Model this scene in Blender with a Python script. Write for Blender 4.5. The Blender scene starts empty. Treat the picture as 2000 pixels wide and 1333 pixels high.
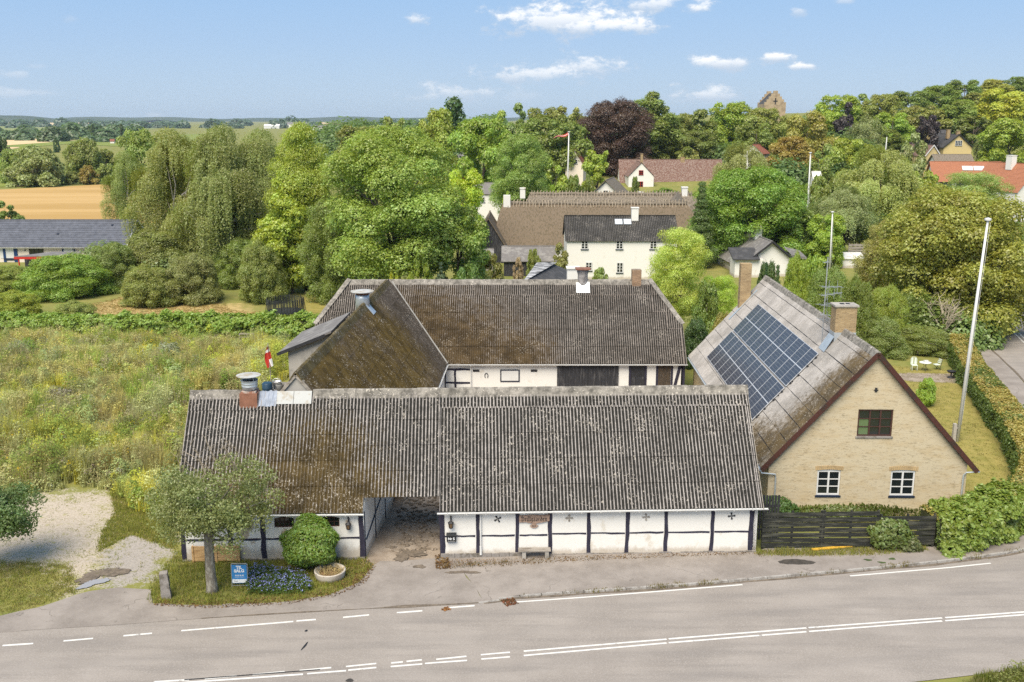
import bpy, bmesh, math, random
import numpy as np
from mathutils import Vector, Matrix, Euler

SC = bpy.context.scene
COL = SC.collection
R = math.radians
rnd = random.Random(7)

# ------------------------------------------------------------------ camera
H = 21.5
F = 35 / 36 * 2000
PIT = math.atan(434 / F)
CP, SP = math.cos(PIT), math.sin(PIT)
cam_d = bpy.data.cameras.new('camera')
cam_d.lens = 35
cam_d.sensor_width = 36
cam_d.clip_start = 0.5
cam_d.clip_end = 20000
cam = bpy.data.objects.new('camera', cam_d)
COL.objects.link(cam)
cam.location = (0, 0, H)
cam.rotation_euler = (math.pi / 2 - PIT, 0, 0)
SC.camera = cam

# ------------------------------------------------------------------ render look
vs = SC.view_settings
vs.view_transform = 'Standard'
vs.look = 'None'
vs.gamma = 1
vs.use_curve_mapping = False
vs.exposure = 1.2
SC.cycles.use_denoising = False
SC.cycles.max_bounces = 6
SC.cycles.diffuse_bounces = 3
SC.cycles.glossy_bounces = 2
SC.cycles.transmission_bounces = 3
SC.cycles.transparent_max_bounces = 4

# ------------------------------------------------------------------ sun and sky
SUN_EL, SUN_AZ = 54.0, 203.0          # azimuth clockwise from +Y: behind the camera, a little to the left
sd = bpy.data.lights.new('sun', 'SUN')
sd.energy = 3.0
sd.angle = R(46)
sd.color = (1.0, 0.90, 0.74)
sun = bpy.data.objects.new('sun', sd)
COL.objects.link(sun)
sun.rotation_euler = (R(90 - SUN_EL), 0, R(180 - SUN_AZ))

W = bpy.data.worlds.new('World')
SC.world = W
W.use_nodes = True
nt = W.node_tree
nt.nodes.clear()


def N(tree, typ, **kw):
    n = tree.nodes.new(typ)
    for k, v in kw.items():
        setattr(n, k, v)
    return n


def lk(tree, a, b):
    tree.links.new(a, b)


def M(tree, op, a, b=None, c=None, clamp=False):
    n = tree.nodes.new('ShaderNodeMath')
    n.operation = op
    n.use_clamp = clamp
    for i, v in enumerate((a, b, c)):
        if v is None:
            continue
        if isinstance(v, (int, float)):
            n.inputs[i].default_value = v
        else:
            tree.links.new(v, n.inputs[i])
    return n.outputs[0]


def mixc(tree, fac, a, b, blend='MIX'):
    n = tree.nodes.new('ShaderNodeMix')
    n.data_type = 'RGBA'
    n.blend_type = blend
    for sock, v in ((n.inputs[0], fac), (n.inputs[6], a), (n.inputs[7], b)):
        if isinstance(v, (int, float)):
            sock.default_value = v
        elif isinstance(v, (tuple, list)):
            sock.default_value = tuple(v) + ((1,) if len(v) == 3 else ())
        else:
            tree.links.new(v, sock)
    return n.outputs[2]


def smooth(tree, v, a, b):
    n = tree.nodes.new('ShaderNodeMapRange')
    n.interpolation_type = 'SMOOTHSTEP'
    n.inputs['From Min'].default_value = a
    n.inputs['From Max'].default_value = b
    n.inputs['To Min'].default_value = 0
    n.inputs['To Max'].default_value = 1
    tree.links.new(v, n.inputs['Value'])
    return n.outputs['Result']


sky = N(nt, 'ShaderNodeTexSky', sky_type='NISHITA')
sky.sun_disc = False
sky.sun_elevation = R(SUN_EL)
sky.sun_rotation = R(SUN_AZ)
sky.altitude = 0
sky.air_density = 1.0
sky.dust_density = 0.6
sky.ozone_density = 1.0
tc = N(nt, 'ShaderNodeTexCoord')
sep = N(nt, 'ShaderNodeSeparateXYZ')
lk(nt, tc.outputs['Generated'], sep.inputs[0])
az = M(nt, 'MULTIPLY', M(nt, 'ARCTAN2', sep.outputs[0], sep.outputs[1]), 57.2958)
el = M(nt, 'MULTIPLY', M(nt, 'ARCSINE', sep.outputs[2]), 57.2958)
azw = M(nt, 'SUBTRACT', M(nt, 'PINGPONG', M(nt, 'ADD', az, 28.0 + 224.0), 56.0), 28.0)
comb = N(nt, 'ShaderNodeCombineXYZ')
lk(nt, M(nt, 'MULTIPLY', azw, 0.55), comb.inputs[0])
lk(nt, el, comb.inputs[1])
n1 = N(nt, 'ShaderNodeTexNoise')
n1.inputs['Scale'].default_value = 0.85
n1.inputs['Detail'].default_value = 8
n1.inputs['Roughness'].default_value = 0.68
lk(nt, comb.outputs[0], n1.inputs['Vector'])
nz = n1.outputs[0]


def ang(px, py):
    v = 666.5 - py
    x, y, z = px - 1000, F * CP + v * SP, v * CP - F * SP
    return math.degrees(math.atan2(x, y)), math.degrees(math.atan2(z, math.hypot(x, y)))


CLOUDS = [(1085, 38, 150, 40, 1), (1180, 52, 110, 20, 1), (1262, 8, 70, 20, .9), (1362, 16, 36, 18, 1), (812, 38, 28, 14, .8),
          (1035, 146, 120, 22, .85), (1160, 130, 80, 22, .85), (905, 180, 90, 18, .7), (1375, 184, 95, 18, .85), (1412, 122, 64, 18, 1),
          (1514, 113, 38, 10, 1), (1578, 130, 32, 9, 1), (1560, 22, 24, 10, .6), (1650, 3, 24, 8, .5), (40, 184, 90, 13, .45),
          (35, 146, 45, 10, .45), (75, 130, 26, 8, .3), (825, 190, 60, 14, .45), (1010, 190, 60, 18, .3), (133, 38, 20, 8, .25), (300, 226, 22, 6, .4)]
SKY_K = 3.85
mask = None
shade = None
for (cx, cy, w, h, st) in CLOUDS:
    a0, e0 = ang(cx, cy)
    a1, _ = ang(cx + w, cy)
    _, e1 = ang(cx, cy - h * 1.08)
    dx = M(nt, 'DIVIDE', M(nt, 'SUBTRACT', azw, a0), a1 - a0)
    dy = M(nt, 'DIVIDE', M(nt, 'SUBTRACT', el, e0), e1 - e0)
    d = M(nt, 'SQRT', M(nt, 'ADD', M(nt, 'MULTIPLY', dx, dx), M(nt, 'MULTIPLY', dy, dy)))
    val = M(nt, 'ADD', M(nt, 'SUBTRACT', 1.08, d), M(nt, 'MULTIPLY', M(nt, 'SUBTRACT', nz, 0.48), 4.2))
    m = M(nt, 'MULTIPLY', smooth(nt, val, 0.08, 0.95), st)
    sh = M(nt, 'MULTIPLY', m, smooth(nt, dy, -0.75, 0.45))
    mask = m if mask is None else M(nt, 'MAXIMUM', mask, m)
    shade = sh if shade is None else M(nt, 'MAXIMUM', shade, sh)
# scattered clouds of the same sort higher up, beyond the frame
n2 = N(nt, 'ShaderNodeTexNoise')
n2.inputs['Scale'].default_value = 2.6
n2.inputs['Detail'].default_value = 6
lk(nt, tc.outputs['Generated'], n2.inputs['Vector'])
hi = M(nt, 'MULTIPLY', smooth(nt, n2.outputs[0], 0.58, 0.72), smooth(nt, el, 11.0, 18.0))
mask = M(nt, 'MAXIMUM', mask, hi)
shade = M(nt, 'MAXIMUM', shade, hi)
cr = N(nt, 'ShaderNodeValToRGB')
lk(nt, M(nt, 'DIVIDE', el, 90.0, clamp=True), cr.inputs[0])
rp = cr.color_ramp
for i_, (p_, c_) in enumerate(((0.0, (.53, .70, .90)), (.045, (.42, .62, .92)), (.14, (.25, .53, .94)), (.45, (.31, .53, .87)), (1.0, (.30, .50, .84)))):
    e_ = rp.elements[i_] if i_ < 2 else rp.elements.new(p_)
    e_.position = p_
    e_.color = c_ + (1,)
# the clear-air model alone is too grey at the horizon for this clean summer sky: blended with its blue
blue = mixc(nt, 1.0, cr.outputs[0], (SKY_K, SKY_K, SKY_K), 'MULTIPLY')
bright = mixc(nt, 0.92, sky.outputs[0], blue)
cloudc = mixc(nt, shade, tuple(SKY_K * v for v in (.66, .78, .94)), tuple(SKY_K * v for v in (1.3, 1.3, 1.3)))
col = mixc(nt, M(nt, 'MULTIPLY', mask, 0.92), bright, cloudc)
bg = N(nt, 'ShaderNodeBackground')
bg.inputs['Strength'].default_value = 0.1
lk(nt, col, bg.inputs[0])
wo = N(nt, 'ShaderNodeOutputWorld')
lk(nt, bg.outputs[0], wo.inputs[0])


# ------------------------------------------------------------------ from the photograph's pixels to places on the ground
def ray(px, py):
    v = 666.5 - py
    return np.array([px - 1000, F * CP + v * SP, v * CP - F * SP])


def G(px, py, z=0.0):
    r = ray(px, py)
    return r * ((z - H) / r[2]) + np.array([0, 0, H])


def PY(px, py, Y):
    r = ray(px, py)
    return r * (Y / r[1]) + np.array([0, 0, H])


def sstep(a, b, x):
    t = np.clip((np.asarray(x, float) - a) / (b - a), 0, 1)
    return t * t * (3 - 2 * t)


def terrain(x, y):
    x = np.asarray(x, float)
    y = np.asarray(y, float)
    hx = np.interp(x, [-90, -50, 0, 60, 120, 180, 260], [0, 0.5, 6, 10, 13, 21, 27])
    return hx * sstep(235, 400, y)


# ------------------------------------------------------------------ object helpers
def tag(o, label=None, cat=None, group=None, kind=None):
    if label:
        o['label'] = label
    if cat:
        o['category'] = cat
    if group:
        o['group'] = group
    if kind:
        o['kind'] = kind
    return o


def empty(name, loc, rz=0.0, label=None, cat=None, group=None, rot=None):
    o = bpy.data.objects.new(name, None)
    COL.objects.link(o)
    o.empty_display_size = 0.3
    o.location = loc
    o.rotation_euler = rot if rot else (0, 0, rz)
    return tag(o, label, cat, group)


def link(name, me, parent=None, mats=None):
    o = bpy.data.objects.new(name, me)
    COL.objects.link(o)
    if parent is not None:
        o.parent = parent
    if mats and not me.materials:
        for m in (mats if isinstance(mats, (list, tuple)) else [mats]):
            me.materials.append(m)
    return o


def frame_at(o, O, U, V):
    """put an object with its x along U, its y along V, its origin at O (in its parent's space)"""
    U = Vector(U).normalized()
    V = Vector(V).normalized()
    Nn = U.cross(V)
    m = Matrix((U, V, Nn)).transposed().to_4x4()
    m.translation = Vector(O)
    o.matrix_basis = m
    return o


class MB:
    def __init__(self):
        self.v = []
        self.f = []
        self.m = []

    def add(self, vs, fs, mi=0):
        b = len(self.v)
        self.v += [tuple(v) for v in vs]
        self.f += [tuple(b + i for i in f) for f in fs]
        self.m += [mi] * len(fs)
        return self

    def box(self, x0, x1, y0, y1, z0, z1, mi=0):
        vs = [(x0, y0, z0), (x1, y0, z0), (x1, y1, z0), (x0, y1, z0), (x0, y0, z1), (x1, y0, z1), (x1, y1, z1), (x0, y1, z1)]
        return self.add(vs, [(0, 3, 2, 1), (4, 5, 6, 7), (0, 1, 5, 4), (1, 2, 6, 5), (2, 3, 7, 6), (3, 0, 4, 7)], mi)

    def bar(self, a, b, w, h, mi=0, up=(0, 0, 1)):
        a, b = Vector(a), Vector(b)
        d = (b - a).normalized()
        u = Vector(up)
        if abs(d.dot(u)) > .98:
            u = Vector((0, 1, 0))
        s = d.cross(u).normalized() * (w / 2)
        t = s.cross(d).normalized() * (h / 2)
        vs = [a - s - t, a + s - t, a + s + t, a - s + t, b - s - t, b + s - t, b + s + t, b - s + t]
        return self.add(vs, [(0, 1, 2, 3), (7, 6, 5, 4), (0, 4, 5, 1), (1, 5, 6, 2), (2, 6, 7, 3), (3, 7, 4, 0)], mi)

    def tube(self, pts, rad, n=6, mi=0, cap=True):
        pts = [Vector(p) for p in pts]
        rad = rad if isinstance(rad, (list, tuple)) else [rad] * len(pts)
        vs, fs = [], []
        ref = None
        for i, p in enumerate(pts):
            d = (pts[min(i + 1, len(pts) - 1)] - pts[max(i - 1, 0)]).normalized()
            if ref is None:
                ref = Vector((1, 0, 0)) if abs(d.x) < .9 else Vector((0, 1, 0))
            a = (ref - d * ref.dot(d)).normalized()
            ref = a
            b = d.cross(a)
            for k in range(n):
                t = 2 * math.pi * k / n
                vs.append(p + (a * math.cos(t) + b * math.sin(t)) * rad[i])
        for i in range(len(pts) - 1):
            for k in range(n):
                fs.append((i * n + k, i * n + (k + 1) % n, (i + 1) * n + (k + 1) % n, (i + 1) * n + k))
        if cap:
            fs.append(tuple(range(n - 1, -1, -1)))
            fs.append(tuple((len(pts) - 1) * n + k for k in range(n)))
        return self.add(vs, fs, mi)

    def lathe(self, prof, n=16, c=(0, 0), mi=0):
        vs, fs = [], []
        for (r, z) in prof:
            for k in range(n):
                t = 2 * math.pi * k / n
                vs.append((c[0] + r * math.cos(t), c[1] + r * math.sin(t), z))
        for i in range(len(prof) - 1):
            for k in range(n):
                fs.append((i * n + k, i * n + (k + 1) % n, (i + 1) * n + (k + 1) % n, (i + 1) * n + k))
        fs.append(tuple(range(n - 1, -1, -1)))
        fs.append(tuple((len(prof) - 1) * n + k for k in range(n)))
        return self.add(vs, fs, mi)

    def prism(self, poly, a, b, axis='x', mi=0):
        """polygon (p,q) extruded: axis x -> (t,p,q); y -> (p,t,q); z -> (p,q,t)"""
        n = len(poly)
        mk = {'x': lambda t, p: (t, p[0], p[1]), 'y': lambda t, p: (p[0], t, p[1]), 'z': lambda t, p: (p[0], p[1], t)}[axis]
        vs = [mk(a, p) for p in poly] + [mk(b, p) for p in poly]
        fs = [tuple(range(n - 1, -1, -1)), tuple(range(n, 2 * n))] + [(i, (i + 1) % n, n + (i + 1) % n, n + i) for i in range(n)]
        return self.add(vs, fs, mi)

    def mesh(self, name, mats=None, smooth_=False):
        me = bpy.data.meshes.new(name)
        me.from_pydata(self.v, [], self.f)
        if mats:
            for m in (mats if isinstance(mats, (list, tuple)) else [mats]):
                me.materials.append(m)
            if max(self.m, default=0) > 0:
                me.polygons.foreach_set('material_index', self.m)
        bm = bmesh.new()
        bm.from_mesh(me)
        bmesh.ops.recalc_face_normals(bm, faces=bm.faces)
        bm.to_mesh(me)
        bm.free()
        if smooth_:
            me.polygons.foreach_set('use_smooth', [True] * len(me.polygons))
        me.update()
        return me

    def obj(self, name, mats, parent=None, smooth_=False):
        return link(name, self.mesh(name, mats, smooth_), parent)


def np_mesh(name, V, Fc, mats=None, attrs=None, smooth_=False):
    V = np.asarray(V, np.float32)
    Fc = np.asarray(Fc, np.int32)
    me = bpy.data.meshes.new(name)
    k = Fc.shape[1]
    me.vertices.add(len(V))
    me.vertices.foreach_set('co', V.ravel())
    me.loops.add(Fc.size)
    me.loops.foreach_set('vertex_index', Fc.ravel())
    me.polygons.add(len(Fc))
    me.polygons.foreach_set('loop_start', np.arange(0, Fc.size, k, dtype=np.int32))
    me.polygons.foreach_set('loop_total', np.full(len(Fc), k, np.int32))
    me.polygons.foreach_set('use_smooth', np.full(len(Fc), bool(smooth_)))
    for n, (typ, data) in (attrs or {}).items():
        a = me.attributes.new(n, typ, 'POINT')
        if typ == 'FLOAT':
            a.data.foreach_set('value', np.asarray(data, np.float32).ravel())
        else:
            a.data.foreach_set('color', np.asarray(data, np.float32).ravel())
    me.update(calc_edges=True)
    me.validate()
    if mats:
        for m in (mats if isinstance(mats, (list, tuple)) else [mats]):
            me.materials.append(m)
    return me


def vnoise(x, y, seed=0):
    """smooth value noise on arrays, about 0..1"""
    x = np.asarray(x, float)
    y = np.asarray(y, float)
    xi, yi = np.floor(x).astype(np.int64), np.floor(y).astype(np.int64)
    fx, fy = x - xi, y - yi
    fx, fy = fx * fx * (3 - 2 * fx), fy * fy * (3 - 2 * fy)

    def h(a, b):
        v = np.sin(a * 127.1 + b * 311.7 + seed * 74.7) * 43758.5453
        return v - np.floor(v)
    return (h(xi, yi) * (1 - fx) + h(xi + 1, yi) * fx) * (1 - fy) + (h(xi, yi + 1) * (1 - fx) + h(xi + 1, yi + 1) * fx) * fy


def fbm(x, y, seed=0, octv=4):
    s, a, t = 0, 0.5, 0
    for i in range(octv):
        s = s + a * vnoise(x * 2 ** i, y * 2 ** i, seed + i)
        t += a
        a *= .5
    return s / t


# ------------------------------------------------------------------ materials
def newmat(name, rough=0.85, spec=0.2):
    m = bpy.data.materials.new(name)
    m.use_nodes = True
    t = m.node_tree
    b = t.nodes['Principled BSDF']
    b.inputs['Roughness'].default_value = rough
    b.inputs['Specular IOR Level'].default_value = spec
    return m, t, b


def pos(t, scale=(1, 1, 1), obj=False):
    if obj:
        src = N(t, 'ShaderNodeTexCoord').outputs['Object']
    else:
        src = N(t, 'ShaderNodeNewGeometry').outputs['Position']
    mp = N(t, 'ShaderNodeMapping')
    mp.inputs['Scale'].default_value = scale
    lk(t, src, mp.inputs['Vector'])
    return mp.outputs[0]


def noise(t, vec, scale, detail=4, rough=.55, dist=0):
    n = N(t, 'ShaderNodeTexNoise')
    n.inputs['Scale'].default_value = scale
    n.inputs['Detail'].default_value = detail
    n.inputs['Roughness'].default_value = rough
    n.inputs['Distortion'].default_value = dist
    lk(t, vec, n.inputs['Vector'])
    return n.outputs[0]


def bump(t, b, h, strength=.3, dist=.02):
    n = N(t, 'ShaderNodeBump')
    n.inputs['Strength'].default_value = strength
    n.inputs['Distance'].default_value = dist
    lk(t, h, n.inputs['Height'])
    lk(t, n.outputs[0], b.inputs['Normal'])


def simple(name, c, rough=.8, spec=.2, var=.25, scale=3.0, stretch=(1, 1, 1), metal=0, bmp=.15, obj=False):
    """one real colour with a fine, uneven grain"""
    m, t, b = newmat(name, rough, spec)
    p = pos(t, stretch, obj)
    n = M(t, 'MULTIPLY_ADD', noise(t, p, scale, 5), .6, M(t, 'MULTIPLY', noise(t, p, scale * 9, 3), .4))
    lo = tuple(x * (1 - var) for x in c)
    hi = tuple(min(1, x * (1 + var)) for x in c)
    lk(t, mixc(t, smooth(t, n, .3, .7), lo, hi), b.inputs['Base Color'])
    b.inputs['Metallic'].default_value = metal
    if bmp:
        bump(t, b, n, bmp, .02)
    return m


def patches(name, c, c2, scale, thr, rough=.85, spec=.2, var=.2, stretch=(1, 1, 1), soft=.08, bmp=.25, fine=30):
    """a colour with worn patches of a second one"""
    m, t, b = newmat(name, rough, spec)
    p = pos(t, stretch)
    n = noise(t, p, scale, 6, .6)
    f = noise(t, p, fine, 3)
    base = mixc(t, smooth(t, f, .25, .75), tuple(x * (1 - var) for x in c), tuple(min(1, x * (1 + var)) for x in c))
    base = mixc(t, smooth(t, n, thr - soft, thr + soft), base, c2)
    lk(t, base, b.inputs['Base Color'])
    if bmp:
        bump(t, b, M(t, 'ADD', f, n), bmp, .02)
    return m


def corrug_mat(name, base_lo, base_hi, dark=.5, lichen=.6, moss=(), mosscol=(.052, .036, .013), moss_all=0.0, rough=.95, crest=True):
    """weathered fibre cement: grey sheets, near-black valleys, pale lichen spots, patches of brown moss round given places"""
    m, t, b = newmat(name, rough, .1)
    p = pos(t)
    big = noise(t, p, .55, 4)
    mid = noise(t, p, 3.0, 5, .65)
    fine = noise(t, p, 16, 3, .6)
    c = mixc(t, smooth(t, big, .3, .7), base_lo, base_hi)
    c = mixc(t, M(t, 'MULTIPLY', smooth(t, fine, .35, .75), .45), c, tuple(x * .55 for x in base_lo))
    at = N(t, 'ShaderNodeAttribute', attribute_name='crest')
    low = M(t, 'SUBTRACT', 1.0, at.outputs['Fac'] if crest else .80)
    valley = smooth(t, M(t, 'ADD', M(t, 'MULTIPLY', low, 1.05), M(t, 'MULTIPLY', mid, .75)), .40, .80)
    c = mixc(t, M(t, 'MULTIPLY', valley, dark), c, (.016, .016, .014))  # darkens towards the bottom of each corrugation, edge broken by noise
    mm = None
    for (x, y, z, r) in moss:
        vd = N(t, 'ShaderNodeVectorMath', operation='DISTANCE')
        lk(t, p, vd.inputs[0])
        vd.inputs[1].default_value = (x, y, z)
        q = M(t, 'SUBTRACT', 1.0, M(t, 'DIVIDE', vd.outputs['Value'], r))
        mm = q if mm is None else M(t, 'MAXIMUM', mm, q)
    if mm is not None or moss_all > 0:
        if mm is None:
            v = M(t, 'ADD', M(t, 'MULTIPLY', mid, 1.0), moss_all - .6)
        else:
            v = M(t, 'ADD', M(t, 'MAXIMUM', mm, moss_all - .55), M(t, 'MULTIPLY', M(t, 'SUBTRACT', mid, .55), 1.4))
        mk = smooth(t, M(t, 'ADD', M(t, 'ADD', v, M(t, 'MULTIPLY', low, .5)), M(t, 'MULTIPLY', M(t, 'SUBTRACT', fine, .5), .8)), -.02, .75)
        mc = mixc(t, smooth(t, noise(t, p, 1.3, 4), .35, .7), tuple(x * .75 for x in mosscol), tuple(x * 1.5 for x in mosscol))
        c = mixc(t, M(t, 'MULTIPLY', mk, .9), c, mc)
    sp = smooth(t, M(t, 'ADD', noise(t, p, 10.5, 2, .6, .8), M(t, 'MULTIPLY', M(t, 'SUBTRACT', noise(t, p, .7, 3), .5), .35)), .625, .69)
    c = mixc(t, M(t, 'MULTIPLY', sp, lichen), c, (.56, .51, .44))
    lk(t, c, b.inputs['Base Color'])
    bump(t, b, M(t, 'ADD', fine, mid), .5, .012)
    return m


MT = {}
MT['white_wash'] = patches('whitewash', (.68, .665, .63), (.56, .52, .45), 1.4, .66, var=.05, fine=18)
MT['white_worn'] = patches('worn_whitewash', (.65, .635, .60), (.42, .35, .27), .9, .62, var=.06, soft=.03, fine=18)
MT['timber'] = simple('tarred_timber', (.030, .028, .045), .75, var=.4, scale=2, stretch=(4, 4, 1))
MT['black_wood'] = patches('black_stained_boards', (.034, .034, .038), (.085, .083, .085), 1.6, .58, stretch=(5, 5, .7), var=.35)
MT['fence_wood'] = patches('weathered_black_boards', (.026, .027, .024), (.075, .075, .058), 1.5, .55, stretch=(.6, 4, 5), var=.4)
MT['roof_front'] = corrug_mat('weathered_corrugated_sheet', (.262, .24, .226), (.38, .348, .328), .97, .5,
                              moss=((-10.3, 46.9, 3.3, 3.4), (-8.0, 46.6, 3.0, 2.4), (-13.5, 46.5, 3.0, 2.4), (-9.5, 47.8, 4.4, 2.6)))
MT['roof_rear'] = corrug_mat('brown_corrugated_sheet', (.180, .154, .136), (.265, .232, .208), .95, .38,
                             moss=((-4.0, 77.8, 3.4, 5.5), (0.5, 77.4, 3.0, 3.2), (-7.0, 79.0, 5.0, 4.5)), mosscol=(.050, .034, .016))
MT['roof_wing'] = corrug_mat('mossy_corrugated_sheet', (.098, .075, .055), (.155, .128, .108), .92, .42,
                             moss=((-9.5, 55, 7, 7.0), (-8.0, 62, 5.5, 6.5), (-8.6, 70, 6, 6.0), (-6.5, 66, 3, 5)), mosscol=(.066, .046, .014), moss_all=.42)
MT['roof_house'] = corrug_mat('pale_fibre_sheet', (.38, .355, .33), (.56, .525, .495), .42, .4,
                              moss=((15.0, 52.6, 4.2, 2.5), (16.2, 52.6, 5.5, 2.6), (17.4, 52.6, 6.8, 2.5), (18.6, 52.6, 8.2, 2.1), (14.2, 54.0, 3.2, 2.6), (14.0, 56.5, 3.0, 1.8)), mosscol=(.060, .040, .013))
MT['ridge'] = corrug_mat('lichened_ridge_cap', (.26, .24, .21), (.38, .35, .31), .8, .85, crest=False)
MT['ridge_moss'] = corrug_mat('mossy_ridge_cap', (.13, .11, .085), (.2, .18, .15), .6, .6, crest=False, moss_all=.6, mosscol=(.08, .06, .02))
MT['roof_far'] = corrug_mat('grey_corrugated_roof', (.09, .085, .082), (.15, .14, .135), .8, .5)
MT['render_grey'] = patches('grey_render', (.36, .34, .31), (.25, .24, .22), 1.2, .6, var=.12)
MT['zinc'] = simple('zinc', (.50, .54, .57), .45, .5, var=.12, scale=2, metal=.5)
MT['zinc_white'] = patches('painted_zinc', (.40, .405, .395), (.31, .27, .21), 1.8, .55, var=.05)
MT['gutter'] = simple('white_plastic', (.58, .58, .57), .5, .3, var=.08)
MT['rust'] = simple('rusty_red', (.20, .095, .062), .85, var=.3)
MT['concrete'] = patches('grey_concrete', (.36, .335, .30), (.22, .20, .17), 1.5, .6, var=.15)
MT['stone'] = patches('field_stone', (.24, .22, .205), (.14, .125, .105), 3, .55, var=.25)
MT['glass'] = newmat('window_glass', .06, .8)[0]
MT['glass'].node_tree.nodes['Principled BSDF'].inputs['Base Color'].default_value = (.012, .016, .018, 1)
MT['white_paint'] = simple('white_paint', (.60, .60, .59), .5, .4, var=.05)
MT['brown_paint'] = simple('dark_brown_paint', (.060, .028, .022), .6, .3, var=.25)
MT['verge_red'] = patches('red_brown_boards', (.068, .028, .022), (.045, .028, .022), 2, .55, var=.25)
MT['navy'] = simple('navy_paint', (.012, .020, .042), .5, .4, var=.2)
MT['sign_blue'] = simple('blue_print', (.045, .22, .50), .5, .3, var=.04, bmp=0)
MT['sign_white'] = simple('white_print', (.78, .79, .80), .5, .3, var=.03, bmp=0)
MT['iron'] = simple('black_iron', (.022, .022, .025), .6, .4, var=.3)
MT['sign_wood'] = patches('carved_board', (.36, .25, .19), (.24, .165, .125), 2, .55, stretch=(1, 1, 6), var=.2)
MT['pine'] = patches('pale_new_wood', (.50, .32, .155), (.36, .21, .09), 1.5, .6, stretch=(1, 1, 5), var=.15)
MT['grey_wood'] = patches('silvered_wood', (.30, .27, .235), (.18, .155, .13), 2, .55, stretch=(1, 4, 4), var=.2)
MT['yellow_wood'] = simple('yellow_painted_wood', (.62, .36, .045), .6, var=.15)
MT['bark'] = patches('bark', (.105, .085, .065), (.19, .17, .145), 2.5, .58, stretch=(3, 3, .8), var=.35, bmp=.6)
MT['bark_pale'] = patches('pale_bark', (.40, .37, .33), (.10, .09, .08), 2.0, .60, stretch=(2, 2, 2), var=.2)
MT['bark_grey'] = patches('lichened_bark', (.17, .15, .12), (.29, .27, .225), 3.5, .52, stretch=(2, 2, 1), var=.3, bmp=.7)
MT['twig'] = simple('bare_twigs', (.23, .19, .14), .9, var=.25)
MT['chim_brick'] = None
MT['red'] = simple('red_paint', (.42, .030, .022), .7, var=.15)
MT['red_flag'] = simple('red_flag_cloth', (.50, .05, .035), .8, var=.08, bmp=0)
MT['white_flag'] = simple('white_flag_cloth', (.80, .79, .77), .8, var=.04, bmp=0)
MT['net'] = simple('black_net', (.030, .033, .033), .8, var=.2)
MT['blue_barrel'] = simple('dark_blue_plastic', (.018, .05, .09), .45, .4, var=.2)
MT['thatch'] = patches('grey_thatch', (.185, .155, .122), (.105, .088, .062), 1.1, .55, stretch=(6, 2, 2), var=.35, bmp=.8, fine=8)
MT['thatch_brown'] = patches('brown_thatch', (.155, .118, .082), (.10, .08, .05), 1.1, .55, stretch=(6, 2, 2), var=.35, bmp=.8, fine=8)
MT['stick'] = simple('weathered_ridge_sticks', (.27, .225, .17), .9, var=.3)
MT['slate_dark'] = patches('dark_roofing_felt', (.055, .055, .058), (.080, .078, .080), 1.2, .55, var=.2)
MT['slate_grey'] = patches('grey_roofing', (.155, .145, .140), (.22, .21, .20), 1.4, .55, var=.2)
MT['tile_dark'] = simple('dark_glazed_tiles', (.105, .110, .130), .5, .4, var=.3, scale=1.5)
MT['tile_red'] = patches('old_red_tiles', (.27, .095, .062), (.15, .075, .058), 1.1, .52, stretch=(3, 3, 1), var=.35, bmp=.6, fine=6)
MT['tile_brown'] = patches('mottled_brown_tiles', (.155, .085, .066), (.26, .195, .165), 1.3, .52, stretch=(3, 3, 1), var=.4, bmp=.6, fine=5)
MT['tile_orange'] = patches('orange_tiles', (.34, .145, .082), (.26, .115, .07), 1.2, .6, stretch=(3, 3, 1), var=.25, bmp=.6, fine=6)
MT['yellow_wash'] = patches('yellow_limewash', (.52, .41, .20), (.46, .38, .23), 1.3, .6, var=.07)
MT['pink_wash'] = patches('pale_render', (.66, .58, .50), (.5, .44, .38), 1.3, .65, var=.05)
MT['plank_red'] = simple('red_planks', (.22, .035, .028), .8, var=.2)
MT['mail'] = simple('black_mailbox_metal', (.018, .020, .022), .4, .5, var=.2)
MT['lawnchair'] = simple('green_white_enamel', (.58, .64, .56), .5, .4, var=.1)
MT['car_blue'] = simple('dark_blue_car_paint', (.020, .035, .075), .25, .6, var=.05, bmp=0)
MT['car_white'] = simple('white_car_paint', (.72, .73, .74), .25, .6, var=.03, bmp=0)
MT['rubber'] = simple('tyre_rubber', (.02, .02, .02), .8, var=.1)
MT['tin'] = simple('bare_metal', (.55, .56, .57), .4, .5, metal=.7, var=.1)
MT['tarp'] = simple('blue_grey_tarp', (.27, .30, .36), .7, var=.2)
MT['asphalt_mark'] = patches('road_paint', (.60, .585, .55), (.28, .26, .24), 2.6, .66, var=.06, soft=.05, bmp=.1, fine=22)
MT['kerb'] = patches('kerb_granite', (.33, .31, .285), (.20, .18, .16), 2.5, .55, var=.2)
MT['hay'] = simple('dry_stalks', (.35, .27, .12), .9, var=.3)
MT['leaflitter'] = simple('dead_leaves', (.155, .095, .045), .9, var=.4, scale=8)


def splash(m, col_, top):
    """mud splashed up the foot of a limewashed wall"""
    t = m.node_tree
    b = t.nodes['Principled BSDF']
    src = b.inputs['Base Color'].links[0].from_socket
    p = pos(t)
    sx = N(t, 'ShaderNodeSeparateXYZ')
    lk(t, p, sx.inputs[0])
    k = M(t, 'SUBTRACT', M(t, 'ADD', noise(t, pos(t, (1, 1, .45)), 2.6, 6, .7), .18), M(t, 'DIVIDE', sx.outputs[2], top))
    lk(t, mixc(t, M(t, 'MULTIPLY', smooth(t, k, .0, .42), .75), src, col_), b.inputs['Base Color'])


splash(MT['white_wash'], (.40, .34, .27), .75)
splash(MT['white_worn'], (.38, .32, .25), 1.3)


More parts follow.
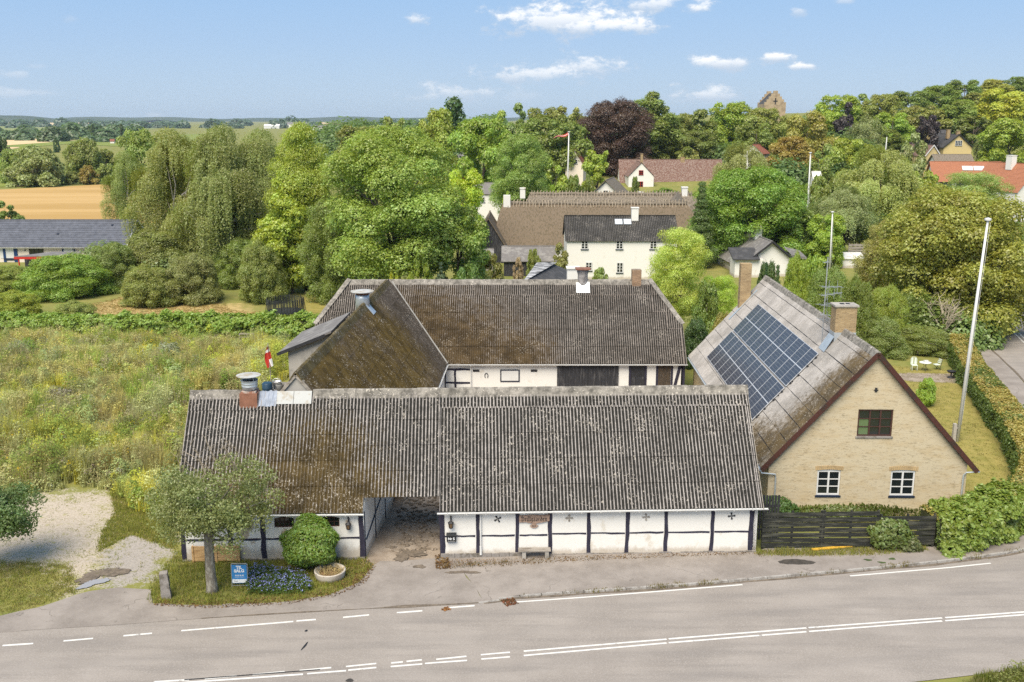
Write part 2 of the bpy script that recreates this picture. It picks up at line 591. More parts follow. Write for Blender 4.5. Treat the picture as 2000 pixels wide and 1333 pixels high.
def brick_mat(name, c1, c2, c3, mortar, scale=1.0, axis='xz'):
    """coursed brickwork: joints, brick to brick colour and weather stains"""
    m, t, b = newmat(name, .9, .15)
    g = N(t, 'ShaderNodeTexCoord').outputs['Object']
    s = N(t, 'ShaderNodeSeparateXYZ')
    lk(t, g, s.inputs[0])
    cb = N(t, 'ShaderNodeCombineXYZ')
    lk(t, M(t, 'ADD', s.outputs[0], s.outputs[1]), cb.inputs[0])
    lk(t, s.outputs[2], cb.inputs[1])
    br = N(t, 'ShaderNodeTexBrick')
    br.inputs['Scale'].default_value = 1
    br.inputs['Brick Width'].default_value = .24 * scale
    br.inputs['Row Height'].default_value = .067 * scale
    br.inputs['Mortar Size'].default_value = .009 * scale
    br.inputs['Mortar Smooth'].default_value = .3
    br.inputs['Color1'].default_value = c1 + (1,)
    br.inputs['Color2'].default_value = c2 + (1,)
    br.inputs['Mortar'].default_value = mortar + (1,)
    lk(t, cb.outputs[0], br.inputs['Vector'])
    p = pos(t, (1, 1, 3))
    st = noise(t, p, .9, 6, .65)
    c = mixc(t, M(t, 'MULTIPLY', smooth(t, st, .42, .68), .6), br.outputs['Color'], c3)
    fine = M(t, 'MULTIPLY_ADD', noise(t, pos(t, (1, 1, 2.6)), 6.5, 5, .78), .5, M(t, 'MULTIPLY', noise(t, pos(t, (.8, .8, 4.2)), 2.6, 4, .75), .5))
    c = mixc(t, M(t, 'MULTIPLY', smooth(t, fine, .50, .62), .62), c, tuple(x * .42 for x in c3))
    lk(t, c, b.inputs['Base Color'])
    bump(t, b, M(t, 'SUBTRACT', M(t, 'MULTIPLY', fine, .4), br.outputs['Fac']), .6, .012)
    return m


MT['brick'] = brick_mat('yellow_brick', (.66, .54, .30), (.46, .345, .17), (.43, .335, .20), (.48, .41, .29))
MT['chim_brick'] = brick_mat('chimney_brick', (.44, .32, .17), (.35, .24, .12), (.24, .17, .10), (.30, .25, .18))


def leaf_mat(name, trans=.48):
    """leaves: the tree's own colour (object colour), varied from leaf to leaf, light passing through"""
    m = bpy.data.materials.new(name)
    m.use_nodes = True
    t = m.node_tree
    t.nodes.clear()
    oi = N(t, 'ShaderNodeObjectInfo')
    at = N(t, 'ShaderNodeAttribute', attribute_name='tint')
    hs = N(t, 'ShaderNodeHueSaturation')
    lk(t, oi.outputs['Color'], hs.inputs['Color'])
    lk(t, M(t, 'MULTIPLY_ADD', at.outputs['Fac'], .05, .475), hs.inputs['Hue'])
    lk(t, M(t, 'MULTIPLY_ADD', at.outputs['Fac'], .8, .6), hs.inputs['Value'])
    lk(t, M(t, 'MULTIPLY_ADD', at.outputs['Fac'], -.25, 1.10), hs.inputs['Saturation'])
    d = N(t, 'ShaderNodeBsdfDiffuse')
    tr = N(t, 'ShaderNodeBsdfTranslucent')
    gl = N(t, 'ShaderNodeBsdfGlossy')
    gl.inputs['Roughness'].default_value = .45
    gl.inputs['Color'].default_value = (1, 1, 1, 1)
    lk(t, hs.outputs[0], d.inputs[0])
    lk(t, mixc(t, 1.0, hs.outputs[0], (1.1, 1.15, .6), 'MULTIPLY'), tr.inputs[0])
    ms = N(t, 'ShaderNodeMixShader')
    ms.inputs[0].default_value = trans
    lk(t, d.outputs[0], ms.inputs[1])
    lk(t, tr.outputs[0], ms.inputs[2])
    m2 = N(t, 'ShaderNodeMixShader')
    m2.inputs[0].default_value = .035
    lk(t, ms.outputs[0], m2.inputs[1])
    lk(t, gl.outputs[0], m2.inputs[2])
    o = N(t, 'ShaderNodeOutputMaterial')
    lk(t, m2.outputs[0], o.inputs[0])
    return m


def plant_mat(name):
    """plants joined in one mesh: colour of each plant stored with it"""
    m = bpy.data.materials.new(name)
    m.use_nodes = True
    t = m.node_tree
    t.nodes.clear()
    at = N(t, 'ShaderNodeAttribute', attribute_name='plant')
    d = N(t, 'ShaderNodeBsdfDiffuse')
    tr = N(t, 'ShaderNodeBsdfTranslucent')
    lk(t, at.outputs['Color'], d.inputs[0])
    lk(t, at.outputs['Color'], tr.inputs[0])
    ms = N(t, 'ShaderNodeMixShader')
    ms.inputs[0].default_value = .4
    lk(t, d.outputs[0], ms.inputs[1])
    lk(t, tr.outputs[0], ms.inputs[2])
    o = N(t, 'ShaderNodeOutputMaterial')
    lk(t, ms.outputs[0], o.inputs[0])
    return m


MT['leaf'] = leaf_mat('leaves')
MT['plant'] = plant_mat('wild_plants')
# ================================================================== THE SETTING
def inside(poly, X, Y):
    ins = np.zeros(X.shape, bool)
    n = len(poly)
    for i in range(n):
        x1, y1 = poly[i][:2]
        x2, y2 = poly[(i + 1) % n][:2]
        c = ((y1 > Y) != (y2 > Y)) & (X < (x2 - x1) * (Y - y1) / (y2 - y1 + 1e-12) + x1)
        ins ^= c
    return ins


def soft_mask(poly, X, Y, soft=.6):
    """1 inside a polygon, fading across its edge"""
    d = np.full(X.shape, 1e9)
    n = len(poly)
    for i in range(n):
        x1, y1 = poly[i][:2]
        x2, y2 = poly[(i + 1) % n][:2]
        vx, vy = x2 - x1, y2 - y1
        t = np.clip(((X - x1) * vx + (Y - y1) * vy) / (vx * vx + vy * vy + 1e-9), 0, 1)
        d = np.minimum(d, np.hypot(X - x1 - t * vx, Y - y1 - t * vy))
    s = np.where(inside(poly, X, Y), d, -d)
    return np.clip(.5 + s / (2 * soft), 0, 1)


def gp(*pts):
    return [tuple(G(*p)[:2]) for p in pts]


P_GRAVEL = gp((-60, 985), (70, 966), (226, 960), (236, 995), (222, 1030), (225, 1075), (205, 1130), (150, 1150), (120, 1105), (0, 1100), (-80, 1100))
P_DRIVE = gp((190, 1085), (268, 1044), (330, 1036), (345, 1075), (300, 1132), (232, 1142), (200, 1128))
P_GRASS_LEFT = gp((-120, 1095), (0, 1095), (140, 1104), (148, 1158), (72, 1185), (0, 1200), (-120, 1220))
P_BED = gp((292, 1178), (296, 1130), (350, 1076), (705, 1084), (726, 1104), (700, 1138), (640, 1163), (560, 1175), (400, 1182))
P_GATE = gp((706, 1104), (714, 1088), (740, 940), (870, 940), (866, 1092), (870, 1112), (800, 1118))
P_YARD = [(-7.0, 54), (14.5, 54), (14.5, 78), (-5.6, 78)]
P_HAY = gp((90, 615), (240, 580), (330, 575), (430, 585), (450, 606), (560, 612), (420, 622), (200, 622), (90, 640))
P_LAWN2 = gp((560, 600), (610, 560), (700, 560), (690, 640), (560, 640))
P_LAWN = [(24.8, 51.5), (30, 53.0), (33.5, 60), (36.5, 70), (40, 84), (30, 88), (26, 84)]
P_PATIO = gp((1755, 728), (1870, 730), (1885, 748), (1800, 747), (1750, 742))

xs = np.concatenate([np.geomspace(-9000, -62, 34)[:-1] if False else -np.geomspace(9000, 62, 34)[:-1], np.arange(-62, 62.01, .56), np.geomspace(62, 9000, 34)[1:]])
ys = np.concatenate([np.linspace(-60, 28, 10), np.arange(30, 112, .56), np.arange(112, 460, 9.0), np.geomspace(460, 12000, 26)])
XX, YY = np.meshgrid(xs, ys)
ZZ = terrain(XX, YY)
near = sstep(60, 80, YY) * (1 - sstep(105, 112, YY))
ZZ = ZZ + (fbm(XX * .35, YY * .35, 3) - .5) * .12 * np.where((XX < -6) & (YY > 47.5), 1, 0) * (1 - sstep(105, 112, YY)) - .02
nx, ny = len(xs), len(ys)
idx = np.arange(nx * ny).reshape(ny, nx)
quads = np.stack([idx[:-1, :-1], idx[:-1, 1:], idx[1:, 1:], idx[1:, :-1]], -1).reshape(-1, 4)
wob = (fbm(XX * .9, YY * .9, 11) - .5) * 1.4
gx, gy = XX + wob, YY + (fbm(XX * .9, YY * .9, 17) - .5) * 1.4
m_gravel = soft_mask(P_GRAVEL, gx, gy, 3.0)
m_drive = soft_mask(P_DRIVE, gx, gy, 1.6)
m_dirt = np.maximum.reduce([soft_mask(P_GATE, XX, YY, .5), soft_mask(P_YARD, gx, gy, .8) * .8, soft_mask(P_PATIO, XX, YY, .3)])
m_hay = soft_mask(P_HAY, gx, gy, 1.0)
m_lawn = np.maximum.reduce([soft_mask(P_LAWN, XX, YY, .6), soft_mask(P_LAWN2, gx, gy, 1.0)])
gm = np.stack([m_gravel, m_dirt, m_hay, m_lawn], -1)

m, t, b = newmat('ground', .95, .1)
ga = N(t, 'ShaderNodeAttribute', attribute_name='cover')
gs = N(t, 'ShaderNodeSeparateColor')
lk(t, ga.outputs['Color'], gs.inputs[0])
ga2 = N(t, 'ShaderNodeAttribute', attribute_name='drive')
p = pos(t)
nb = noise(t, p, .12, 5, .6)
nm = noise(t, p, 1.1, 5, .65)
nf = noise(t, p, 9, 4, .7)
grass = mixc(t, smooth(t, nb, .3, .7), (.175, .185, .048), (.25, .225, .075))
grass = mixc(t, smooth(t, nm, .4, .75), grass, (.14, .165, .042))
grass = mixc(t, M(t, 'MULTIPLY', smooth(t, nf, .5, .8), .5), grass, (.27, .23, .09))
lawn = mixc(t, smooth(t, nm, .3, .7), (.20, .185, .046), (.29, .24, .075))
lawn = mixc(t, M(t, 'MULTIPLY', smooth(t, nf, .45, .8), .5), lawn, (.38, .31, .13))
hay = mixc(t, smooth(t, nm, .3, .7), (.36, .265, .115), (.46, .35, .165))
hay = mixc(t, M(t, 'MULTIPLY', smooth(t, nf, .4, .75), .45), hay, (.24, .185, .06))
gravel = mixc(t, smooth(t, nf, .3, .7), (.33, .275, .21), (.47, .41, .335))
gravel = mixc(t, smooth(t, noise(t, p, 2.2, 4), .56, .72), gravel, (.30, .27, .13))
drive = mixc(t, smooth(t, nf, .3, .7), (.25, .225, .20), (.36, .325, .29))
drive = mixc(t, smooth(t, nm, .60, .7), drive, (.14, .135, .04))
dirt = mixc(t, smooth(t, nm, .3, .7), (.22, .175, .135), (.34, .285, .23))
dirt = mixc(t, M(t, 'MULTIPLY', smooth(t, nf, .5, .8), .5), dirt, (.11, .085, .06))


def edge(v):
    return smooth(t, M(t, 'ADD', v, M(t, 'MULTIPLY', M(t, 'SUBTRACT', M(t, 'MULTIPLY_ADD', nf, .5, M(t, 'MULTIPLY', nm, .6)), .55), 2.1)), .34, .66)


c = mixc(t, edge(ga.outputs['Alpha']), grass, lawn)
c = mixc(t, edge(gs.outputs[2]), c, hay)
c = mixc(t, edge(gs.outputs[0]), c, gravel)
c = mixc(t, edge(gs.outputs[1]), c, dirt)
c = mixc(t, edge(ga2.outputs['Fac']), c, drive)
lk(t, c, b.inputs['Base Color'])
bump(t, b, M(t, 'ADD', nm, nf), .6, .05)
MT['ground'] = m
me = np_mesh('ground', np.stack([XX, YY, ZZ], -1).reshape(-1, 3), quads, MT['ground'],
             {'cover': ('FLOAT_COLOR', gm.reshape(-1, 4)), 'drive': ('FLOAT', m_drive.ravel())}, True)
ground = tag(link('ground', me), kind='structure')


def sheet(name, pts, z, mat, parent=None, jit=0, step=0, zs=None):
    """flat sheet with the given outline, triangulated"""
    q = []
    n = len(pts)
    for i in range(n):
        a, c2 = np.array(pts[i][:2], float), np.array(pts[(i + 1) % n][:2], float)
        k = max(1, int(np.linalg.norm(c2 - a) / step)) if step else 1
        for j in range(k):
            p_ = a + (c2 - a) * j / k
            if jit and j:
                p_ = p_ + np.array([rnd.uniform(-jit, jit), rnd.uniform(-jit, jit)])
            q.append(p_)
    bm = bmesh.new()
    vs_ = [bm.verts.new((p_[0], p_[1], z if zs is None else zs(p_[0], p_[1]))) for p_ in q]
    es = [bm.edges.new((vs_[i], vs_[(i + 1) % len(vs_)])) for i in range(len(vs_))]
    bmesh.ops.triangle_fill(bm, use_beauty=True, use_dissolve=False, edges=es)
    for f_ in bm.faces:
        if f_.normal.z < 0:
            f_.normal_flip()
    me_ = bpy.data.meshes.new(name)
    bm.to_mesh(me_)
    bm.free()
    return link(name, me_, parent, mat)


# ---- asphalt
m, t, b = newmat('asphalt', .9, .15)
p = pos(t)
n1_ = noise(t, p, .35, 5, .6)
n2_ = noise(t, p, 14, 4, .75)
n3_ = noise(t, pos(t, (.25, 2.2, 1)), .8, 4)
c = mixc(t, smooth(t, n1_, .3, .7), (.245, .216, .190), (.295, .262, .232))
c = mixc(t, M(t, 'MULTIPLY', smooth(t, n3_, .42, .7), .6), c, (.20, .178, .160))
c = mixc(t, M(t, 'MULTIPLY', smooth(t, n2_, .46, .70), .6), c, (.37, .335, .305))
c = mixc(t, M(t, 'MULTIPLY', smooth(t, noise(t, p, 30, 2), .60, .72), .5), c, (.10, .092, .088))
lk(t, c, b.inputs['Base Color'])
bump(t, b, n2_, .4, .01)
src = b.inputs['Base Color'].links[0].from_socket
tk = N(t, 'ShaderNodeAttribute', attribute_name='track')
lk(t, mixc(t, M(t, 'MULTIPLY', tk.outputs['Fac'], M(t, 'MULTIPLY_ADD', n3_, .5, .02)), src, (.185, .168, .156)), b.inputs['Base Color'])
MT['asphalt'] = m
m, t, b = newmat('old_asphalt', .92, .12)
p = pos(t)
n1_ = noise(t, p, .5, 6, .65)
n2_ = noise(t, p, 14, 4, .75)
c = mixc(t, smooth(t, n1_, .3, .7), (.195, .170, .150), (.285, .252, .225))
c = mixc(t, M(t, 'MULTIPLY', smooth(t, n2_, .45, .72), .4), c, (.33, .295, .265))
c = mixc(t, smooth(t, noise(t, p, 1.3, 6, .7), .62, .74), c, (.13, .115, .10))
vo = N(t, 'ShaderNodeTexVoronoi', feature='DISTANCE_TO_EDGE')
vo.inputs['Scale'].default_value = .38
vd = N(t, 'ShaderNodeVectorMath', operation='ADD')
nn = N(t, 'ShaderNodeTexNoise')
nn.inputs['Scale'].default_value = 1.5
lk(t, p, nn.inputs['Vector'])
lk(t, p, vd.inputs[0])
lk(t, nn.outputs['Color'], vd.inputs[1])
lk(t, vd.outputs[0], vo.inputs['Vector'])
ck = M(t, 'MULTIPLY', M(t, 'SUBTRACT', 1.0, smooth(t, vo.outputs['Distance'], .004, .016)), smooth(t, n1_, .52, .60))
c = mixc(t, M(t, 'MULTIPLY', ck, .4), c, (.07, .06, .05))
lk(t, c, b.inputs['Base Color'])
bump(t, b, n2_, .5, .012)
MT['asphalt_old'] = m

edge_px = [(-300, 1262), (0, 1236), (220, 1222), (440, 1206), (700, 1191), (945, 1178), (1000, 1169), (1100, 1162), (1300, 1149), (1500, 1132), (1700, 1114), (1850, 1099), (2000, 1077)]
EDGE = [G(*q)[:2] for q in edge_px]
EDGE = [EDGE[0] + np.array([-6.5 * k, -.18 * k]) for k in (7, 6, 5, 4, 3, 2, 1)] + EDGE + [np.array(q) for q in ((31, 49.6), (35, 54.5), (38, 62), (39.9, 71))] + [G(2000, 747)[:2], G(1962, 708)[:2], G(1930, 672)[:2]] + [np.array((52.5, 106.0)), np.array((62.0, 120.0))]
EDGE = np.array(EDGE)


def smooth_path(P_, k=4):
    out = []
    n = len(P_)
    for i in range(n - 1):
        p0, p1, p2, p3 = P_[max(i - 1, 0)], P_[i], P_[i + 1], P_[min(i + 2, n - 1)]
        for j in range(k):
            u = j / k
            out.append(.5 * ((2 * p1) + (-p0 + p2) * u + (2 * p0 - 5 * p1 + 4 * p2 - p3) * u * u + (-p0 + 3 * p1 - 3 * p2 + p3) * u ** 3))
    out.append(P_[-1])
    return np.array(out)


EP = smooth_path(EDGE, 5)


def offset(P_, d):
    t_ = np.gradient(P_, axis=0)
    t_ /= np.linalg.norm(t_, axis=1)[:, None]
    return P_ + np.stack([t_[:, 1], -t_[:, 0]], -1) * d


def ribbon(name, P_, d0, d1, z, mat, parent=None, z1=None):
    A_, B_ = offset(P_, d0), offset(P_, d1)
    n = len(P_)
    zz0 = np.full(n, z) if np.isscalar(z) else z
    zz1 = zz0 if z1 is None else (np.full(n, z1) if np.isscalar(z1) else z1)
    V = np.concatenate([np.column_stack([A_, zz0]), np.column_stack([B_, zz1])])
    i = np.arange(n - 1)
    return link(name, np_mesh(name, V, np.stack([n + i, n + i + 1, i + 1, i], -1), mat), parent)


sg = np.concatenate([[0], np.cumsum(np.linalg.norm(np.diff(EP, axis=0), axis=1))])
ss = np.linspace(0, sg[-1], 360)
RE = np.column_stack([np.interp(ss, sg, EP[:, 0]), np.interp(ss, sg, EP[:, 1])])
kw = np.hanning(41)
kw /= kw.sum()
RS = np.column_stack([np.convolve(np.pad(RE[:, k_], 20, 'reflect', reflect_type='odd'), kw, 'valid') for k_ in (0, 1)])
RN = offset(RS, 9.4)
i = np.arange(len(RE) - 1)
n = len(RE)
lat = np.array([0, .35, .7, 1.05, 1.45, 1.85, 2.3, 2.7, 3.1, 3.6, 4.1, 4.6, 5.1, 5.6, 6.1, 6.6, 7.1, 7.6, 8.1, 8.7, 9.4])
trk = sum(np.exp(-((lat - c_) / .38) ** 2) for c_ in (1.35, 3.05, 5.75, 7.5))
nl_ = len(lat)
V = np.concatenate([np.column_stack([RE + (RN - RE) * (q / 9.4), np.full(n, .012)]) for q in lat])
Fq = np.concatenate([np.stack([(j + 1) * n + i, (j + 1) * n + i + 1, j * n + i + 1, j * n + i], -1) for j in range(nl_ - 1)])
road = tag(link('road', np_mesh('road', V, Fq, MT['asphalt'], {'track': ('FLOAT', np.repeat(trk, n))})), kind='structure')
# ---- the apron in front of the barn
apron = sheet('driveway', [tuple(q) for q in EP if q[0] < -.9][:] + gp((945, 1176), (930, 1150), (905, 1118), (868, 1106), (858, 1091), (780, 1097), (742, 1097), (724, 1110), (700, 1139), (640, 1164), (560, 1176), (400, 1183), (298, 1180), (296, 1152), (232, 1148), (200, 1152), (150, 1162), (72, 1188), (0, 1204), (-300, 1236)) + [(-70, EP[0][1] + 1.5)],
              .02, MT['asphalt_old'], step=.5, jit=.06)
tag(apron, kind='structure')
# ---- the raised pavement and its kerb stones
ki = [i for i, q in enumerate(EP) if q[0] > G(935, 1178)[0]]
KP = EP[ki]


def paveh(x):
    return .02 + .085 * sstep(-1.2, 2.0, x)


inner = gp((868, 1106)) + [(-3.4, 46.35), (4.3, 46.62), (12.4, 46.9), (13.0, 47.35), (21.3, 47.5), (25.3, 48.4), (29.0, 51.5), (32.5, 58), (35.5, 68), (39, 81), (42, 90), (44.5, 95), (49.5, 106)]
pv = sheet('pavement', [tuple(q) for q in offset(KP, -.13)] + inner[::-1] + gp((905, 1118), (930, 1150)), 0, MT['asphalt_old'], step=.8, jit=0, zs=lambda x, y: float(paveh(x)))
tag(pv, kind='structure')
kerb = tag(empty('kerb', (0, 0, 0)), kind='structure')
seg = np.concatenate([[0], np.cumsum(np.linalg.norm(np.diff(KP, axis=0), axis=1))])
Ltot = seg[-1]
kb = MB().box(-.485, .485, -.065, .065, -.14, .0)
kme = kb.mesh('kerb_stone', MT['kerb'])
s_ = 0.25
kn = 0
while s_ < min(Ltot - .5, 62):
    a = np.array([np.interp(s_, seg, KP[:, 0]), np.interp(s_, seg, KP[:, 1])])
    b2 = np.array([np.interp(s_ + .5, seg, KP[:, 0]), np.interp(s_ + .5, seg, KP[:, 1])])
    d = (b2 - a) / np.linalg.norm(b2 - a)
    o = link('kerb_stone', kme, kerb)
    nrm = np.array([-d[1], d[0]])
    q = a + nrm * (.065 + rnd.uniform(-.012, .012))
    o.location = (q[0], q[1], float(paveh(a[0])) + rnd.uniform(0, .018) + .004)
    o.rotation_euler = (0, rnd.uniform(-.008, .008), math.atan2(d[1], d[0]) + rnd.uniform(-.008, .008))
    s_ += 1.0
    kn += 1
# dark silt lying in the gutter below the kerb
m, t, b = newmat('silt', .95, .1)
p = pos(t)
lk(t, mixc(t, smooth(t, noise(t, p, 3, 5, .7), .3, .7), (.095, .078, .062), (.19, .155, .12)), b.inputs['Base Color'])
MT['silt'] = m
silt_me = MB()
wv = .10 + .14 * vnoise(np.arange(len(KP)) * .9, np.zeros(len(KP)), 5)
A_, B_ = KP, offset(KP, 1.0) * wv[:, None] + KP * (1 - wv[:, None])
V = np.concatenate([np.column_stack([A_, np.full(len(KP), .017)]), np.column_stack([B_, np.full(len(KP), .017)])])
i = np.arange(len(KP) - 1)
n = len(KP)
tag(link('silt', np_mesh('silt', V, np.stack([n + i, n + i + 1, i + 1, i], -1), MT['silt'])), kind='stuff')
# the joint between road and apron, open and dirty
JP = np.array([q for q in EP if G(380, 1206)[0] < q[0] < G(955, 1178)[0]])
JP = smooth_path(JP, 6)
wv = .012 + .10 * np.clip(vnoise(np.arange(len(JP)) * .21, np.zeros(len(JP)), 9) - .35, 0, 1) + .16 * np.exp(-((JP[:, 0] - G(795, 1190)[0]) / 1.0) ** 2)
V = np.concatenate([np.column_stack([offset(JP, -1) * wv[:, None] + JP * (1 - wv[:, None]), np.full(len(JP), .027)]),
                    np.column_stack([offset(JP, 1) * (wv * .6)[:, None] + JP * (1 - (wv * .6)[:, None]), np.full(len(JP), .027)])])
i = np.arange(len(JP) - 1)
n = len(JP)
tag(link('pavement_crack', np_mesh('pavement_crack', V, np.stack([n + i, n + i + 1, i + 1, i], -1), MT['silt'])), kind='structure')


# ---- road markings: each painted stroke its own piece of the road
def stroke(a, b_, w=.12, z=.018, name='lane_marking'):
    a, b_ = np.array(a), np.array(b_)
    d = (b_ - a) / np.linalg.norm(b_ - a)
    nrm = np.array([-d[1], d[0]]) * w / 2
    k = max(2, int(np.linalg.norm(b_ - a) / .8))
    V, Fs = [], []
    for j in range(k + 1):
        q = a + (b_ - a) * j / k
        V += [(*(q - nrm * rnd.uniform(.88, 1.06)), z), (*(q + nrm * rnd.uniform(.88, 1.06)), z)]
    for j in range(k):
        Fs.append((2 * j, 2 * j + 2, 2 * j + 3, 2 * j + 1))
    return link(name, MB().add(V, Fs).mesh(name, MT['asphalt_mark']), road)


for q in [(5, 1262, 65, 1258), (124, 1253, 182, 1248), (241, 1243, 297, 1238), (354, 1233, 573, 1215), (579, 1214, 617, 1211), (670, 1207, 721, 1202), (775, 1198, 825, 1194), (876, 1188, 927, 1184),
          (-120, 1272, -60, 1267)]:
    stroke(G(q[0], q[1])[:2], G(q[2], q[3])[:2], .13, name='edge_dash')
EL = [G(*q)[:2] for q in ((1008, 1177), (1150, 1167), (1300, 1155), (1450, 1143))]
for a, b_ in zip(EL[:-1], EL[1:]):
    stroke(a, b_, .11, name='edge_line')
EL = [G(*q)[:2] for q in ((1660, 1126), (1720, 1121), (1790, 1115), (1860, 1109), (1935, 1101))]
for a, b_ in zip(EL[:-1], EL[1:]):
    stroke(a, b_, .11, name='edge_line')
for q in [(300, 1333, 370, 1329), (400, 1327, 463, 1321), (493, 1319, 556, 1313), (585, 1311, 647, 1305), (676, 1303, 735, 1297), (764, 1296, 787, 1294), (794, 1293, 824, 1290), (852, 1289, 911, 1283), (939, 1280, 996, 1275),
          (1023, 1273, 1302, 1249.5), (1306, 1249, 1575, 1227.5), (1579, 1227, 1840, 1208), (1846, 1207.5, 2060, 1192),
          (180, 1349, 330, 1338), (336, 1336, 592, 1318), (600, 1317, 676, 1311), (680, 1310, 735, 1305), (763, 1303, 825, 1298), (830, 1297, 912, 1291), (940, 1288.5, 996, 1284),
          (1023, 1281.5, 1302, 1257), (1306, 1256.5, 1575, 1235), (1580, 1234.5, 1840, 1214), (1846, 1213.5, 2060, 1197)]:
    stroke(G(q[0], q[1])[:2], G(q[2], q[3])[:2], .115, name='centre_line')
for q in [(1960, 630, 2000, 670), (1967, 628, 2006, 667)]:
    stroke(G(q[0], q[1])[:2], G(q[2], q[3])[:2], .14, name='centre_line')


# ---- stains and marks lying on the asphalt
def blob(name, px, py, rx, ry, z, mat, kind='structure', n=26, rot=0, jit=.2, parent=None):
    cx, cy = G(px, py)[:2]
    pts = []
    ph = rnd.uniform(0, 9)
    for k in range(n):
        a = 2 * math.pi * k / n
        r_ = 1 + jit * (math.sin(2 * a + ph) * .5 + math.sin(3 * a + ph * 2) * .35 + rnd.uniform(-.3, .3))
        x, y = rx * math.cos(a) * r_, ry * math.sin(a) * r_
        pts.append((cx + x * math.cos(rot) - y * math.sin(rot), cy + x * math.sin(rot) + y * math.cos(rot)))
    o = sheet(name, pts, z, mat, parent)
    return tag(o, kind=kind)


m, t, b = newmat('damp_asphalt', .55, .3)
lk(t, mixc(t, smooth(t, noise(t, pos(t), 4, 5, .7), .3, .7), (.040, .036, .032), (.078, .068, .058)), b.inputs['Base Color'])
MT['damp'] = m
m, t, b = newmat('water', .08, .6)
b.inputs['Base Color'].default_value = (.28, .27, .27, 1)
MT['water'] = m
m, t, b = newmat('tar', .5, .3)
b.inputs['Base Color'].default_value = (.020, .022, .026, 1)
MT['tar'] = m
blob('damp_patch', 1555, 1102, .82, .34, .112, MT['damp'], rot=-.05)
blob('puddle', 182, 1140, .60, .36, .026, MT['water'], rot=.75, jit=.5, n=60)
blob('mud', 196, 1122, .75, .75, .024, MT['silt'], 'stuff', rot=.2, jit=.9, n=60)
blob('mud', 820, 1108, .25, .22, .036, MT['silt'], 'stuff', jit=.5)
blob('mud', 797, 1084, .55, .75, .036, MT['silt'], 'stuff', jit=.9, n=60)
blob('mud', 905, 1119, .7, .18, .035, MT['silt'], 'stuff', jit=.5)
blob('tar_stain', 595, 1263, .05, .32, .019, MT['tar'], rot=-.25, jit=.3)
blob('tar_stain', 598, 1233, .07, .08, .019, MT['tar'])
blob('tar_stain', 683, 1330, .14, .14, .019, MT['damp'])
a, b_ = G(360, 1329)[:2], G(625, 1309)[:2]
sk = stroke(a, b_, .07, .022, 'skid_mark')
sk.data.materials[0] = MT['tar']
for q in ((1695, 1098), (1722, 1103), (1742, 1096)):
    blob('moss_spot', q[0], q[1], .2, .1, .114, simple('pavement_moss', (.06, .085, .03), .95, var=.3), 'stuff', jit=.4)
cob = MB()
for k in range(420):                                   # rough cobbles on the floor of the gateway
    x = rnd.uniform(-6.4, -3.6)
    y = rnd.uniform(47.0, 58.5)
    if (x > -4.6 - (y - 47) * .02 or x < -5.9 + (y - 50) * -.06) and rnd.random() < .45:
        continue
    r1, r2, hh = rnd.uniform(.09, .17), rnd.uniform(.08, .13), rnd.uniform(.03, .085)
    a = rnd.uniform(0, 3.1)
    ring = [(x + math.cos(a + i * 1.0472) * r1 * rnd.uniform(.85, 1.1), y + math.sin(a + i * 1.0472) * r2 * rnd.uniform(.85, 1.1)) for i in range(6)]
    vs_ = [(q[0], q[1], .0) for q in ring] + [(x + (q[0] - x) * .75, y + (q[1] - y) * .75, hh) for q in ring]
    cob.add(vs_, [(i, (i + 1) % 6, 6 + (i + 1) % 6, 6 + i) for i in range(6)] + [(6, 7, 8, 9, 10, 11)])
tag(cob.obj('cobblestones', patches('cobble', (.26, .215, .17), (.15, .12, .09), 2.5, .5, var=.4)), kind='stuff')

# ---- fields and far country
def field_mat(name, c1, c2, c3, sc=.03, rows=(1, 1, 1)):
    m, t, b = newmat(name, .95, .1)
    p = pos(t, rows)
    c = mixc(t, smooth(t, noise(t, p, sc, 5, .6), .35, .65), c1, c2)
    c = mixc(t, M(t, 'MULTIPLY', smooth(t, noise(t, p, sc * 14, 4, .7), .5, .75), .5), c, c3)
    lk(t, c, b.inputs['Base Color'])
    bump(t, b, noise(t, p, sc * 30, 3, .7), .5, .08)
    return m


MT['wheat'] = field_mat('ripe_wheat', (.38, .24, .085), (.47, .31, .13), (.30, .19, .065), .06, (.10, 1.3, 1))
MT['stubble'] = field_mat('pale_stubble', (.55, .40, .22), (.62, .47, .27), (.45, .34, .17))
MT['pasture'] = field_mat('pasture', (.16, .20, .045), (.21, .235, .055), (.115, .155, .035))
MT['pasture2'] = field_mat('grey_green_field', (.19, .22, .085), (.24, .26, .10), (.15, .175, .06))


def field(name, pxs, mat, z=.06):
    return tag(sheet(name, [tuple(G(*q)[:2]) for q in pxs], z, mat), kind='structure')


field('wheat_field', [(-260, 436), (330, 436), (330, 372), (200, 361), (0, 371), (-260, 380)], MT['wheat'], .05)
field('meadow', [(-260, 378), (0, 366), (200, 357), (420, 360), (420, 326), (0, 336), (-260, 340)], MT['pasture'], .08)
field('stubble_field', [(-260, 293), (20, 292), (110, 276), (150, 275), (60, 268), (-260, 272)], MT['stubble'], .12)
field('pasture_field', [(-100, 288), (60, 288), (130, 282), (420, 295), (420, 262), (230, 266), (150, 275), (20, 284)], MT['pasture'], .18)
field('green_field', [(-400, 254), (280, 257), (330, 246), (-400, 243)], MT['pasture2'], .2)
field('far_stubble_field', [(-400, 243), (340, 246.0), (340, 239.2), (-400, 239.8)], MT['stubble'], .4)
field('town_field', [(560, 244.5), (760, 250), (760, 240.5), (560, 239.2)], MT['stubble'], .4)


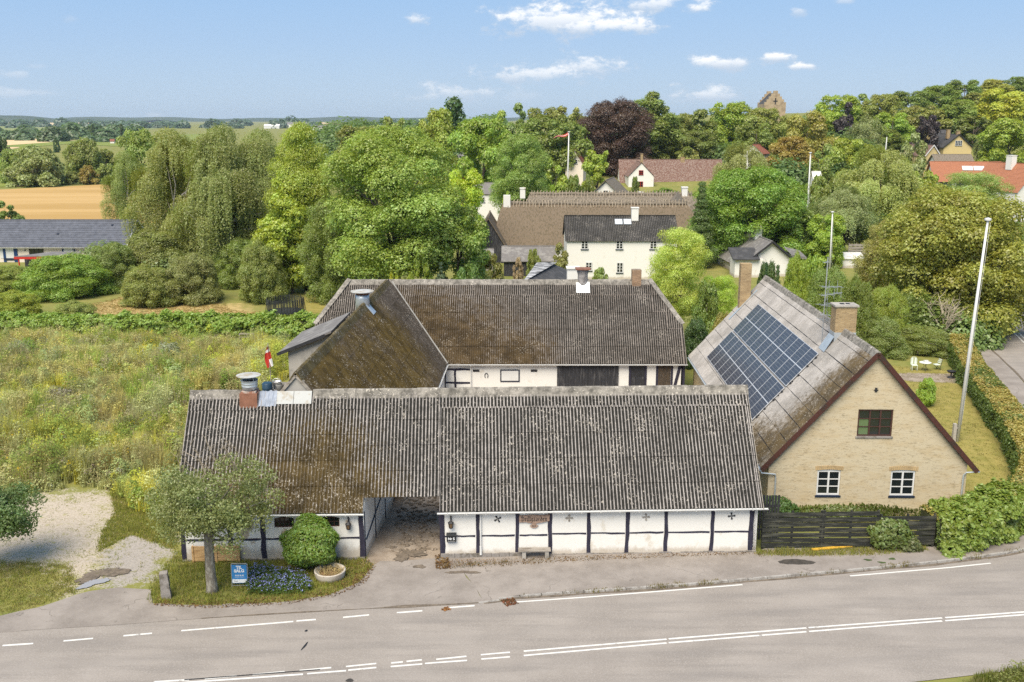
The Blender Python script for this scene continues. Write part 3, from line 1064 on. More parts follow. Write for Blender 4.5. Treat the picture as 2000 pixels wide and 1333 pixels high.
def hill(name, x0, x1, y, depth, hfun, mat, n=40):
    V, Fs = [], []
    for j, (fy, fh) in enumerate(((0, 0), (.25, .6), (.5, 1), (.75, .7), (1, 0))):
        for i in range(n + 1):
            x = x0 + (x1 - x0) * i / n
            V.append((x, y + depth * fy, -2 + (hfun(i / n) + 2) * fh))
    for j in range(4):
        for i in range(n):
            a = j * (n + 1) + i
            Fs.append((a, a + 1, a + n + 2, a + n + 1))
    return tag(link(name, np_mesh(name, V, Fs, mat, smooth_=True)), kind='structure')


MT['far_wood'] = field_mat('far_woodland', (.040, .062, .030), (.058, .080, .036), (.025, .042, .022), .006)
hill('wooded_hill', -4400, -2100, 5600, 900, lambda u: 12 + 52 * math.exp(-((u - .42) / .27) ** 2) + 4 * math.sin(u * 40), MT['far_wood'])
hill('distant_ridge', -3600, 3200, 7600, 1200, lambda u: 30 + 6 * math.sin(u * 23) + 4 * math.sin(u * 61), MT['far_wood'], 120)
# ================================================================== BUILDINGS
def sheet_mesh(name, mat, w=1.062, row=1.38, pitch=.177, amp=.028, seg=6, poly=None, uo=0, vo=0, over=.1, lift=.03, lap=.05):
    """one corrugated sheet; x along the eave, y up the slope; cut by the roof outline when it crosses it"""
    nseg = int(round((w + lap) / pitch * seg))
    us = np.linspace(0, w + lap, nseg + 1)
    hz = np.cos(2 * math.pi * (us + uo) / pitch)
    V, A, Fs = [], [], []
    for (v, dz) in ((0, lift), (row + over, 0.0)):
        for u, h_ in zip(us, hz):
            V.append((u, v, amp * h_ + dz))
            A.append((h_ + 1) / 2)
    n = nseg + 1
    Fs = [(i, i + 1, n + i + 1, n + i) for i in range(nseg)]
    for dz in (0, -.026):
        for u, h_ in zip(us, hz):
            V.append((u, 0.0, amp * h_ + lift + dz))
            A.append((h_ + 1) / 2)
    Fs += [(3 * n + i, 3 * n + i + 1, 2 * n + i + 1, 2 * n + i) for i in range(nseg)]
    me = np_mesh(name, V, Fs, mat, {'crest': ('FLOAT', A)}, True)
    if poly is not None:
        bm = bmesh.new()
        bm.from_mesh(me)
        k = len(poly)
        for i in range(k):
            (u0, v0), (u1, v1) = poly[i], poly[(i + 1) % k]
            nrm = Vector((v1 - v0, -(u1 - u0), 0))
            if nrm.length < 1e-6:
                continue
            bmesh.ops.bisect_plane(bm, geom=bm.verts[:] + bm.edges[:] + bm.faces[:], plane_co=(u0 - uo, v0 - vo, 0), plane_no=nrm.normalized(), clear_outer=True)
            if not bm.faces:
                break
        ok = len(bm.faces) > 0
        bm.to_mesh(me)
        bm.free()
        if not ok:
            bpy.data.meshes.remove(me)
            return None
    return me


def roof_sheets(parent, O, U, V, poly, mat, w=1.062, row=1.38, pitch=.177, amp=.028, seg=6, name='roof_sheet', jit=1.0, lift=.03, lap=.05, over=.1):
    """lay a roof slope sheet by sheet inside a convex outline given counter-clockwise in (along, up)"""
    us = [p[0] for p in poly]
    vs_ = [p[1] for p in poly]
    U, V, O = Vector(U), Vector(V), Vector(O)
    Nn = U.cross(V)
    full = {}

    def within(u, v):
        for i in range(len(poly)):
            (a, b_), (c_, d) = poly[i], poly[(i + 1) % len(poly)]
            if (c_ - a) * (v - b_) - (d - b_) * (u - a) < -1e-6:
                return False
        return True
    v = min(vs_)
    while v < max(vs_) - .02:
        u = min(us)
        while u < max(us) - .02:
            corners = [(u, v), (u + w + .05, v), (u + w + .05, v + row + .1), (u, v + row + .1)]
            inn = [within(*c_) for c_ in corners]
            if all(inn):
                key = 'f'
                if key not in full:
                    full[key] = sheet_mesh(name, mat, w, row, pitch, amp, seg, lift=lift, lap=lap, over=over)
                me = full[key]
            else:
                me = sheet_mesh(name, mat, w, row, pitch, amp, seg, poly, u, v, lift=lift, lap=lap, over=over)
            if me:
                o = link(name, me, parent)
                j = jit * rnd.uniform(-.006, .006)
                P_ = O + U * u + V * (v + jit * rnd.uniform(-.012, .012)) + Nn * (.012 + jit * rnd.uniform(-.004, .008) + (.003 if int(round((u - min(us)) / w)) % 2 else 0))
                frame_at(o, P_, U + V * j * .6, V - U * j * .6)
            u += w
        v += row
    return parent


def ridge_caps(parent, a, b_, mat, slope, step=1.08, half=.30, name='ridge_cap'):
    a, b_ = Vector(a), Vector(b_)
    L = (b_ - a).length
    n = max(1, int(round(L / step)))
    d = (b_ - a) / L
    st = L / n
    tz = math.tan(slope) * half
    prof = [(-half, -tz - .03), (-half, -tz + .02), (-.10, .035), (0, .085), (.10, .035), (half, -tz + .02), (half, -tz - .03), (0, .02)]
    me = MB().prism(prof, -.03, st + .03, 'x').mesh(name, mat)
    side = d.cross(Vector((0, 0, 1))).normalized()
    for i in range(n):
        o = link(name, me, parent)
        up = side.cross(d)
        frame_at(o, a + d * st * i + Vector((0, 0, .03 + rnd.uniform(-.01, .012) + (.012 if i % 2 else 0))), d, -side)
    return n


def wall_panel(name, outline, holes, O, U, mat, parent, depth=.16, flip=False):
    """upright wall face (along, height) with real openings and their reveals"""
    bm = bmesh.new()
    es = []
    loops = [outline] + holes
    rings = []
    for lp in loops:
        vs_ = [bm.verts.new((p_[0], p_[1], 0)) for p_ in lp]
        rings.append(vs_)
        es += [bm.edges.new((vs_[i], vs_[(i + 1) % len(vs_)])) for i in range(len(vs_))]
    bmesh.ops.triangle_fill(bm, use_beauty=True, use_dissolve=False, edges=es)
    for f_ in bm.faces:
        if f_.normal.z < 0:
            f_.normal_flip()
    for vs_ in rings[1:]:
        bk = [bm.verts.new((v_.co.x, v_.co.y, -depth)) for v_ in vs_]
        for i in range(len(vs_)):
            bm.faces.new((vs_[i], vs_[(i + 1) % len(vs_)], bk[(i + 1) % len(vs_)], bk[i]))
        bm.faces.new(bk[::-1])
    me = bpy.data.meshes.new(name)
    bm.to_mesh(me)
    bm.free()
    o = link(name, me, parent, mat)
    frame_at(o, O, U, (0, 0, 1))
    return o


def rect(x, z, w, h):
    return [(x, z), (x + w, z), (x + w, z + h), (x, z + h)]


def window(parent, O, U, w, h, casements, rows, fmat, ft=.06, mt=.028, sillmat=None, bars=1, name='window', head=0.0, deep=.05, sill_w=.05):
    """O lower left corner of the opening; frame standing a little back from the wall face"""
    b = MB()
    b.box(0, ft, 0, h, -deep, .0).box(w - ft, w, 0, h, -deep, 0).box(ft, w - ft, 0, ft, -deep, 0).box(ft, w - ft, h - ft, h, -deep, 0)
    if head:
        k = 8
        pts = [(i * w / k, h + head * math.sin(math.pi * i / k)) for i in range(k + 1)]
        b.prism([(0, h + .002)] + pts[1:-1] + [(w, h + .002)], -deep, 0, 'z')
    cw = (w - 2 * ft) / casements
    wins = []
    for c_ in range(casements):
        x0 = ft + c_ * cw
        if c_:
            b.box(x0 - ft * .55, x0 + ft * .55, ft, h - ft, -deep + .004, .006)
        px0, px1 = x0 + (ft * .55 if c_ else 0), x0 + cw - (ft * .55 if c_ < casements - 1 else 0)
        for k in range(1, bars):
            xx = px0 + (px1 - px0) * k / bars
            b.box(xx - mt / 2, xx + mt / 2, ft, h - ft, -deep + .008, -.004)
        for r_ in range(1, rows):
            zz = ft + (h - 2 * ft) * r_ / rows
            b.box(px0, px1, zz - mt / 2, zz + mt / 2, -deep + .008, -.006)
        for r_ in range(rows):
            for k in range(bars):
                wins.append((px0 + (px1 - px0) * k / bars, px0 + (px1 - px0) * (k + 1) / bars, ft + (h - 2 * ft) * r_ / rows, ft + (h - 2 * ft) * (r_ + 1) / rows))
    o = b.obj(name, fmat, parent)
    frame_at(o, O, U, (0, 0, 1))
    for (a0, a1, z0, z1) in wins:
        MB().box(a0, a1, z0, z1, -deep - .012 + rnd.uniform(-.003, .003), -deep + .01).obj('pane', MT['glass'], o)
    if sillmat:
        MB().box(-.07, w + .07, -.10, -.004, -.06, sill_w).obj('sill', sillmat, o)
    return o


def gutter(parent, a, b_, r_=.065, mat=None, name='gutter'):
    a, b_ = Vector(a), Vector(b_)
    d = (b_ - a).normalized()
    side = d.cross(Vector((0, 0, 1))).normalized()
    vs_, fs = [], []
    n = 7
    for p_ in (a, b_):
        for k in range(n):
            t_ = math.pi + math.pi * k / (n - 1)
            vs_.append(p_ + side * (r_ * math.cos(t_)) + Vector((0, 0, r_ * math.sin(t_))))
    for k in range(n - 1):
        fs.append((k, k + 1, n + k + 1, n + k))
    vs2 = [v_ + Vector((0, 0, .012)) for v_ in vs_]
    m_ = MB().add(vs_, fs).add(vs2, fs)
    L = (b_ - a).length
    k = 0.5
    while k < L:
        p_ = a + d * k
        m_.bar(p_ + side * -r_ + Vector((0, 0, .01)), p_ + side * r_ + Vector((0, 0, .01)), .02, .008)
        m_.box(*sorted((p_.x - .012, p_.x + .012)), *sorted((p_.y - r_ - .01, p_.y - r_ + .01)), p_.z - .07, p_.z - .03)
        k += .95
    return m_.obj(name, mat or MT['gutter'], parent)


def wobble_post(parent, x, w, z0, z1, y=-.022, mat=None, lean=0.0, name='timber_post'):
    n = 5
    vs_, fs = [], []
    for i in range(n + 1):
        z = z0 + (z1 - z0) * i / n
        dx = rnd.uniform(-.024, .024) + lean * (i / n - .5)
        ww = w / 2 * rnd.uniform(.82, 1.14)
        for (sx, yy) in ((-1, .05), (-1, y), (1, y), (1, .05)):
            vs_.append((x + dx + sx * ww, yy, z))
    for i in range(n):
        for k in range(3):
            fs.append((4 * i + k, 4 * i + k + 1, 4 * i + 4 + k + 1, 4 * i + 4 + k))
    fs += [(3, 2, 1, 0), (4 * n, 4 * n + 1, 4 * n + 2, 4 * n + 3)]
    return MB().add(vs_, fs).obj(name, mat or MT['timber'], parent)


def wobble_rail(parent, x0, x1, z, h_=.10, y=-.016, mat=None, drop=0, name='timber_rail'):
    n = 5
    vs_, fs = [], []
    for i in range(n + 1):
        x = x0 + (x1 - x0) * i / n
        dz = rnd.uniform(-.018, .018) + drop * i / n
        hh = h_ / 2 * rnd.uniform(.75, 1.2)
        for (sz, yy) in ((-1, .05), (-1, y), (1, y), (1, .05)):
            vs_.append((x, yy, z + dz + sz * hh))
    for i in range(n):
        for k in range(3):
            fs.append((4 * i + k, 4 * i + 4 + k, 4 * i + 4 + k + 1, 4 * i + k + 1))
    fs += [(0, 1, 2, 3), (4 * n + 3, 4 * n + 2, 4 * n + 1, 4 * n)]
    return MB().add(vs_, fs).obj(name, mat or MT['timber'], parent)


# ---------------------------------------------------------------- the long front barn
A1 = R(1.9)
FB = empty('farm_barn', (-16.4, 46.0, 0), A1, 'long low half-timbered white barn along the road with grey corrugated roof and gateway', 'barn')
W1, EZ, RZ, HALF = 7.84, 2.55, 7.65, 4.2
SL1 = math.atan2(RZ - EZ, HALF)
LEN1 = HALF / math.cos(SL1)
XL = 28.77
GA, GB = 9.05, 12.82


def fb(px, py=1045):
    """along-wall position of a photograph column"""
    p_ = PY(px, py, 46.55)
    return (p_[0] + 16.4) / math.cos(A1)


prof = [(0, -.3), (W1, -.3), (W1, 2.45), (W1 / 2, 2.45 + (W1 / 2) * math.tan(SL1) - .03), (0, 2.45)]
holes_l = []
win_l = [(fb(478), .95, .52), (fb(560), .98, .56), (fb(647), .98, .56)]
for (x, w, h_) in win_l:
    k = 8
    holes_l.append([(x - w / 2, 1.72), (x + w / 2, 1.72)] + [(x + w / 2 - w * i / k, 1.72 + h_ - .09 + .10 * math.sin(math.pi * i / k)) for i in range(0, k + 1)])
wb = MB()
wb.prism(prof, .0, .02, 'x')
wb.box(0, GA, W1 - .2, W1, -.3, 2.45)
lw = wb.obj('wall', MT['white_worn'], FB)
fw = wall_panel('wall', [(0, -.3), (GA, -.3), (GA, 2.60), (0, 2.60)], holes_l, (0, 0, 0), (1, 0, 0), MT['white_worn'], FB)
GS = .105                                              # the gateway's side wall runs slightly askew
gw = MB().prism([(p_[0], p_[1]) for p_ in prof], GA - .25, GA, 'x')
gw.v = [(v_[0] + v_[1] * GS, v_[1], v_[2]) for v_ in gw.v]
gw.obj('gateway_wall', MT['white_wash'], FB)
wall_panel('wall', [(GB, -.3), (XL, -.3), (XL, 2.60), (GB, 2.60)], [], (0, 0, 0), (1, 0, 0), MT['white_wash'], FB)
MB().prism(prof, GB, GB + .25, 'x').prism(prof, XL - .25, XL, 'x').box(GB, XL, W1 - .2, W1, -.3, 2.45).obj('wall', MT['white_wash'], FB)
# stone plinth, rough
pl = MB()
x = GB + .02
while x < XL:
    w = rnd.uniform(.35, .8)
    d_ = rnd.uniform(.06, .13)
    pl.box(x, min(x + w - .02, XL), -d_, .05, -.1, rnd.uniform(.10, .17) + (.10 if x < 18 else 0) * rnd.uniform(.5, 1))
    x += w
pl.obj('plinth', MT['stone'], FB)
pl = MB()
x = .0
while x < GA:
    w = rnd.uniform(.35, .8)
    pl.box(x, min(x + w - .02, GA), -rnd.uniform(.05, .10), .05, -.1, rnd.uniform(.06, .14))
    x += w
pl.obj('plinth', MT['stone'], FB)
posts = [fb(p_) for p_ in (863, 933, 1010, 1074, 1150, 1226, 1302, 1393, 1470)]
for i, x in enumerate(posts):
    wobble_post(FB, min(max(x, GB + .1), XL - .1), (.25 if i in (0, 8) else .19), .14, 2.56, lean=rnd.uniform(-.04, .04))
for i in range(8):
    x0, x1 = posts[i] + .1, posts[i + 1] - .1
    wobble_rail(FB, x0 + .02, x1 - .02, 1.17 + (.02 if i > 2 else -.03), .085 if i else .09)
postl = [.1, fb(455), fb(518), fb(597), GA - .13]
for i, x in enumerate(postl):
    wobble_post(FB, x, .24, .1, 2.56, lean=rnd.uniform(-.05, .05))
for i in range(4):
    wobble_rail(FB, postl[i] + .12, postl[i + 1] - .12, 1.12, .10)
# timbers on the gateway's side wall
for y in (.12, 2.6, 5.2, 7.65):
    o = wobble_post(FB, 0, .13, .0, 2.45, mat=MT['navy'])
    frame_at(o, (GA + y * GS, y, 0), (GS, 1, 0), (-1, GS, 0))
br = MB().bar((GA + .012 + .3 * GS, .3, .9), (GA + .012 + 7.4 * GS, 7.4, 2.42), .03, .10, up=(1, 0, 0)).obj('timber_brace', MT['navy'], FB)
for (x, w, h_) in win_l:
    window(FB, (x - w / 2, -.0 + .06, 1.72), (1, 0, 0), w, h_ - .05, 1, 2, MT['brown_paint'], .05, .035, bars=4, head=.09)
# roof
RF = MB().box(.3, XL - .3, W1 / 2 - .06, W1 / 2 + .06, RZ - .32, RZ - .2).obj('roof', MT['grey_wood'], FB)
UV = (Vector((1, 0, 0)), Vector((0, math.cos(SL1), math.sin(SL1))))
O1 = (0, -.28, EZ)
TOP = LEN1 - .02
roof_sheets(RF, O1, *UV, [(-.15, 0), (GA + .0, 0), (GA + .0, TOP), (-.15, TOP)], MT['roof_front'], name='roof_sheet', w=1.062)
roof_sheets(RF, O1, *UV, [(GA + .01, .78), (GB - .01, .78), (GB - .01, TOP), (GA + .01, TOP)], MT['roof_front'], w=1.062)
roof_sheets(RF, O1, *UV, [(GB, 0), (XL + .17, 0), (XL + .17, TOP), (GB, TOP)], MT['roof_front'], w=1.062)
MB().add([(-.15, W1 + .28, EZ), (GA, W1 + .28, EZ), (GA, W1 / 2, RZ - .02), (-.15, W1 / 2, RZ - .02), (GB, W1 + .28, EZ), (XL + .17, W1 + .28, EZ), (XL + .17, W1 / 2, RZ - .02), (GB, W1 / 2, RZ - .02)], [(0, 3, 2, 1), (4, 7, 6, 5)]).obj('roof_slope', MT['roof_front'], RF)
ridge_caps(RF, (-.15, W1 / 2, RZ - .02), (2.62, W1 / 2, RZ - .02), MT['ridge'], SL1)
ridge_caps(RF, (6.2, W1 / 2, RZ - .02), (XL + .2, W1 / 2, RZ + .02), MT['ridge'], SL1)
MB().bar((-.17, -.30, EZ - .06), (-.17, W1 / 2, RZ - .10), .03, .14).bar((XL + .19, -.30, EZ - .06), (XL + .19, W1 / 2, RZ - .10), .03, .14).obj('verge_board', MT['grey_wood'], RF)
gutter(FB, (2.0, -.36, EZ - .03), (GA + .03, -.36, EZ - .05))
gutter(FB, (GB - .12, -.36, EZ - .05), (XL + .42, -.36, EZ - .02))
x = fb(939)
MB().tube([(x, -.36, EZ - .09), (x, -.08, EZ - .28), (x, -.075, .62)], .045, 8).tube([(x, -.075, .62), (x, -.10, .16)], .06, 8).obj('downpipe', MT['gutter'], FB)
x = fb(604)
MB().tube([(x, -.36, EZ - .09), (x, -.08, EZ - .28), (x, -.075, .3)], .045, 8).obj('downpipe', MT['gutter'], FB)


def on_slope(x, t_, lift=0.0):
    """point of the front slope, t from eave (0) to ridge (1)"""
    return Vector((x, -.28 + HALF * t_, EZ + (RZ - EZ) * t_)) + Vector((0, -math.sin(SL1), math.cos(SL1))) * lift


# flashings where the side wing rises behind the ridge
x0, x1 = 4.30, 6.12
for i, (a, b_) in enumerate(((x0 + .0, x0 + .88), (x0 + .9, x1))):
    MB().add([on_slope(a, .885, .065), on_slope(b_, .885, .065), on_slope(b_, .995, .075), on_slope(a, .995, .075), on_slope(a, .885, .05), on_slope(b_, .885, .05)],
             [(0, 1, 2, 3), (4, 5, 1, 0)]).obj('flashing', MT['zinc_white'], RF)
n = 12
vs_ = []
for j, t_ in enumerate((.865, .91, .96, 1.0)):
    for i in range(n + 1):
        vs_.append(on_slope(3.42 + .9 * i / n, t_ + rnd.uniform(-.006, .006), .07 + .03 * math.sin(i * 2.1 + j) * .8))
MB().add(vs_, [(j * (n + 1) + i, j * (n + 1) + i + 1, (j + 1) * (n + 1) + i + 1, (j + 1) * (n + 1) + i) for j in range(3) for i in range(n)]).obj('tarpaulin', MT['tarp'], RF)
# brick stump and sheet-metal cowl on the ridge
cx = (PY(494, 770, 50)[0] + 16.4)
CW = MB().prism([(W1 / 2 - .66, RZ - .95), (W1 / 2 + .4, RZ - .6), (W1 / 2 + .4, RZ - .02), (W1 / 2 - .52, RZ + .02)], cx - .45, cx + .45, 'x').obj('chimney', MT['rust'], RF)
MB().box(cx - .37, cx + .37, W1 / 2 - .46, W1 / 2 + .36, RZ - .1, RZ + .10).obj('chimney_top', patches('rusty_mortar', (.42, .37, .33), (.3, .14, .09), 3, .5), CW)
MB().lathe([(.30, RZ + .05), (.31, RZ + .16), (.39, RZ + .19), (.405, RZ + .33), (.415, RZ + .34), (.405, RZ + .35), (.41, RZ + .47), (.42, RZ + .48), (.41, RZ + .49), (.44, RZ + .64), (.45, RZ + .65), (.42, RZ + .65), (.40, RZ + .49)], 22, (cx, W1 / 2 - .08)).obj('cowl_pipe', MT['zinc'], CW, True)
MB().lathe([(.40, RZ + .51), (.40, RZ + .52)], 20, (cx, W1 / 2 - .08)).obj('cowl_throat', MT['iron'], CW)
cl = MB()
for k in range(4):
    t_ = math.pi / 4 + k * math.pi / 2
    cl.bar((cx + .40 * math.cos(t_), W1 / 2 - .08 + .40 * math.sin(t_), RZ + .58), (cx + .42 * math.cos(t_) - .03, W1 / 2 - .08 + .42 * math.sin(t_), RZ + .90), .03, .015)
cl.obj('cowl_bracket', MT['zinc'], CW)
MB().lathe([(.62, RZ + .88), (.625, RZ + .90), (.02, RZ + .95)], 26, (cx - .03, W1 / 2 - .08)).obj('cowl_lid', MT['zinc_white'], CW)
# iron wall crosses
for (px, tilt) in ((972, .5), (1112, 0), (1263, .05), (1432, .1)):
    x = fb(px, 1010)
    z = 2.03
    q = MB()
    for k in range(4):
        a = tilt + k * math.pi / 2
        q.bar((x + .03 * math.cos(a), -.022, z + .03 * math.sin(a)), (x + .14 * math.cos(a), -.022, z + .14 * math.sin(a)), .05, .03, up=(0, 1, 0))
        q.lathe([(.05, -.01), (.05, .01)], 8)
        vs_ = q.v[-16:]
        q.v[-16:] = [(x + .145 * math.cos(a) + v_[0], -.024 + v_[2], z + .145 * math.sin(a) + v_[1]) for v_ in vs_]
    q.obj('wall_tie', MT['iron'] if px in (972, 1432) else MT['grey_wood'], FB)

# ---------------------------------------------------------------- the mossy side wing
A2 = R(-1.8)
SW = empty('barn_wing', (-11.3, 50.35, 0), A2, 'side wing with steep mossy brown corrugated roof and grey rendered gable behind the front barn', 'barn')
HS, EZ2, RZ2 = 5.3, 2.45, 8.5
SL2 = math.atan2(RZ2 - EZ2, HS)
L2 = HS / math.cos(SL2)
g = [(-HS + .15, 0), (HS - .25, 0), (HS - .25, EZ2 + .1), (0, RZ2 - .12), (-HS + .15, EZ2 + .1)]
MB().prism([(-2.2, 6.2), (2.2, 6.2), (0, RZ2 - .12)], .05, .3, 'y').obj('gable_wall', MT['render_grey'], SW)
MB().box(HS - .45, HS - .25, 4.0, 27.4, 0, EZ2 + .1).box(-HS + .15, -HS + .35, .3, 30, 0, EZ2 + .1).obj('wall', MT['white_wash'], SW)
WR = MB().box(-.06, .06, .3, 30, RZ2 - .4, RZ2 - .26).obj('roof', MT['grey_wood'], SW)
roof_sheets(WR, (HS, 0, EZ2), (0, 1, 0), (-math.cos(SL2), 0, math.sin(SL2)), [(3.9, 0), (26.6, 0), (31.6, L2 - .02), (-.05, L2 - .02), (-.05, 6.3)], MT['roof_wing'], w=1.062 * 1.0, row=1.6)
MB().add([(-HS, -.05, EZ2), (-HS, 31, EZ2), (0, 31, RZ2 - .02), (0, -.05, RZ2 - .02)], [(0, 1, 2, 3)]).obj('roof_slope', MT['roof_wing'], WR)
ridge_caps(WR, (0, -.05, RZ2), (0, 30.6, RZ2), MT['ridge_moss'], SL2, half=.36)
MB().bar((.02, -.03, RZ2 - .07), (1.9, -.03, RZ2 - 2.24), .16, .05, up=(0, 1, 0)).bar((-.02, -.03, RZ2 - .07), (-1.9, -.03, RZ2 - 2.24), .16, .05, up=(0, 1, 0)).obj('verge_board', MT['grey_wood'], WR)
gutter(SW, (HS + .07, 4.0, EZ2 - .02), (HS + .07, 26.6, EZ2 - .02))
MB().bar((HS + .05, 26.7, EZ2 + .07), (.35, 31.4, RZ2 - .18), .12, .03, up=(0, 0, 1)).obj('valley_flashing', simple('grey_flashing', (.27, .26, .24), .8, var=.25), WR)
# vent pipe with a round lid astride the ridge
q = G(722, 583, RZ2 + .35)
loc = Matrix.Rotation(-A2, 4, 'Z') @ (Vector(q) - Vector((-11.3, 50.35, 0)))
vy = loc.y
VP = MB().lathe([(.52, RZ2 - .6), (.50, RZ2 + .35), (.50, RZ2 + .62)], 20, (-.15, vy)).obj('vent_pipe', MT['zinc'], WR, True)
MB().lathe([(.47, RZ2 + .60), (.47, RZ2 + .82)], 18, (-.15, vy)).obj('vent_throat', MT['rust'], VP)
MB().lathe([(.84, RZ2 + .84), (.84, RZ2 + .88), (.02, RZ2 + .93)], 26, (-.15, vy)).obj('vent_lid', MT['zinc_white'], VP)
MB().add([(.05, vy - .55, RZ2 + .1), (.75, vy - .62, RZ2 - .72), (.75, vy + .45, RZ2 - .72), (.05, vy + .4, RZ2 + .1), (.05, vy - .55, RZ2 + .05), (.75, vy - .62, RZ2 - .78)],
         [(0, 1, 2, 3), (0, 4, 5, 1)]).obj('vent_flashing', MT['zinc'], VP)
# tall lean-to standing out of the far slope
LT = MB()
LT.box(-3.4, -.8, 11.6, 17.5, 0, 7.0)
LT.prism([(-3.4, 7.0), (-.8, 7.0), (-.8, 8.05)], 11.6, 17.5, 'y')
lt = LT.obj('lean_to', MT['render_grey'], SW)
MB().prism([(-4.0, 6.93), (-4.0, 6.83), (-.5, 8.27), (-.5, 8.39)], 11.25, 17.8, 'y').obj('lean_to_roof', MT['slate_grey'], lt)
MB().bar((-4.02, 11.23, 6.85), (-.9, 11.23, 8.10), .2, .05, up=(0, 1, 0)).obj('lean_to_verge', MT['iron'], lt)

# ---------------------------------------------------------------- the rear barn across the yard
RB = empty('farm_barn', (-16.0, 77.3, 0), 0, 'rear barn across the yard with brown corrugated half-hipped roof and black double doors', 'barn')
XR = 29.85
HR, EZ3, RZ3 = 5.25, 2.42, 8.3
SL3 = math.atan2(RZ3 - EZ3, HR)
L3 = HR / math.cos(SL3)
W3 = 2 * HR - .6


def rbx(px, py=735):
    return PY(px, py, 77.3)[0] + 16.0


def rbz(px, py):
    return PY(px, py, 77.3)[2]


prof = [(0, -.2), (W3, -.2), (W3, EZ3), (W3 / 2, RZ3 - .35), (0, EZ3)]
cutz = 5.1
prof_h = [(0, -.2), (W3, -.2), (W3, EZ3), (W3 - (cutz - EZ3) / math.tan(SL3), cutz), ((cutz - EZ3) / math.tan(SL3), cutz), (0, EZ3)]
MB().prism(prof_h, 0, .3, 'x').prism(prof_h, XR - .3, XR, 'x').box(0, XR, W3 - .25, W3, -.2, EZ3).box(.0, XR, .0, .25, -.2, 2.75).obj('wall', MT['white_wash'], RB)
RR = MB().box(3, XR - 3, W3 / 2 - .06, W3 / 2 + .06, RZ3 - .4, RZ3 - .28).obj('roof', MT['grey_wood'], RB)
O3 = (0, -.30, EZ3)
vh = (cutz + .1 - EZ3) / math.sin(SL3)
poly3 = [(-.05, 0), (XR + .10, 0), (XR + .05, vh), (XR - 2.35, L3 - .02), (2.4, L3 - .02), (-.05, vh)]
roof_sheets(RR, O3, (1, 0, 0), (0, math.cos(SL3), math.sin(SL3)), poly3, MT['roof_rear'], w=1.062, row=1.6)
MB().add([(-.05, W3 + .3, EZ3), (XR + .1, W3 + .3, EZ3), (XR + .05, W3 / 2 + (RZ3 - cutz) / math.tan(SL3), cutz), (XR - 2.35, W3 / 2, RZ3 - .02), (2.4, W3 / 2, RZ3 - .02), (-.05, W3 / 2 + (RZ3 - cutz) / math.tan(SL3), cutz)],
         [(5, 4, 3, 2, 1, 0)]).obj('roof_slope', MT['roof_rear'], RR)
dyh = (RZ3 - cutz - .1) / math.tan(SL3)
MB().add([(XR + .05, W3 / 2 - dyh, cutz + .1), (XR + .05, W3 / 2 + dyh, cutz + .1), (XR - 2.35, W3 / 2, RZ3)], [(0, 1, 2)]).obj('half_hip', MT['roof_rear'], RR)
MB().add([(-.05, W3 / 2 - dyh, cutz + .1), (-.05, W3 / 2 + dyh, cutz + .1), (2.4, W3 / 2, RZ3)], [(2, 1, 0)]).obj('half_hip', MT['roof_rear'], RR)
ridge_caps(RR, (2.35, W3 / 2, RZ3), (XR - 2.3, W3 / 2, RZ3), MT['ridge'], SL3)
for (a, b_) in (((XR + .05, W3 / 2 - dyh - .05, cutz + .05), (XR - 2.35, W3 / 2 - .05, RZ3 + .03)), ((-.05, W3 / 2 - dyh - .05, cutz + .05), (2.4, W3 / 2 - .05, RZ3 + .03))):
    a, b_ = Vector(a), Vector(b_)
    n = 4
    for i in range(n):
        p0, p1 = a.lerp(b_, i / n), a.lerp(b_, (i + 1.06) / n)
        MB().bar(p0 + Vector((0, 0, .05 + .02 * (i % 2))), p1 + Vector((0, 0, .05 + .02 * (i % 2))), .42, .07, up=(0, -.5, 1)).obj('hip_cap', MT['ridge'], RR)
gutter(RB, (10.3, -.38, EZ3 - .03), (XR + .15, -.38, EZ3 - .03), .07)
# yard front: timbers, doors, fittings
wobble_post(RB, rbx(868), .24, 0, 2.7)
wobble_post(RB, rbx(889), .16, 0, 1.9)
wobble_rail(RB, rbx(869), rbx(918), rbz(890, 722), .16)
wobble_rail(RB, rbx(852), rbx(918), rbz(890, 748), .16)
x = rbx(920)
MB().tube([(x, -.38, EZ3 - .1), (x, -.09, EZ3 - .35), (x, -.09, .1)], .05, 8).obj('downpipe', MT['gutter'], RB)

x0, x1, z0, z1 = rbx(977), rbx(1015), rbz(996, 746), rbz(996, 722)
NB = MB().box(x0, x1, -.05, -.005, z0, z1).obj('notice_board', MT['navy'], RB)
MB().box(x0 + .1, x1 - .1, -.07, -.052, z0 + .1, z1 - .1).obj('board_panel', MT['white_paint'], NB)
for px in (930, 1043):
    MB().box(rbx(px) - .26, rbx(px) + .26, -.03, -.003, rbz(px, 726.5), rbz(px, 722)).obj('air_grate', MT['iron'], RB)
hx, hz = rbx(950), rbz(950, 734)
MB().tube([(hx + .13 * math.cos(t_), -.03, hz + .2 * math.sin(t_)) for t_ in np.linspace(-.9, math.pi + .9, 12)], .03, 6).obj('horseshoe', MT['iron'], RB)
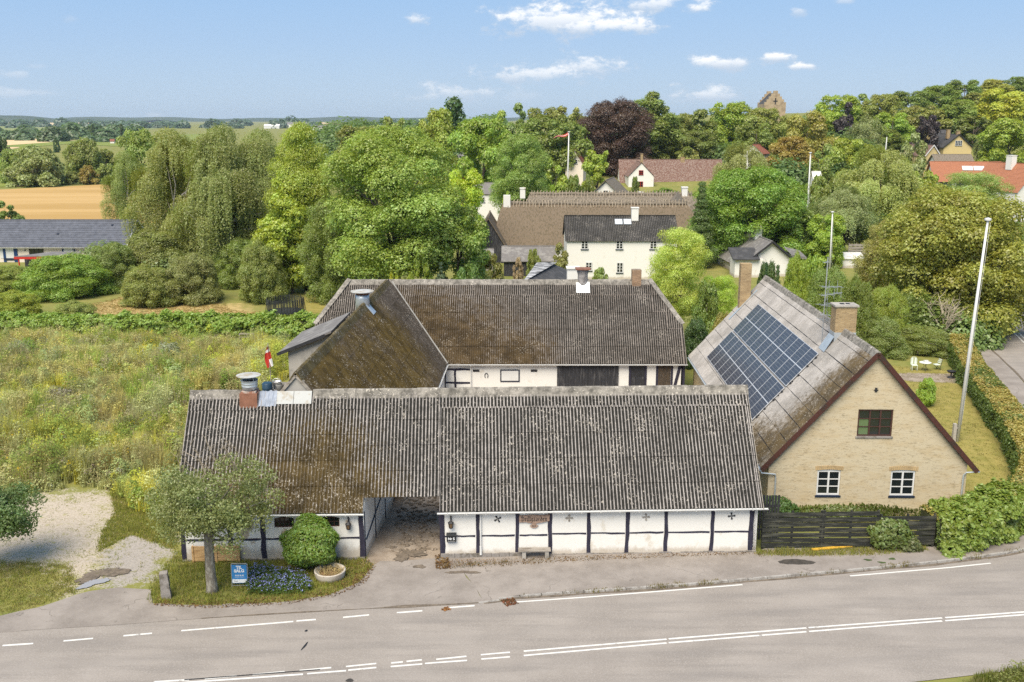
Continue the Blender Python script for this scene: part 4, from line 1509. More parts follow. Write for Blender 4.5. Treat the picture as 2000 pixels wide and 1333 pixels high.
# sliding doors of upright boards
dx0, dx1, dz1 = rbx(1088), rbx(1208), 2.5
nb = 22
for i in range(nb):
    a = dx0 + (dx1 - dx0) * i / nb
    b_ = dx0 + (dx1 - dx0) * (i + 1) / nb
    if i == nb // 2:
        a += .03
    MB().box(a + .006, b_ - .006, -.075 - rnd.uniform(0, .015), -.02, .05, dz1).obj('door_board', MT['black_wood'], RB)
MB().box(dx0, dx1, -.02, -.004, .03, dz1).obj('door_backing', MT['iron'], RB)
for (p0, p1) in ((1228, 1263), (1281, 1314)):
    f = MB()
    a, b_ = rbx(p0), rbx(p1)
    f.box(a, a + .17, -.05, .0, 0, 2.62).box(b_ - .17, b_, -.05, .0, 0, 2.62).box(a + .17, b_ - .17, -.05, 0, 2.3, 2.45)
    fo = f.obj('door_frame', MT['timber'], RB)
    if p0 == 1228:
        MB().box(a + .17, b_ - .17, -.02, -.004, 0, 2.3).obj('doorway', MT['iron'], fo)
        for i in range(6):
            aa = a + .22 + (b_ - a - .44) * i / 6
            MB().box(aa, aa + (b_ - a - .44) / 6 - .012, -.045, -.022, .05, 1.3).obj('door_board', MT['black_wood'], fo)
    else:
        for i in range(6):
            aa = a + .18 + (b_ - a - .36) * i / 6
            MB().box(aa, aa + (b_ - a - .36) / 6 - .01, -.04, -.005, .05, 2.3).obj('door_board', patches('brown_door_boards', (.085, .062, .042), (.05, .04, .03), 3, .5, stretch=(4, 4, .8)), fo)
wobble_post(RB, rbx(1335), .2, 0, 2.62)
MB().bar((rbx(1316), -.02, .1), (rbx(1329), -.02, 2.5), .24, .05, up=(0, 1, 0)).obj('timber_brace', MT['timber'], RB)
wobble_rail(RB, rbx(1315), rbx(1334), .3, .16)
# ridge chimneys: a slender zinc-clad one and a brick stump
cxr = rbx(1138, 560) * 1.0 + .35
ZC = MB().lathe([(.42, RZ3 - .5), (.42, RZ3 + .55), (.50, RZ3 + .78), (.50, RZ3 + .98)], 10, (cxr, W3 / 2)).obj('chimney', patches('grey_mortar', (.32, .30, .29), (.16, .15, .145), 4, .52), RR)
MB().box(cxr - .62, cxr + .62, W3 / 2 - .62, W3 / 2 + .62, RZ3 + .98, RZ3 + 1.06).obj('chimney_cap', MT['rust'], ZC)
o = MB().box(cxr - .52, cxr + .52, 0, 0, 0, 0)
sx0, sx1 = cxr - .56, cxr + .56


def on_slope3(x, t_, lift=0.0):
    return Vector((x, -.30 + HR * t_, EZ3 + (RZ3 - EZ3) * t_)) + Vector((0, -math.sin(SL3), math.cos(SL3))) * lift


MB().add([on_slope3(sx0, .845, .075), on_slope3(sx1, .845, .075), on_slope3(sx1, 1.0, .085), on_slope3(sx0, 1.0, .085), on_slope3(sx0, .845, .05), on_slope3(sx1, .845, .05)], [(0, 1, 2, 3), (4, 5, 1, 0)]).obj('chimney_flashing', MT['zinc'], ZC)
cx2 = rbx(1237, 545) + .85
MB().box(cx2 - .38, cx2 + .38, W3 / 2 - .38, W3 / 2 + .38, RZ3 - .5, RZ3 + .95).obj('chimney', brick_mat('stump_brick', (.36, .23, .14), (.27, .165, .10), (.18, .12, .08), (.25, .2, .15)), RR)

# ---------------------------------------------------------------- the yellow-brick house
A3 = R(-1.2)
BHX, BHY = 19.6, 52.0
BH = empty('brick_house', (BHX, BHY, 0), A3, 'yellow brick farmhouse gable with red-brown verge boards and pale sheet roof', 'house')
HB, EZ4, RZ4, LB = 5.87, 2.72, 9.27, 26.3
SL4 = math.atan2(RZ4 - EZ4, HB)
L4 = HB / math.cos(SL4)
HW = 5.42


def bl(px, py):
    p_ = Matrix.Rotation(-A3, 3, 'Z') @ (Vector(PY(px, py, BHY + (px - 1705) * -.0006)) - Vector((BHX, BHY, 0)))
    return p_.x, p_.z


def wrect(px0, py0, px1, py1):
    x0, z1 = bl(px0, py0)
    x1, z0 = bl(px1, py1)
    return x0, z0, x1 - x0, z1 - z0


wl = wrect(1597, 917, 1639, 968)
wr = wrect(1741, 918, 1784, 969)
wu = wrect(1677, 800, 1741, 853)
ze = EZ4 + (HB - HW) * math.tan(SL4) - .12
def arch(x, z, w, h_, hd=.07):
    k = 8
    return [(x, z), (x + w, z)] + [(x + w - w * i / k, z + h_ - hd + hd * math.sin(math.pi * i / k)) for i in range(k + 1)]
wall_panel('gable_wall', [(-HW, -.2), (HW, -.2), (HW, ze), (0, RZ4 - .14), (-HW, ze)], [arch(*wl), arch(*wr), rect(*wu)], (0, 0, 0), (1, 0, 0), MT['brick'], BH, .2)
MB().box(-HW, -HW + .3, .01, LB - .1, -.2, ze).box(HW - .3, HW, .01, LB - .1, -.2, ze).prism([(-HW, -.2), (HW, -.2), (HW, ze), (0, RZ4 - .14), (-HW, ze)], LB - .4, LB - .1, 'y').obj('wall', MT['brick'], BH)
for w_ in (wl, wr):
    window(BH, (w_[0] + .01, .045, w_[1] + .01), (1, 0, 0), w_[2] - .02, w_[3] - .09, 2, 3, MT['white_paint'], .085, .04, MT['navy'], deep=.06, head=.07, sill_w=.10)
WU = window(BH, (wu[0] + .01, .045, wu[1] + .01), (1, 0, 0), wu[2] - .02, wu[3] - .02, 3, 3, MT['brown_paint'], .075, .035, MT['stone'], deep=.06, sill_w=.10)
m, t, b = newmat('curtained_glass', .08, .7)
b.inputs['Base Color'].default_value = (.10, .15, .07, 1)
for c_ in [q_ for q_ in WU.children if q_.name.startswith('pane')][:2]:
    c_.data.materials[0] = m
# soldier courses over the lower windows and a gable ventilator
for w_ in (wl, wr):
    n = 14
    me = MB().box(-.045, .045, -.022, .02, 0, .23).mesh('lintel_brick', simple('lintel_brick', (.40, .285, .15), .9, var=.3))
    for i in range(n):
        o = link('brick', me, BH)
        u = (i + .5) / n
        o.location = (w_[0] - .12 + (w_[2] + .24) * u, 0, w_[1] + w_[3] - .05 + .05 * math.sin(math.pi * u))
        o.rotation_euler = (0, (u - .5) * .25, 0)
vx, vz = bl(1711, 762)
MB().box(vx - .06, vx + .06, -.03, .02, vz - .12, vz + .12).bar((vx - .12, -.03, vz), (vx + .12, -.03, vz), .03, .04).obj('wall_tie', MT['iron'], BH)
BR = MB().box(-.06, .06, .3, LB - .5, RZ4 - .45, RZ4 - .3).obj('roof', MT['grey_wood'], BH)
roof_sheets(BR, (-HB, LB, EZ4), (0, -1, 0), (math.cos(SL4), 0, math.sin(SL4)), [(0, 0), (LB + .22, 0), (LB + .22, L4 - .02), (0, L4 - .02)], MT['roof_house'], w=1.13, row=1.02, pitch=.1130, amp=.014, seg=4, lift=.02, lap=-.05, over=-.035)
MB().add([(-HB, -.2, EZ4 - .03), (-HB, LB, EZ4 - .03), (0, LB, RZ4 - .03), (0, -.2, RZ4 - .03)], [(0, 3, 2, 1)]).obj('underlay', MT['iron'], BR)
MB().add([(HB, -.22, EZ4), (HB, LB, EZ4), (0, LB, RZ4 - .01), (0, -.22, RZ4 - .01), (HB, -.22, EZ4 - .05), (0, -.22, RZ4 - .06)], [(0, 1, 2, 3), (0, 3, 5, 4)]).obj('roof_slope', MT['roof_house'], BR)
ridge_caps(BR, (0, -.22, RZ4 + .01), (0, LB, RZ4 + .01), MT['ridge'], SL4, half=.24, step=.8)
for s in (-1, 1):
    vb = MB()
    vb.bar((s * (HB + .02), -.25, EZ4 - .10), (0, -.25, RZ4 - .04), .05, .26, up=(0, 0, 1))
    vb.obj('verge_board', MT['verge_red'], BR)
    MB().bar((s * (HB - .1), -.1, EZ4 - .12), (0, -.1, RZ4 - .2), .24, .03, up=(0, 0, 1)).obj('soffit', MT['verge_red'], BR)
gutter(BH, (-HB - .07, LB, EZ4 - .03), (-HB - .07, -.3, EZ4 - .05), .07, MT['zinc'])
gutter(BH, (HB + .07, -.3, EZ4 - .05), (HB + .07, LB, EZ4 - .03), .07, MT['zinc'])
MB().tube([(-HB - .07, -.2, EZ4 - .1), (-HB + .0, -.22, EZ4 - .24), (-HW + .35, -.1, EZ4 - .36), (-HW + .38, -.09, EZ4 - .6), (-HW + .38, -.09, .1)], .045, 8).obj('downpipe', MT['zinc'], BH)
MB().tube([(HB + .05, -.2, EZ4 - .1), (HW - .1, -.16, EZ4 - .16), (HW - .2, -.09, EZ4 - .35), (HW - .2, -.09, .1)], .045, 8).obj('downpipe', MT['zinc'], BH)


def on_roof4(y, t_, lift=0.0):
    return Vector((-HB + HB * t_, y, EZ4 + (RZ4 - EZ4) * t_)) + Vector((-math.sin(SL4), 0, math.cos(SL4))) * lift


# chimney near the street gable
cy = 6.1
CH = MB().box(-.62, .62, cy - .48, cy + .48, RZ4 - 1.2, RZ4 + 1.42).obj('chimney', MT['chim_brick'], BR)
MB().box(-.70, .70, cy - .56, cy + .56, RZ4 + 1.42, RZ4 + 1.52).obj('chimney_cap', MT['concrete'], CH)
MB().box(-.28, -.05, cy - .16, cy + .1, RZ4 + 1.52, RZ4 + 1.56).box(.08, .3, cy - .1, cy + .16, RZ4 + 1.52, RZ4 + 1.55).obj('chimney_flue', MT['iron'], CH)
MB().add([Vector((-.66, cy - .6, RZ4 - .35)), on_roof4(cy - .62, .80, .05), on_roof4(cy + .55, .80, .05), Vector((-.66, cy + .5, RZ4 - .35))], [(0, 1, 2, 3)]).box(-.64, .64, cy - .50, cy + .50, RZ4 - .7, RZ4 - .12).obj('chimney_flashing', MT['zinc'], CH)
# slender chimney at the far end of the near slope
C2 = MB().box(-HB * .30 - .42, -HB * .30 + .42, LB - 1.0, LB - .3, RZ4 - 3.4, RZ4 + 1.15).obj('chimney', MT['chim_brick'], BR)
MB().add([on_roof4(LB - 1.3, .50, .05), on_roof4(LB - 1.3, .86, .05), on_roof4(LB - .95, .86, .06), on_roof4(LB - .95, .5, .06)], [(0, 1, 2, 3)]).obj('chimney_flashing', MT['zinc'], C2)
# window and entrance seen past the end of the barn
window(BH, (-HW - .004, 22.6, .6), (0, -1, 0), 1.2, 1.5, 2, 2, MT['white_paint'], .1, .04)
# ================================================================== THE VILLAGE BEHIND
def corrug_plane(parent, O, U, V, w, h, mat, pitch=.30, amp=.035, name='roof_slope', seg=4):
    n = int(w / pitch * seg)
    us = np.linspace(0, w, n + 1)
    hz = np.cos(2 * math.pi * us / pitch)
    V_ = [(u, 0, amp * q) for u, q in zip(us, hz)] + [(u, h, amp * q) for u, q in zip(us, hz)]
    Fs = [(i, i + 1, n + 2 + i, n + 1 + i) for i in range(n)]
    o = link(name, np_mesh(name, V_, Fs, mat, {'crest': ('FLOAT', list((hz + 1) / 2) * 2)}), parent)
    return frame_at(o, O, U, V)


def courses(parent, O, U, V, w, h, mat, step=.34, name='roof_slope', skew=0.0, th=.05):
    """tiled slope: courses laid over each other, each with its own lower edge"""
    n = max(2, int(h / step))
    b = MB()
    k = max(3, int(w / 1.2))
    for i in range(n):
        v0, v1 = h * i / n, h * (i + 1.12) / n
        for j in range(k):
            u0, u1 = w * j / k + rnd.uniform(-.01, .01), w * (j + 1) / k
            z = th * rnd.uniform(.75, 1.25)
            b.add([(u0, v0, z), (u1, v0, z), (u1, min(v1, h), .0), (u0, min(v1, h), .0), (u0, v0, z - th), (u1, v0, z - th)], [(0, 1, 2, 3), (4, 5, 1, 0)])
    return frame_at(b.obj(name, mat, parent), O, U, V)


def house(name, label, cat, x, y, rot, L, Wd, eave, rise, wallm, roofm, z0=0.0, wins=(), gwins=(), chims=(), roof='plain', oh=.3, frame=None, group=None, sink=1.0, bargeboard=None, pitch=.3, loft_wall=None):
    """L along the ridge (local x), front wall on local y=0, left gable on local x=0"""
    root = empty(name, (x, y, z0), R(rot), label, cat, group)
    rz = eave + rise
    sl = math.atan2(rise, Wd / 2)
    hl = (Wd / 2 + oh) / math.cos(sl)
    ez = eave - oh * math.tan(sl)
    MB().box(0, L, 0, Wd, -sink, eave - .07).obj('wall', wallm, root)
    MB().prism([(.02, eave - .15), (Wd - .02, eave - .15), (Wd / 2, rz - .2)], .01, L - .01, 'x').obj('gable', loft_wall or wallm, root)
    ro = MB().box(-.2, L + .2, Wd / 2 - .12, Wd / 2 + .12, rz + .02, rz + .12).obj('roof', roofm, root)
    for (O, U, V) in (((-oh, -oh, ez), (1, 0, 0), (0, math.cos(sl), math.sin(sl))), ((L + oh, Wd + oh, ez), (-1, 0, 0), (0, -math.cos(sl), math.sin(sl)))):
        if roof == 'corrug':
            corrug_plane(ro, O, U, V, L + 2 * oh, hl, roofm, pitch)
        elif roof == 'tiles':
            courses(ro, O, U, V, L + 2 * oh, hl, roofm)
        else:
            frame_at(MB().box(0, L + 2 * oh, 0, hl, -.06, .06).obj('roof_slope', roofm, ro), O, U, V)
    if bargeboard:
        for xx in (-oh - .03, L + oh + .03):
            MB().bar((xx, -oh, ez - .02), (xx, Wd / 2, rz + .02), .06, .26).bar((xx, Wd + oh, ez - .02), (xx, Wd / 2, rz + .02), .06, .26).obj('verge_board', bargeboard, ro)
    for (a, z, w, h_, cs, rw) in wins:
        window(root, (a, -.085, z), (1, 0, 0), w, h_, cs, rw, frame or MT['white_paint'], .09, .05, MT['navy'], deep=.05)
    for (a, z, w, h_, cs, rw) in gwins:       # left gable (local -x)
        window(root, (-.085, a + w, z), (0, -1, 0), w, h_, cs, rw, frame or MT['white_paint'], .09, .05, MT['navy'], deep=.05)
    for (a, b_, w, h_, cm) in chims:
        c_ = MB().box(a - w / 2, a + w / 2, b_ - w * .42, b_ + w * .42, rz - 1.4, rz + h_).obj('chimney', cm, ro)
        MB().box(a - w / 2 - .07, a + w / 2 + .07, b_ - w * .42 - .07, b_ + w * .42 + .07, rz + h_, rz + h_ + .12).obj('chimney_cap', cm, c_)
    return root


def at(px, py, Y):
    p_ = PY(px, py, Y)
    return p_[0], p_[2]


# ---- white two-storey house
hx0, _ = at(1107, 500, 135)
hx1, _ = at(1322, 500, 135)
_, hz = at(1200, 469, 135)
wins = []
for px in (1142, 1210, 1276):
    a, z = at(px - 7, 487, 135)
    a2, z2 = at(px + 7, 470.5, 135)
    wins.append((a - hx0, z, a2 - a, z2 - z, 2, 3))
for px, y0, y1 in ((1150, 529, 512.5), (1210.5, 533, 513)):
    a, z = at(px - 6.5, y0, 135)
    a2, z2 = at(px + 6.5, y1, 135)
    wins.append((a - hx0, z, a2 - a, z2 - z, 2, 3))
WH = house('white_house', 'white two-storey house with dark corrugated roof, two skylights and navy window sills', 'house', hx0, 135, 0, hx1 - hx0, 7.6, hz, 2.9, MT['white_wash'], MT['roof_far'],
           wins=wins, chims=[((hx1 - hx0) * .635, 3.4, .95, 1.1, MT['white_wash'])], roof='corrug', oh=.25, pitch=.24)
sl = math.atan2(2.9, 3.8)
for px in (1208, 1225):
    a, _ = at(px, 430, 138)
    o = MB().box(-.52, .52, 0, 1.05, .04, .14).obj('skylight', MT['zinc'], WH)
    frame_at(o, (a - hx0, 2.35, hz + 2.35 * 2.9 / 3.8), (1, 0, 0), (0, math.cos(sl), math.sin(sl)))
    MB().box(-.42, .42, .1, .95, .14, .15).obj('pane', MT['white_paint'], o)

# ---- thatched barns with crossed sticks along their ridges
def thatch(name, label, px0, px1, ypx, Y, Wd, eave, rise, rot, mat, nst, z0=0.0, hip0=2.0, hip1=2.0, wallm=None, chims=()):
    xA, zA = at(px0, ypx, Y + Wd / 2)
    xB, _ = at(px1, ypx, Y + Wd / 2)
    L = (xB - xA) / math.cos(R(rot))
    root = empty(name, (xA, Y + (Wd / 2 if rot else 0) * 0, z0), R(rot), label, 'house')
    rz = zA - z0
    eave = rz - rise
    MB().box(.4, L - .4, .5, Wd - .5, -1, eave + .3).obj('wall', wallm or MT['white_wash'], root)
    nU, nV = 46, 9
    for side in (0, 1):
        V_, Fs = [], []
        for j in range(nV + 1):
            v = j / nV
            for i in range(nU + 1):
                u = i / nU
                x0 = hip0 * v * v
                x1 = L - hip1 * v * v
                bulge = .28 * math.sin(v * math.pi) + .08 * math.sin(i * 1.7 + j) * (1 - v) + rnd.uniform(-.04, .04)
                yy = -.3 + (Wd / 2 + .3) * v
                yy = yy if side == 0 else Wd - yy
                V_.append((x0 + (x1 - x0) * u, yy - (bulge * .6 if side == 0 else -bulge * .6), eave - .25 + (rise + .25) * v + bulge * .6))
        for j in range(nV):
            for i in range(nU):
                a = j * (nU + 1) + i
                Fs.append((a, a + 1, a + nU + 2, a + nU + 1) if side == 0 else (a + nU + 1, a + nU + 2, a + 1, a))
        q = link('roof' if side == 0 else 'roof_slope', np_mesh('thatch', V_, Fs, mat, smooth_=True), root if side == 0 else RTH)
        if side == 0:
            RTH = q
            me_t = q.data
    for (xe, s_, hp) in ((0, 1, hip0), (L, -1, hip1)):
        V_ = [(xe, -.2, eave - .2), (xe, Wd + .2, eave - .2), (xe + s_ * hp, Wd / 2, rz), (xe + s_ * hp * .3, Wd * .22, eave + rise * .45), (xe + s_ * hp * .3, Wd * .78, eave + rise * .45)]
        MB().add(V_, [(0, 1, 4, 3), (3, 4, 2)]).obj('hip', mat, RTH)
    rg = MB().tube([(hip0 + (L - hip0 - hip1) * i / 24, Wd / 2 + rnd.uniform(-.05, .05), rz - .05 + rnd.uniform(-.05, .07)) for i in range(25)], [.34 + rnd.uniform(-.03, .03) for i in range(25)], 7)
    rg.obj('ridge_straw', MT['thatch'], RTH, True)
    stk = MB().bar((-.0, -.72, -.70), (.0, .10, .42), .13, .10, up=(1, 0, 0)).bar((.10, .72, -.70), (.10, -.10, .42), .13, .10, up=(1, 0, 0)).mesh('ridge_stick', MT['stick'])
    for i in range(nst):
        o = link('ridge_stick', stk, RTH)
        o.location = (hip0 + (L - hip0 - hip1) * (i + .5 + rnd.uniform(-.15, .15)) / nst, Wd / 2, rz + .12 + rnd.uniform(-.06, .06))
        o.rotation_euler = (rnd.uniform(-.08, .08), rnd.uniform(-.12, .12), rnd.uniform(-.1, .1))
    for (px, w, h_) in chims:
        cxx, _ = at(px, ypx, Y + Wd / 2)
        cxx = (cxx - xA) / math.cos(R(rot))
        c_ = MB().box(cxx - w / 2, cxx + w / 2, Wd / 2 - w / 2, Wd / 2 + w / 2, rz - .8, rz + h_).obj('chimney', MT['white_worn'], RTH)
        MB().box(cxx - w / 2 - .08, cxx + w / 2 + .08, Wd / 2 - w / 2 - .08, Wd / 2 + w / 2 + .08, rz + h_ - .1, rz + h_ + .12).obj('chimney_cap', MT['white_worn'], c_)
    return root, xA, L, rz, RTH


TB, tx, tL, trz, _ = thatch('thatched_house', 'long brown thatched roof with crossed ridge sticks just behind the white two-storey house', 966, 1362, 397, 155, 11.5, 2.4, 6.0, -1.5, MT['thatch_brown'], 58, hip0=1.2)
TB2, tx2, tL2, trz2, RT2 = thatch('thatched_house', 'second thatched roof with white chimneys and ridge sticks, behind the first thatched roof', 1018, 1372, 379, 178, 10.5, 2.4, 5.2, -.8, MT['thatch'], 52, hip0=1.5,
                               chims=((1020, .95, 1.0), (1335, 1.0, 1.2)))
cx_, cz_ = at(990, 395, 160.5)
CHB = MB().box(cx_ - .55, cx_ + .55, 160, 161.1, cz_ - 3, cz_ + 1.1)
q = CHB.obj('chimney', MT['white_worn'], TB)
q.matrix_parent_inverse = TB.matrix_basis.inverted()
# eyebrow dormer and the chimney's thatch collar on the second roof
ex, ez_ = at(1273, 397, 181)
n = 10
vs_, fs = [], []
for j, (yy, k) in enumerate(((0, 1.0), (1.6, .75), (3.0, .25))):
    for i in range(n + 1):
        t_ = math.pi * i / n
        vs_.append((ex + math.cos(t_) * 1.35 * k, 180.2 + yy, ez_ - 1.0 + math.sin(t_) * 1.35 * k + yy * .55))
for j in range(2):
    for i in range(n):
        a = j * (n + 1) + i
        fs.append((a, a + 1, a + n + 2, a + n + 1))
q = MB().add(vs_, fs).obj('eyebrow_dormer', MT['thatch'], TB2)
q.matrix_parent_inverse = TB2.matrix_basis.inverted()
q2 = MB().box(ex - 1.1, ex + 1.1, 180.3, 180.5, ez_ - 1.3, ez_ - .35).obj('dormer_window', MT['glass'], TB2)
q2.matrix_parent_inverse = TB2.matrix_basis.inverted()
# ridge of a cross wing meeting the second roof below its right chimney
wx, wz = at(1318, 398, 176)
wv = MB()
for s in (-1, 1):
    wv.add([(wx + 1.6, 183, wz + 1.7), (wx - .9, 172.5, wz + .1), (wx - .9 + s * 2.6, 172.5, wz - 2.6), (wx + 1.6 + s * 2.6, 183, wz - 1.0)], [(0, 1, 2, 3)])
q = wv.obj('cross_roof', MT['thatch'], TB2)
q.matrix_parent_inverse = TB2.matrix_basis.inverted()

# ---- black plank gable left of the thatch
bx0, _ = at(905, 470, 151)
bx1, _ = at(1003, 470, 151)
PB = house('plank_barn', 'black plank barn gable with thatched slope beside the large green tree', 'barn', bx1, 151, 90, 12, bx1 - bx0, .6, 6.2, MT['black_wood'], MT['thatch_brown'], oh=.35, loft_wall=MT['black_wood'])
for i in range(40):
    u = (i + .5) / 40
    y_ = (bx1 - bx0) * u
    hgt = .6 + 6.0 * (1 - abs(u - .5) * 2)
    MB().box(-.05, -.005, y_ - .09, y_ + .09, -1, hgt).obj('plank', MT['black_wood'], PB)

# ---- sheds in front
sx0, _ = at(918, 488, 143)
sx1, _ = at(962, 488, 143)
SH = house('garden_shed', 'small grey wooden shed with double doors below the black plank barn', 'shed', sx0, 143, 0, sx1 - sx0, 3.0, 2.2, .8, MT['grey_wood'], MT['slate_grey'], oh=.2)
wd = (sx1 - sx0)
for k in (0, 1):
    MB().box(wd * (.42 + .26 * k), wd * (.42 + .26 * k) + wd * .24, -.06, -.01, .05, 1.95).obj('door', simple('shed_door', (.34, .32, .27), .9, var=.15), SH)
MB().box(wd * .06, wd * .28, -.05, -.01, 1.0, 1.6).obj('pane', MT['glass'], SH)
sx0, _ = at(984, 490, 138)
sx1, _ = at(1083, 490, 138)
BS = house('long_shed', 'low black shed with plain grey roof left of the white two-storey house', 'shed', sx0, 138, 0, sx1 - sx0, 4.6, 2.3, 1.6, MT['black_wood'], MT['slate_grey'], oh=.35)
# ---- low roof with pale flashed hip just behind the rear barn
LR = empty('flat_house', (0, 0, 0), 0, 'low house with dark felt roof and pale flashed hip behind the rear barn', 'house')
e0 = Vector((at(945, 548, 98)[0], 98, 3.0)); e1 = Vector((at(1190, 548, 98)[0], 98, 3.0))
e2 = Vector((at(1190, 530, 110)[0], 110, 3.0)); e3 = Vector((at(1000, 520, 112)[0], 112, 3.0))
ap = Vector((at(1077, 514, 108)[0], 108, at(1077, 514, 108)[1]))
pk = Vector((at(1085, 511, 111)[0], 111, at(1085, 511, 111)[1]))
hp0 = Vector((at(1025, 549, 98.2)[0], 98.2, at(1025, 547, 98.2)[1]))
MB().add([e0, hp0, ap, pk, e3], [(0, 1, 2, 3, 4)]).obj('roof_slope', MT['slate_dark'], LR)
MB().add([hp0, e1, e2, ap], [(0, 1, 2, 3)]).obj('roof_slope', MT['slate_dark'], LR)
MB().add([hp0 + Vector((-.05, -.02, .03)), hp0 + Vector((.25, -.02, .04)), ap + Vector((.6, 0, .05)), ap + Vector((-1.6, 0, .05))], [(0, 1, 2, 3)]).obj('hip_flashing', patches('worn_flashing', (.07, .07, .072), (.50, .50, .51), 1.6, .52, stretch=(.5, 3, 1), soft=.04), LR)
MB().box(e0.x + .5, e1.x - .5, 98.6, 109, -.3, 2.9).obj('wall', MT['white_wash'], LR)
cx_, cz_ = at(1119, 535, 103)
MB().box(cx_ - .62, cx_ + .62, 102.5, 103.7, 2.0, cz_ + .55).box(cx_ - .7, cx_ + .7, 102.4, 103.8, cz_ + .55, cz_ + .7).obj('chimney', MT['white_wash'], LR)

# ---- small thatched house, white gable
gx0, _ = at(1152, 385, 205)
gx1, _ = at(1213, 385, 205)
_, gz = at(1180, 353, 205)
_, ge = at(1180, 383, 205)
house('thatched_cottage', 'small thatched cottage with white gable and thick straw ridge above the thatched roofs', 'house', gx1, 205, 90 - 14, 11, gx1 - gx0, ge, gz - ge, MT['white_wash'], MT['thatch'], oh=.5, gwins=[((gx1 - gx0) * .42, ge + .2, 1.0, .9, 2, 2)])

# ---- red-brown tiled farmhouse with a white gabled wing
zt = 0.0
fx0, fz0 = at(1212, 357, 300)
fx1, _ = at(1412, 357, 300)
tz = float(terrain(fx0 + 10, 300))
_, fr = at(1300, 312, 304)
_, fe = at(1300, 357, 300)
RH = house('tiled_farmhouse', 'white farmhouse with long mottled red-brown tiled roof', 'house', fx0, 300, 0, fx1 - fx0, 9, fe - tz, fr - fe, MT['white_wash'], MT['tile_brown'], tz, roof='tiles', oh=.3, sink=3,
      wins=[((fx1 - fx0) * .70, fe - tz - 2.3, 1.0, 1.5, 1, 2), ((fx1 - fx0) * .82, fe - tz - 2.3, 1.3, 1.5, 1, 2)],
      chims=[((fx1 - fx0) * .62, 4.4, 1.2, .6, MT['chim_brick'])])
gx0, _ = at(1228, 340, 291)
gx1, _ = at(1277, 340, 291)
_, gt = at(1250, 318, 291)
_, ge = at(1250, 344, 291)
tz2 = float(terrain((gx0 + gx1) / 2, 291))
house('farmhouse_wing', 'white gable wing with two red windows on the red-brown tiled farmhouse', 'house', gx1, 291, 90, 12, gx1 - gx0, ge - tz2, gt - ge, MT['white_wash'], MT['tile_brown'], tz2, roof='tiles', oh=.25, sink=3, frame=MT['red'],
      gwins=[((gx1 - gx0) * .42, ge - tz2 + .3, 1.3, 1.3, 2, 2), ((gx1 - gx0) * .42, ge - tz2 - 3.2, 1.4, 1.6, 2, 2)],
      chims=[(1.2, (gx1 - gx0) * .48, .8, 2.4, MT['chim_brick'])])
sgx, sgz = at(1249, 290, 292)
# ---- pale gable with red roof by the pennant mast
gx0, _ = at(1104, 330, 290)
gx1, _ = at(1139, 330, 290)
_, gt = at(1119, 293, 290)
_, ge = at(1119, 322, 290)
tz2 = float(terrain(gx0, 290))
house('red_roofed_house', 'pale gabled house with red tiled roof right of the mast flying a pennant', 'house', gx1, 290, 90 - 12, 10, gx1 - gx0, ge - tz2, gt - ge, MT['pink_wash'], MT['tile_red'], tz2, roof='tiles', oh=.25, sink=4,
      gwins=[((gx1 - gx0) * .32, ge - tz2 + .2, .9, 1.2, 1, 2)])
# ---- dark red shed
rx0, rz_ = at(903, 345, 255)
rx1, _ = at(929, 345, 255)
house('red_shed', 'dark red plank shed half hidden among trees left of the mast', 'shed', rx0, 255, 0, rx1 - rx0, 5, at(915, 325, 255)[1] - float(terrain(rx0, 255)), .9, MT['plank_red'], MT['slate_grey'], float(terrain(rx0, 255)), oh=.3, sink=4)
wx0, wz0 = at(925, 400, 212)
wx1, _ = at(985, 400, 212)
house('white_cottage', 'white cottage half hidden below the pale round tree', 'house', wx0, 212, 0, wx1 - wx0, 6, at(950, 378, 212)[1], 2.0, MT['white_wash'], MT['slate_grey'], oh=.3, sink=1,
      wins=[(1.4, at(950, 378, 212)[1] - 1.9, 1.0, 1.1, 2, 2)])
# ---- dark-roofed house with white gable and chimney on the right
gx0, _ = at(1448, 520, 138)
gx1, _ = at(1560, 520, 138)
_, gt = at(1511, 472, 138)
_, ge = at(1511, 516, 138)
DH = house('white_gabled_house', 'white gable with black verge boards, dark sheet roof and white chimney behind the brick house', 'house', gx1, 138, 90 + 3, 13, gx1 - gx0, ge, gt - ge, MT['white_wash'], MT['slate_grey'], oh=.55, bargeboard=MT['iron'],
           chims=[(6.2, (gx1 - gx0) * .52, 1.1, 1.3, MT['white_wash'])])
ax0, az0 = at(1430, 505, 137)
ax1, az1 = at(1474, 505, 137)
MB().prism([(0, 0), (0, .18), (3.6, 1.35), (3.6, 1.15)], ax0, ax1 + .6, 'x').obj('annex_roof', MT['slate_dark'], DH).matrix_parent_inverse = DH.matrix_basis.inverted() @ Matrix.Translation((0, 136.4, az0 - .2))
q = MB().box(ax0 + .4, ax1 + 1.2, 136.9, 140, -1, az0 - .1).obj('annex_wall', MT['white_wash'], DH)
q.matrix_parent_inverse = DH.matrix_basis.inverted()
ax0, az0 = at(1541, 497, 139)
ax1, az1 = at(1572, 497, 139)
q = MB().add([(ax0, 138, az0 + .1), (ax1, 138, az0 - .3), (ax1, 142, az0 + .2), (ax0, 142, az0 + .7), (ax0, 138, az0 - .25), (ax1, 138, az0 - .6)], [(0, 1, 2, 3), (4, 5, 1, 0)]).obj('porch_roof', MT['slate_grey'], DH)
q.matrix_parent_inverse = DH.matrix_basis.inverted()
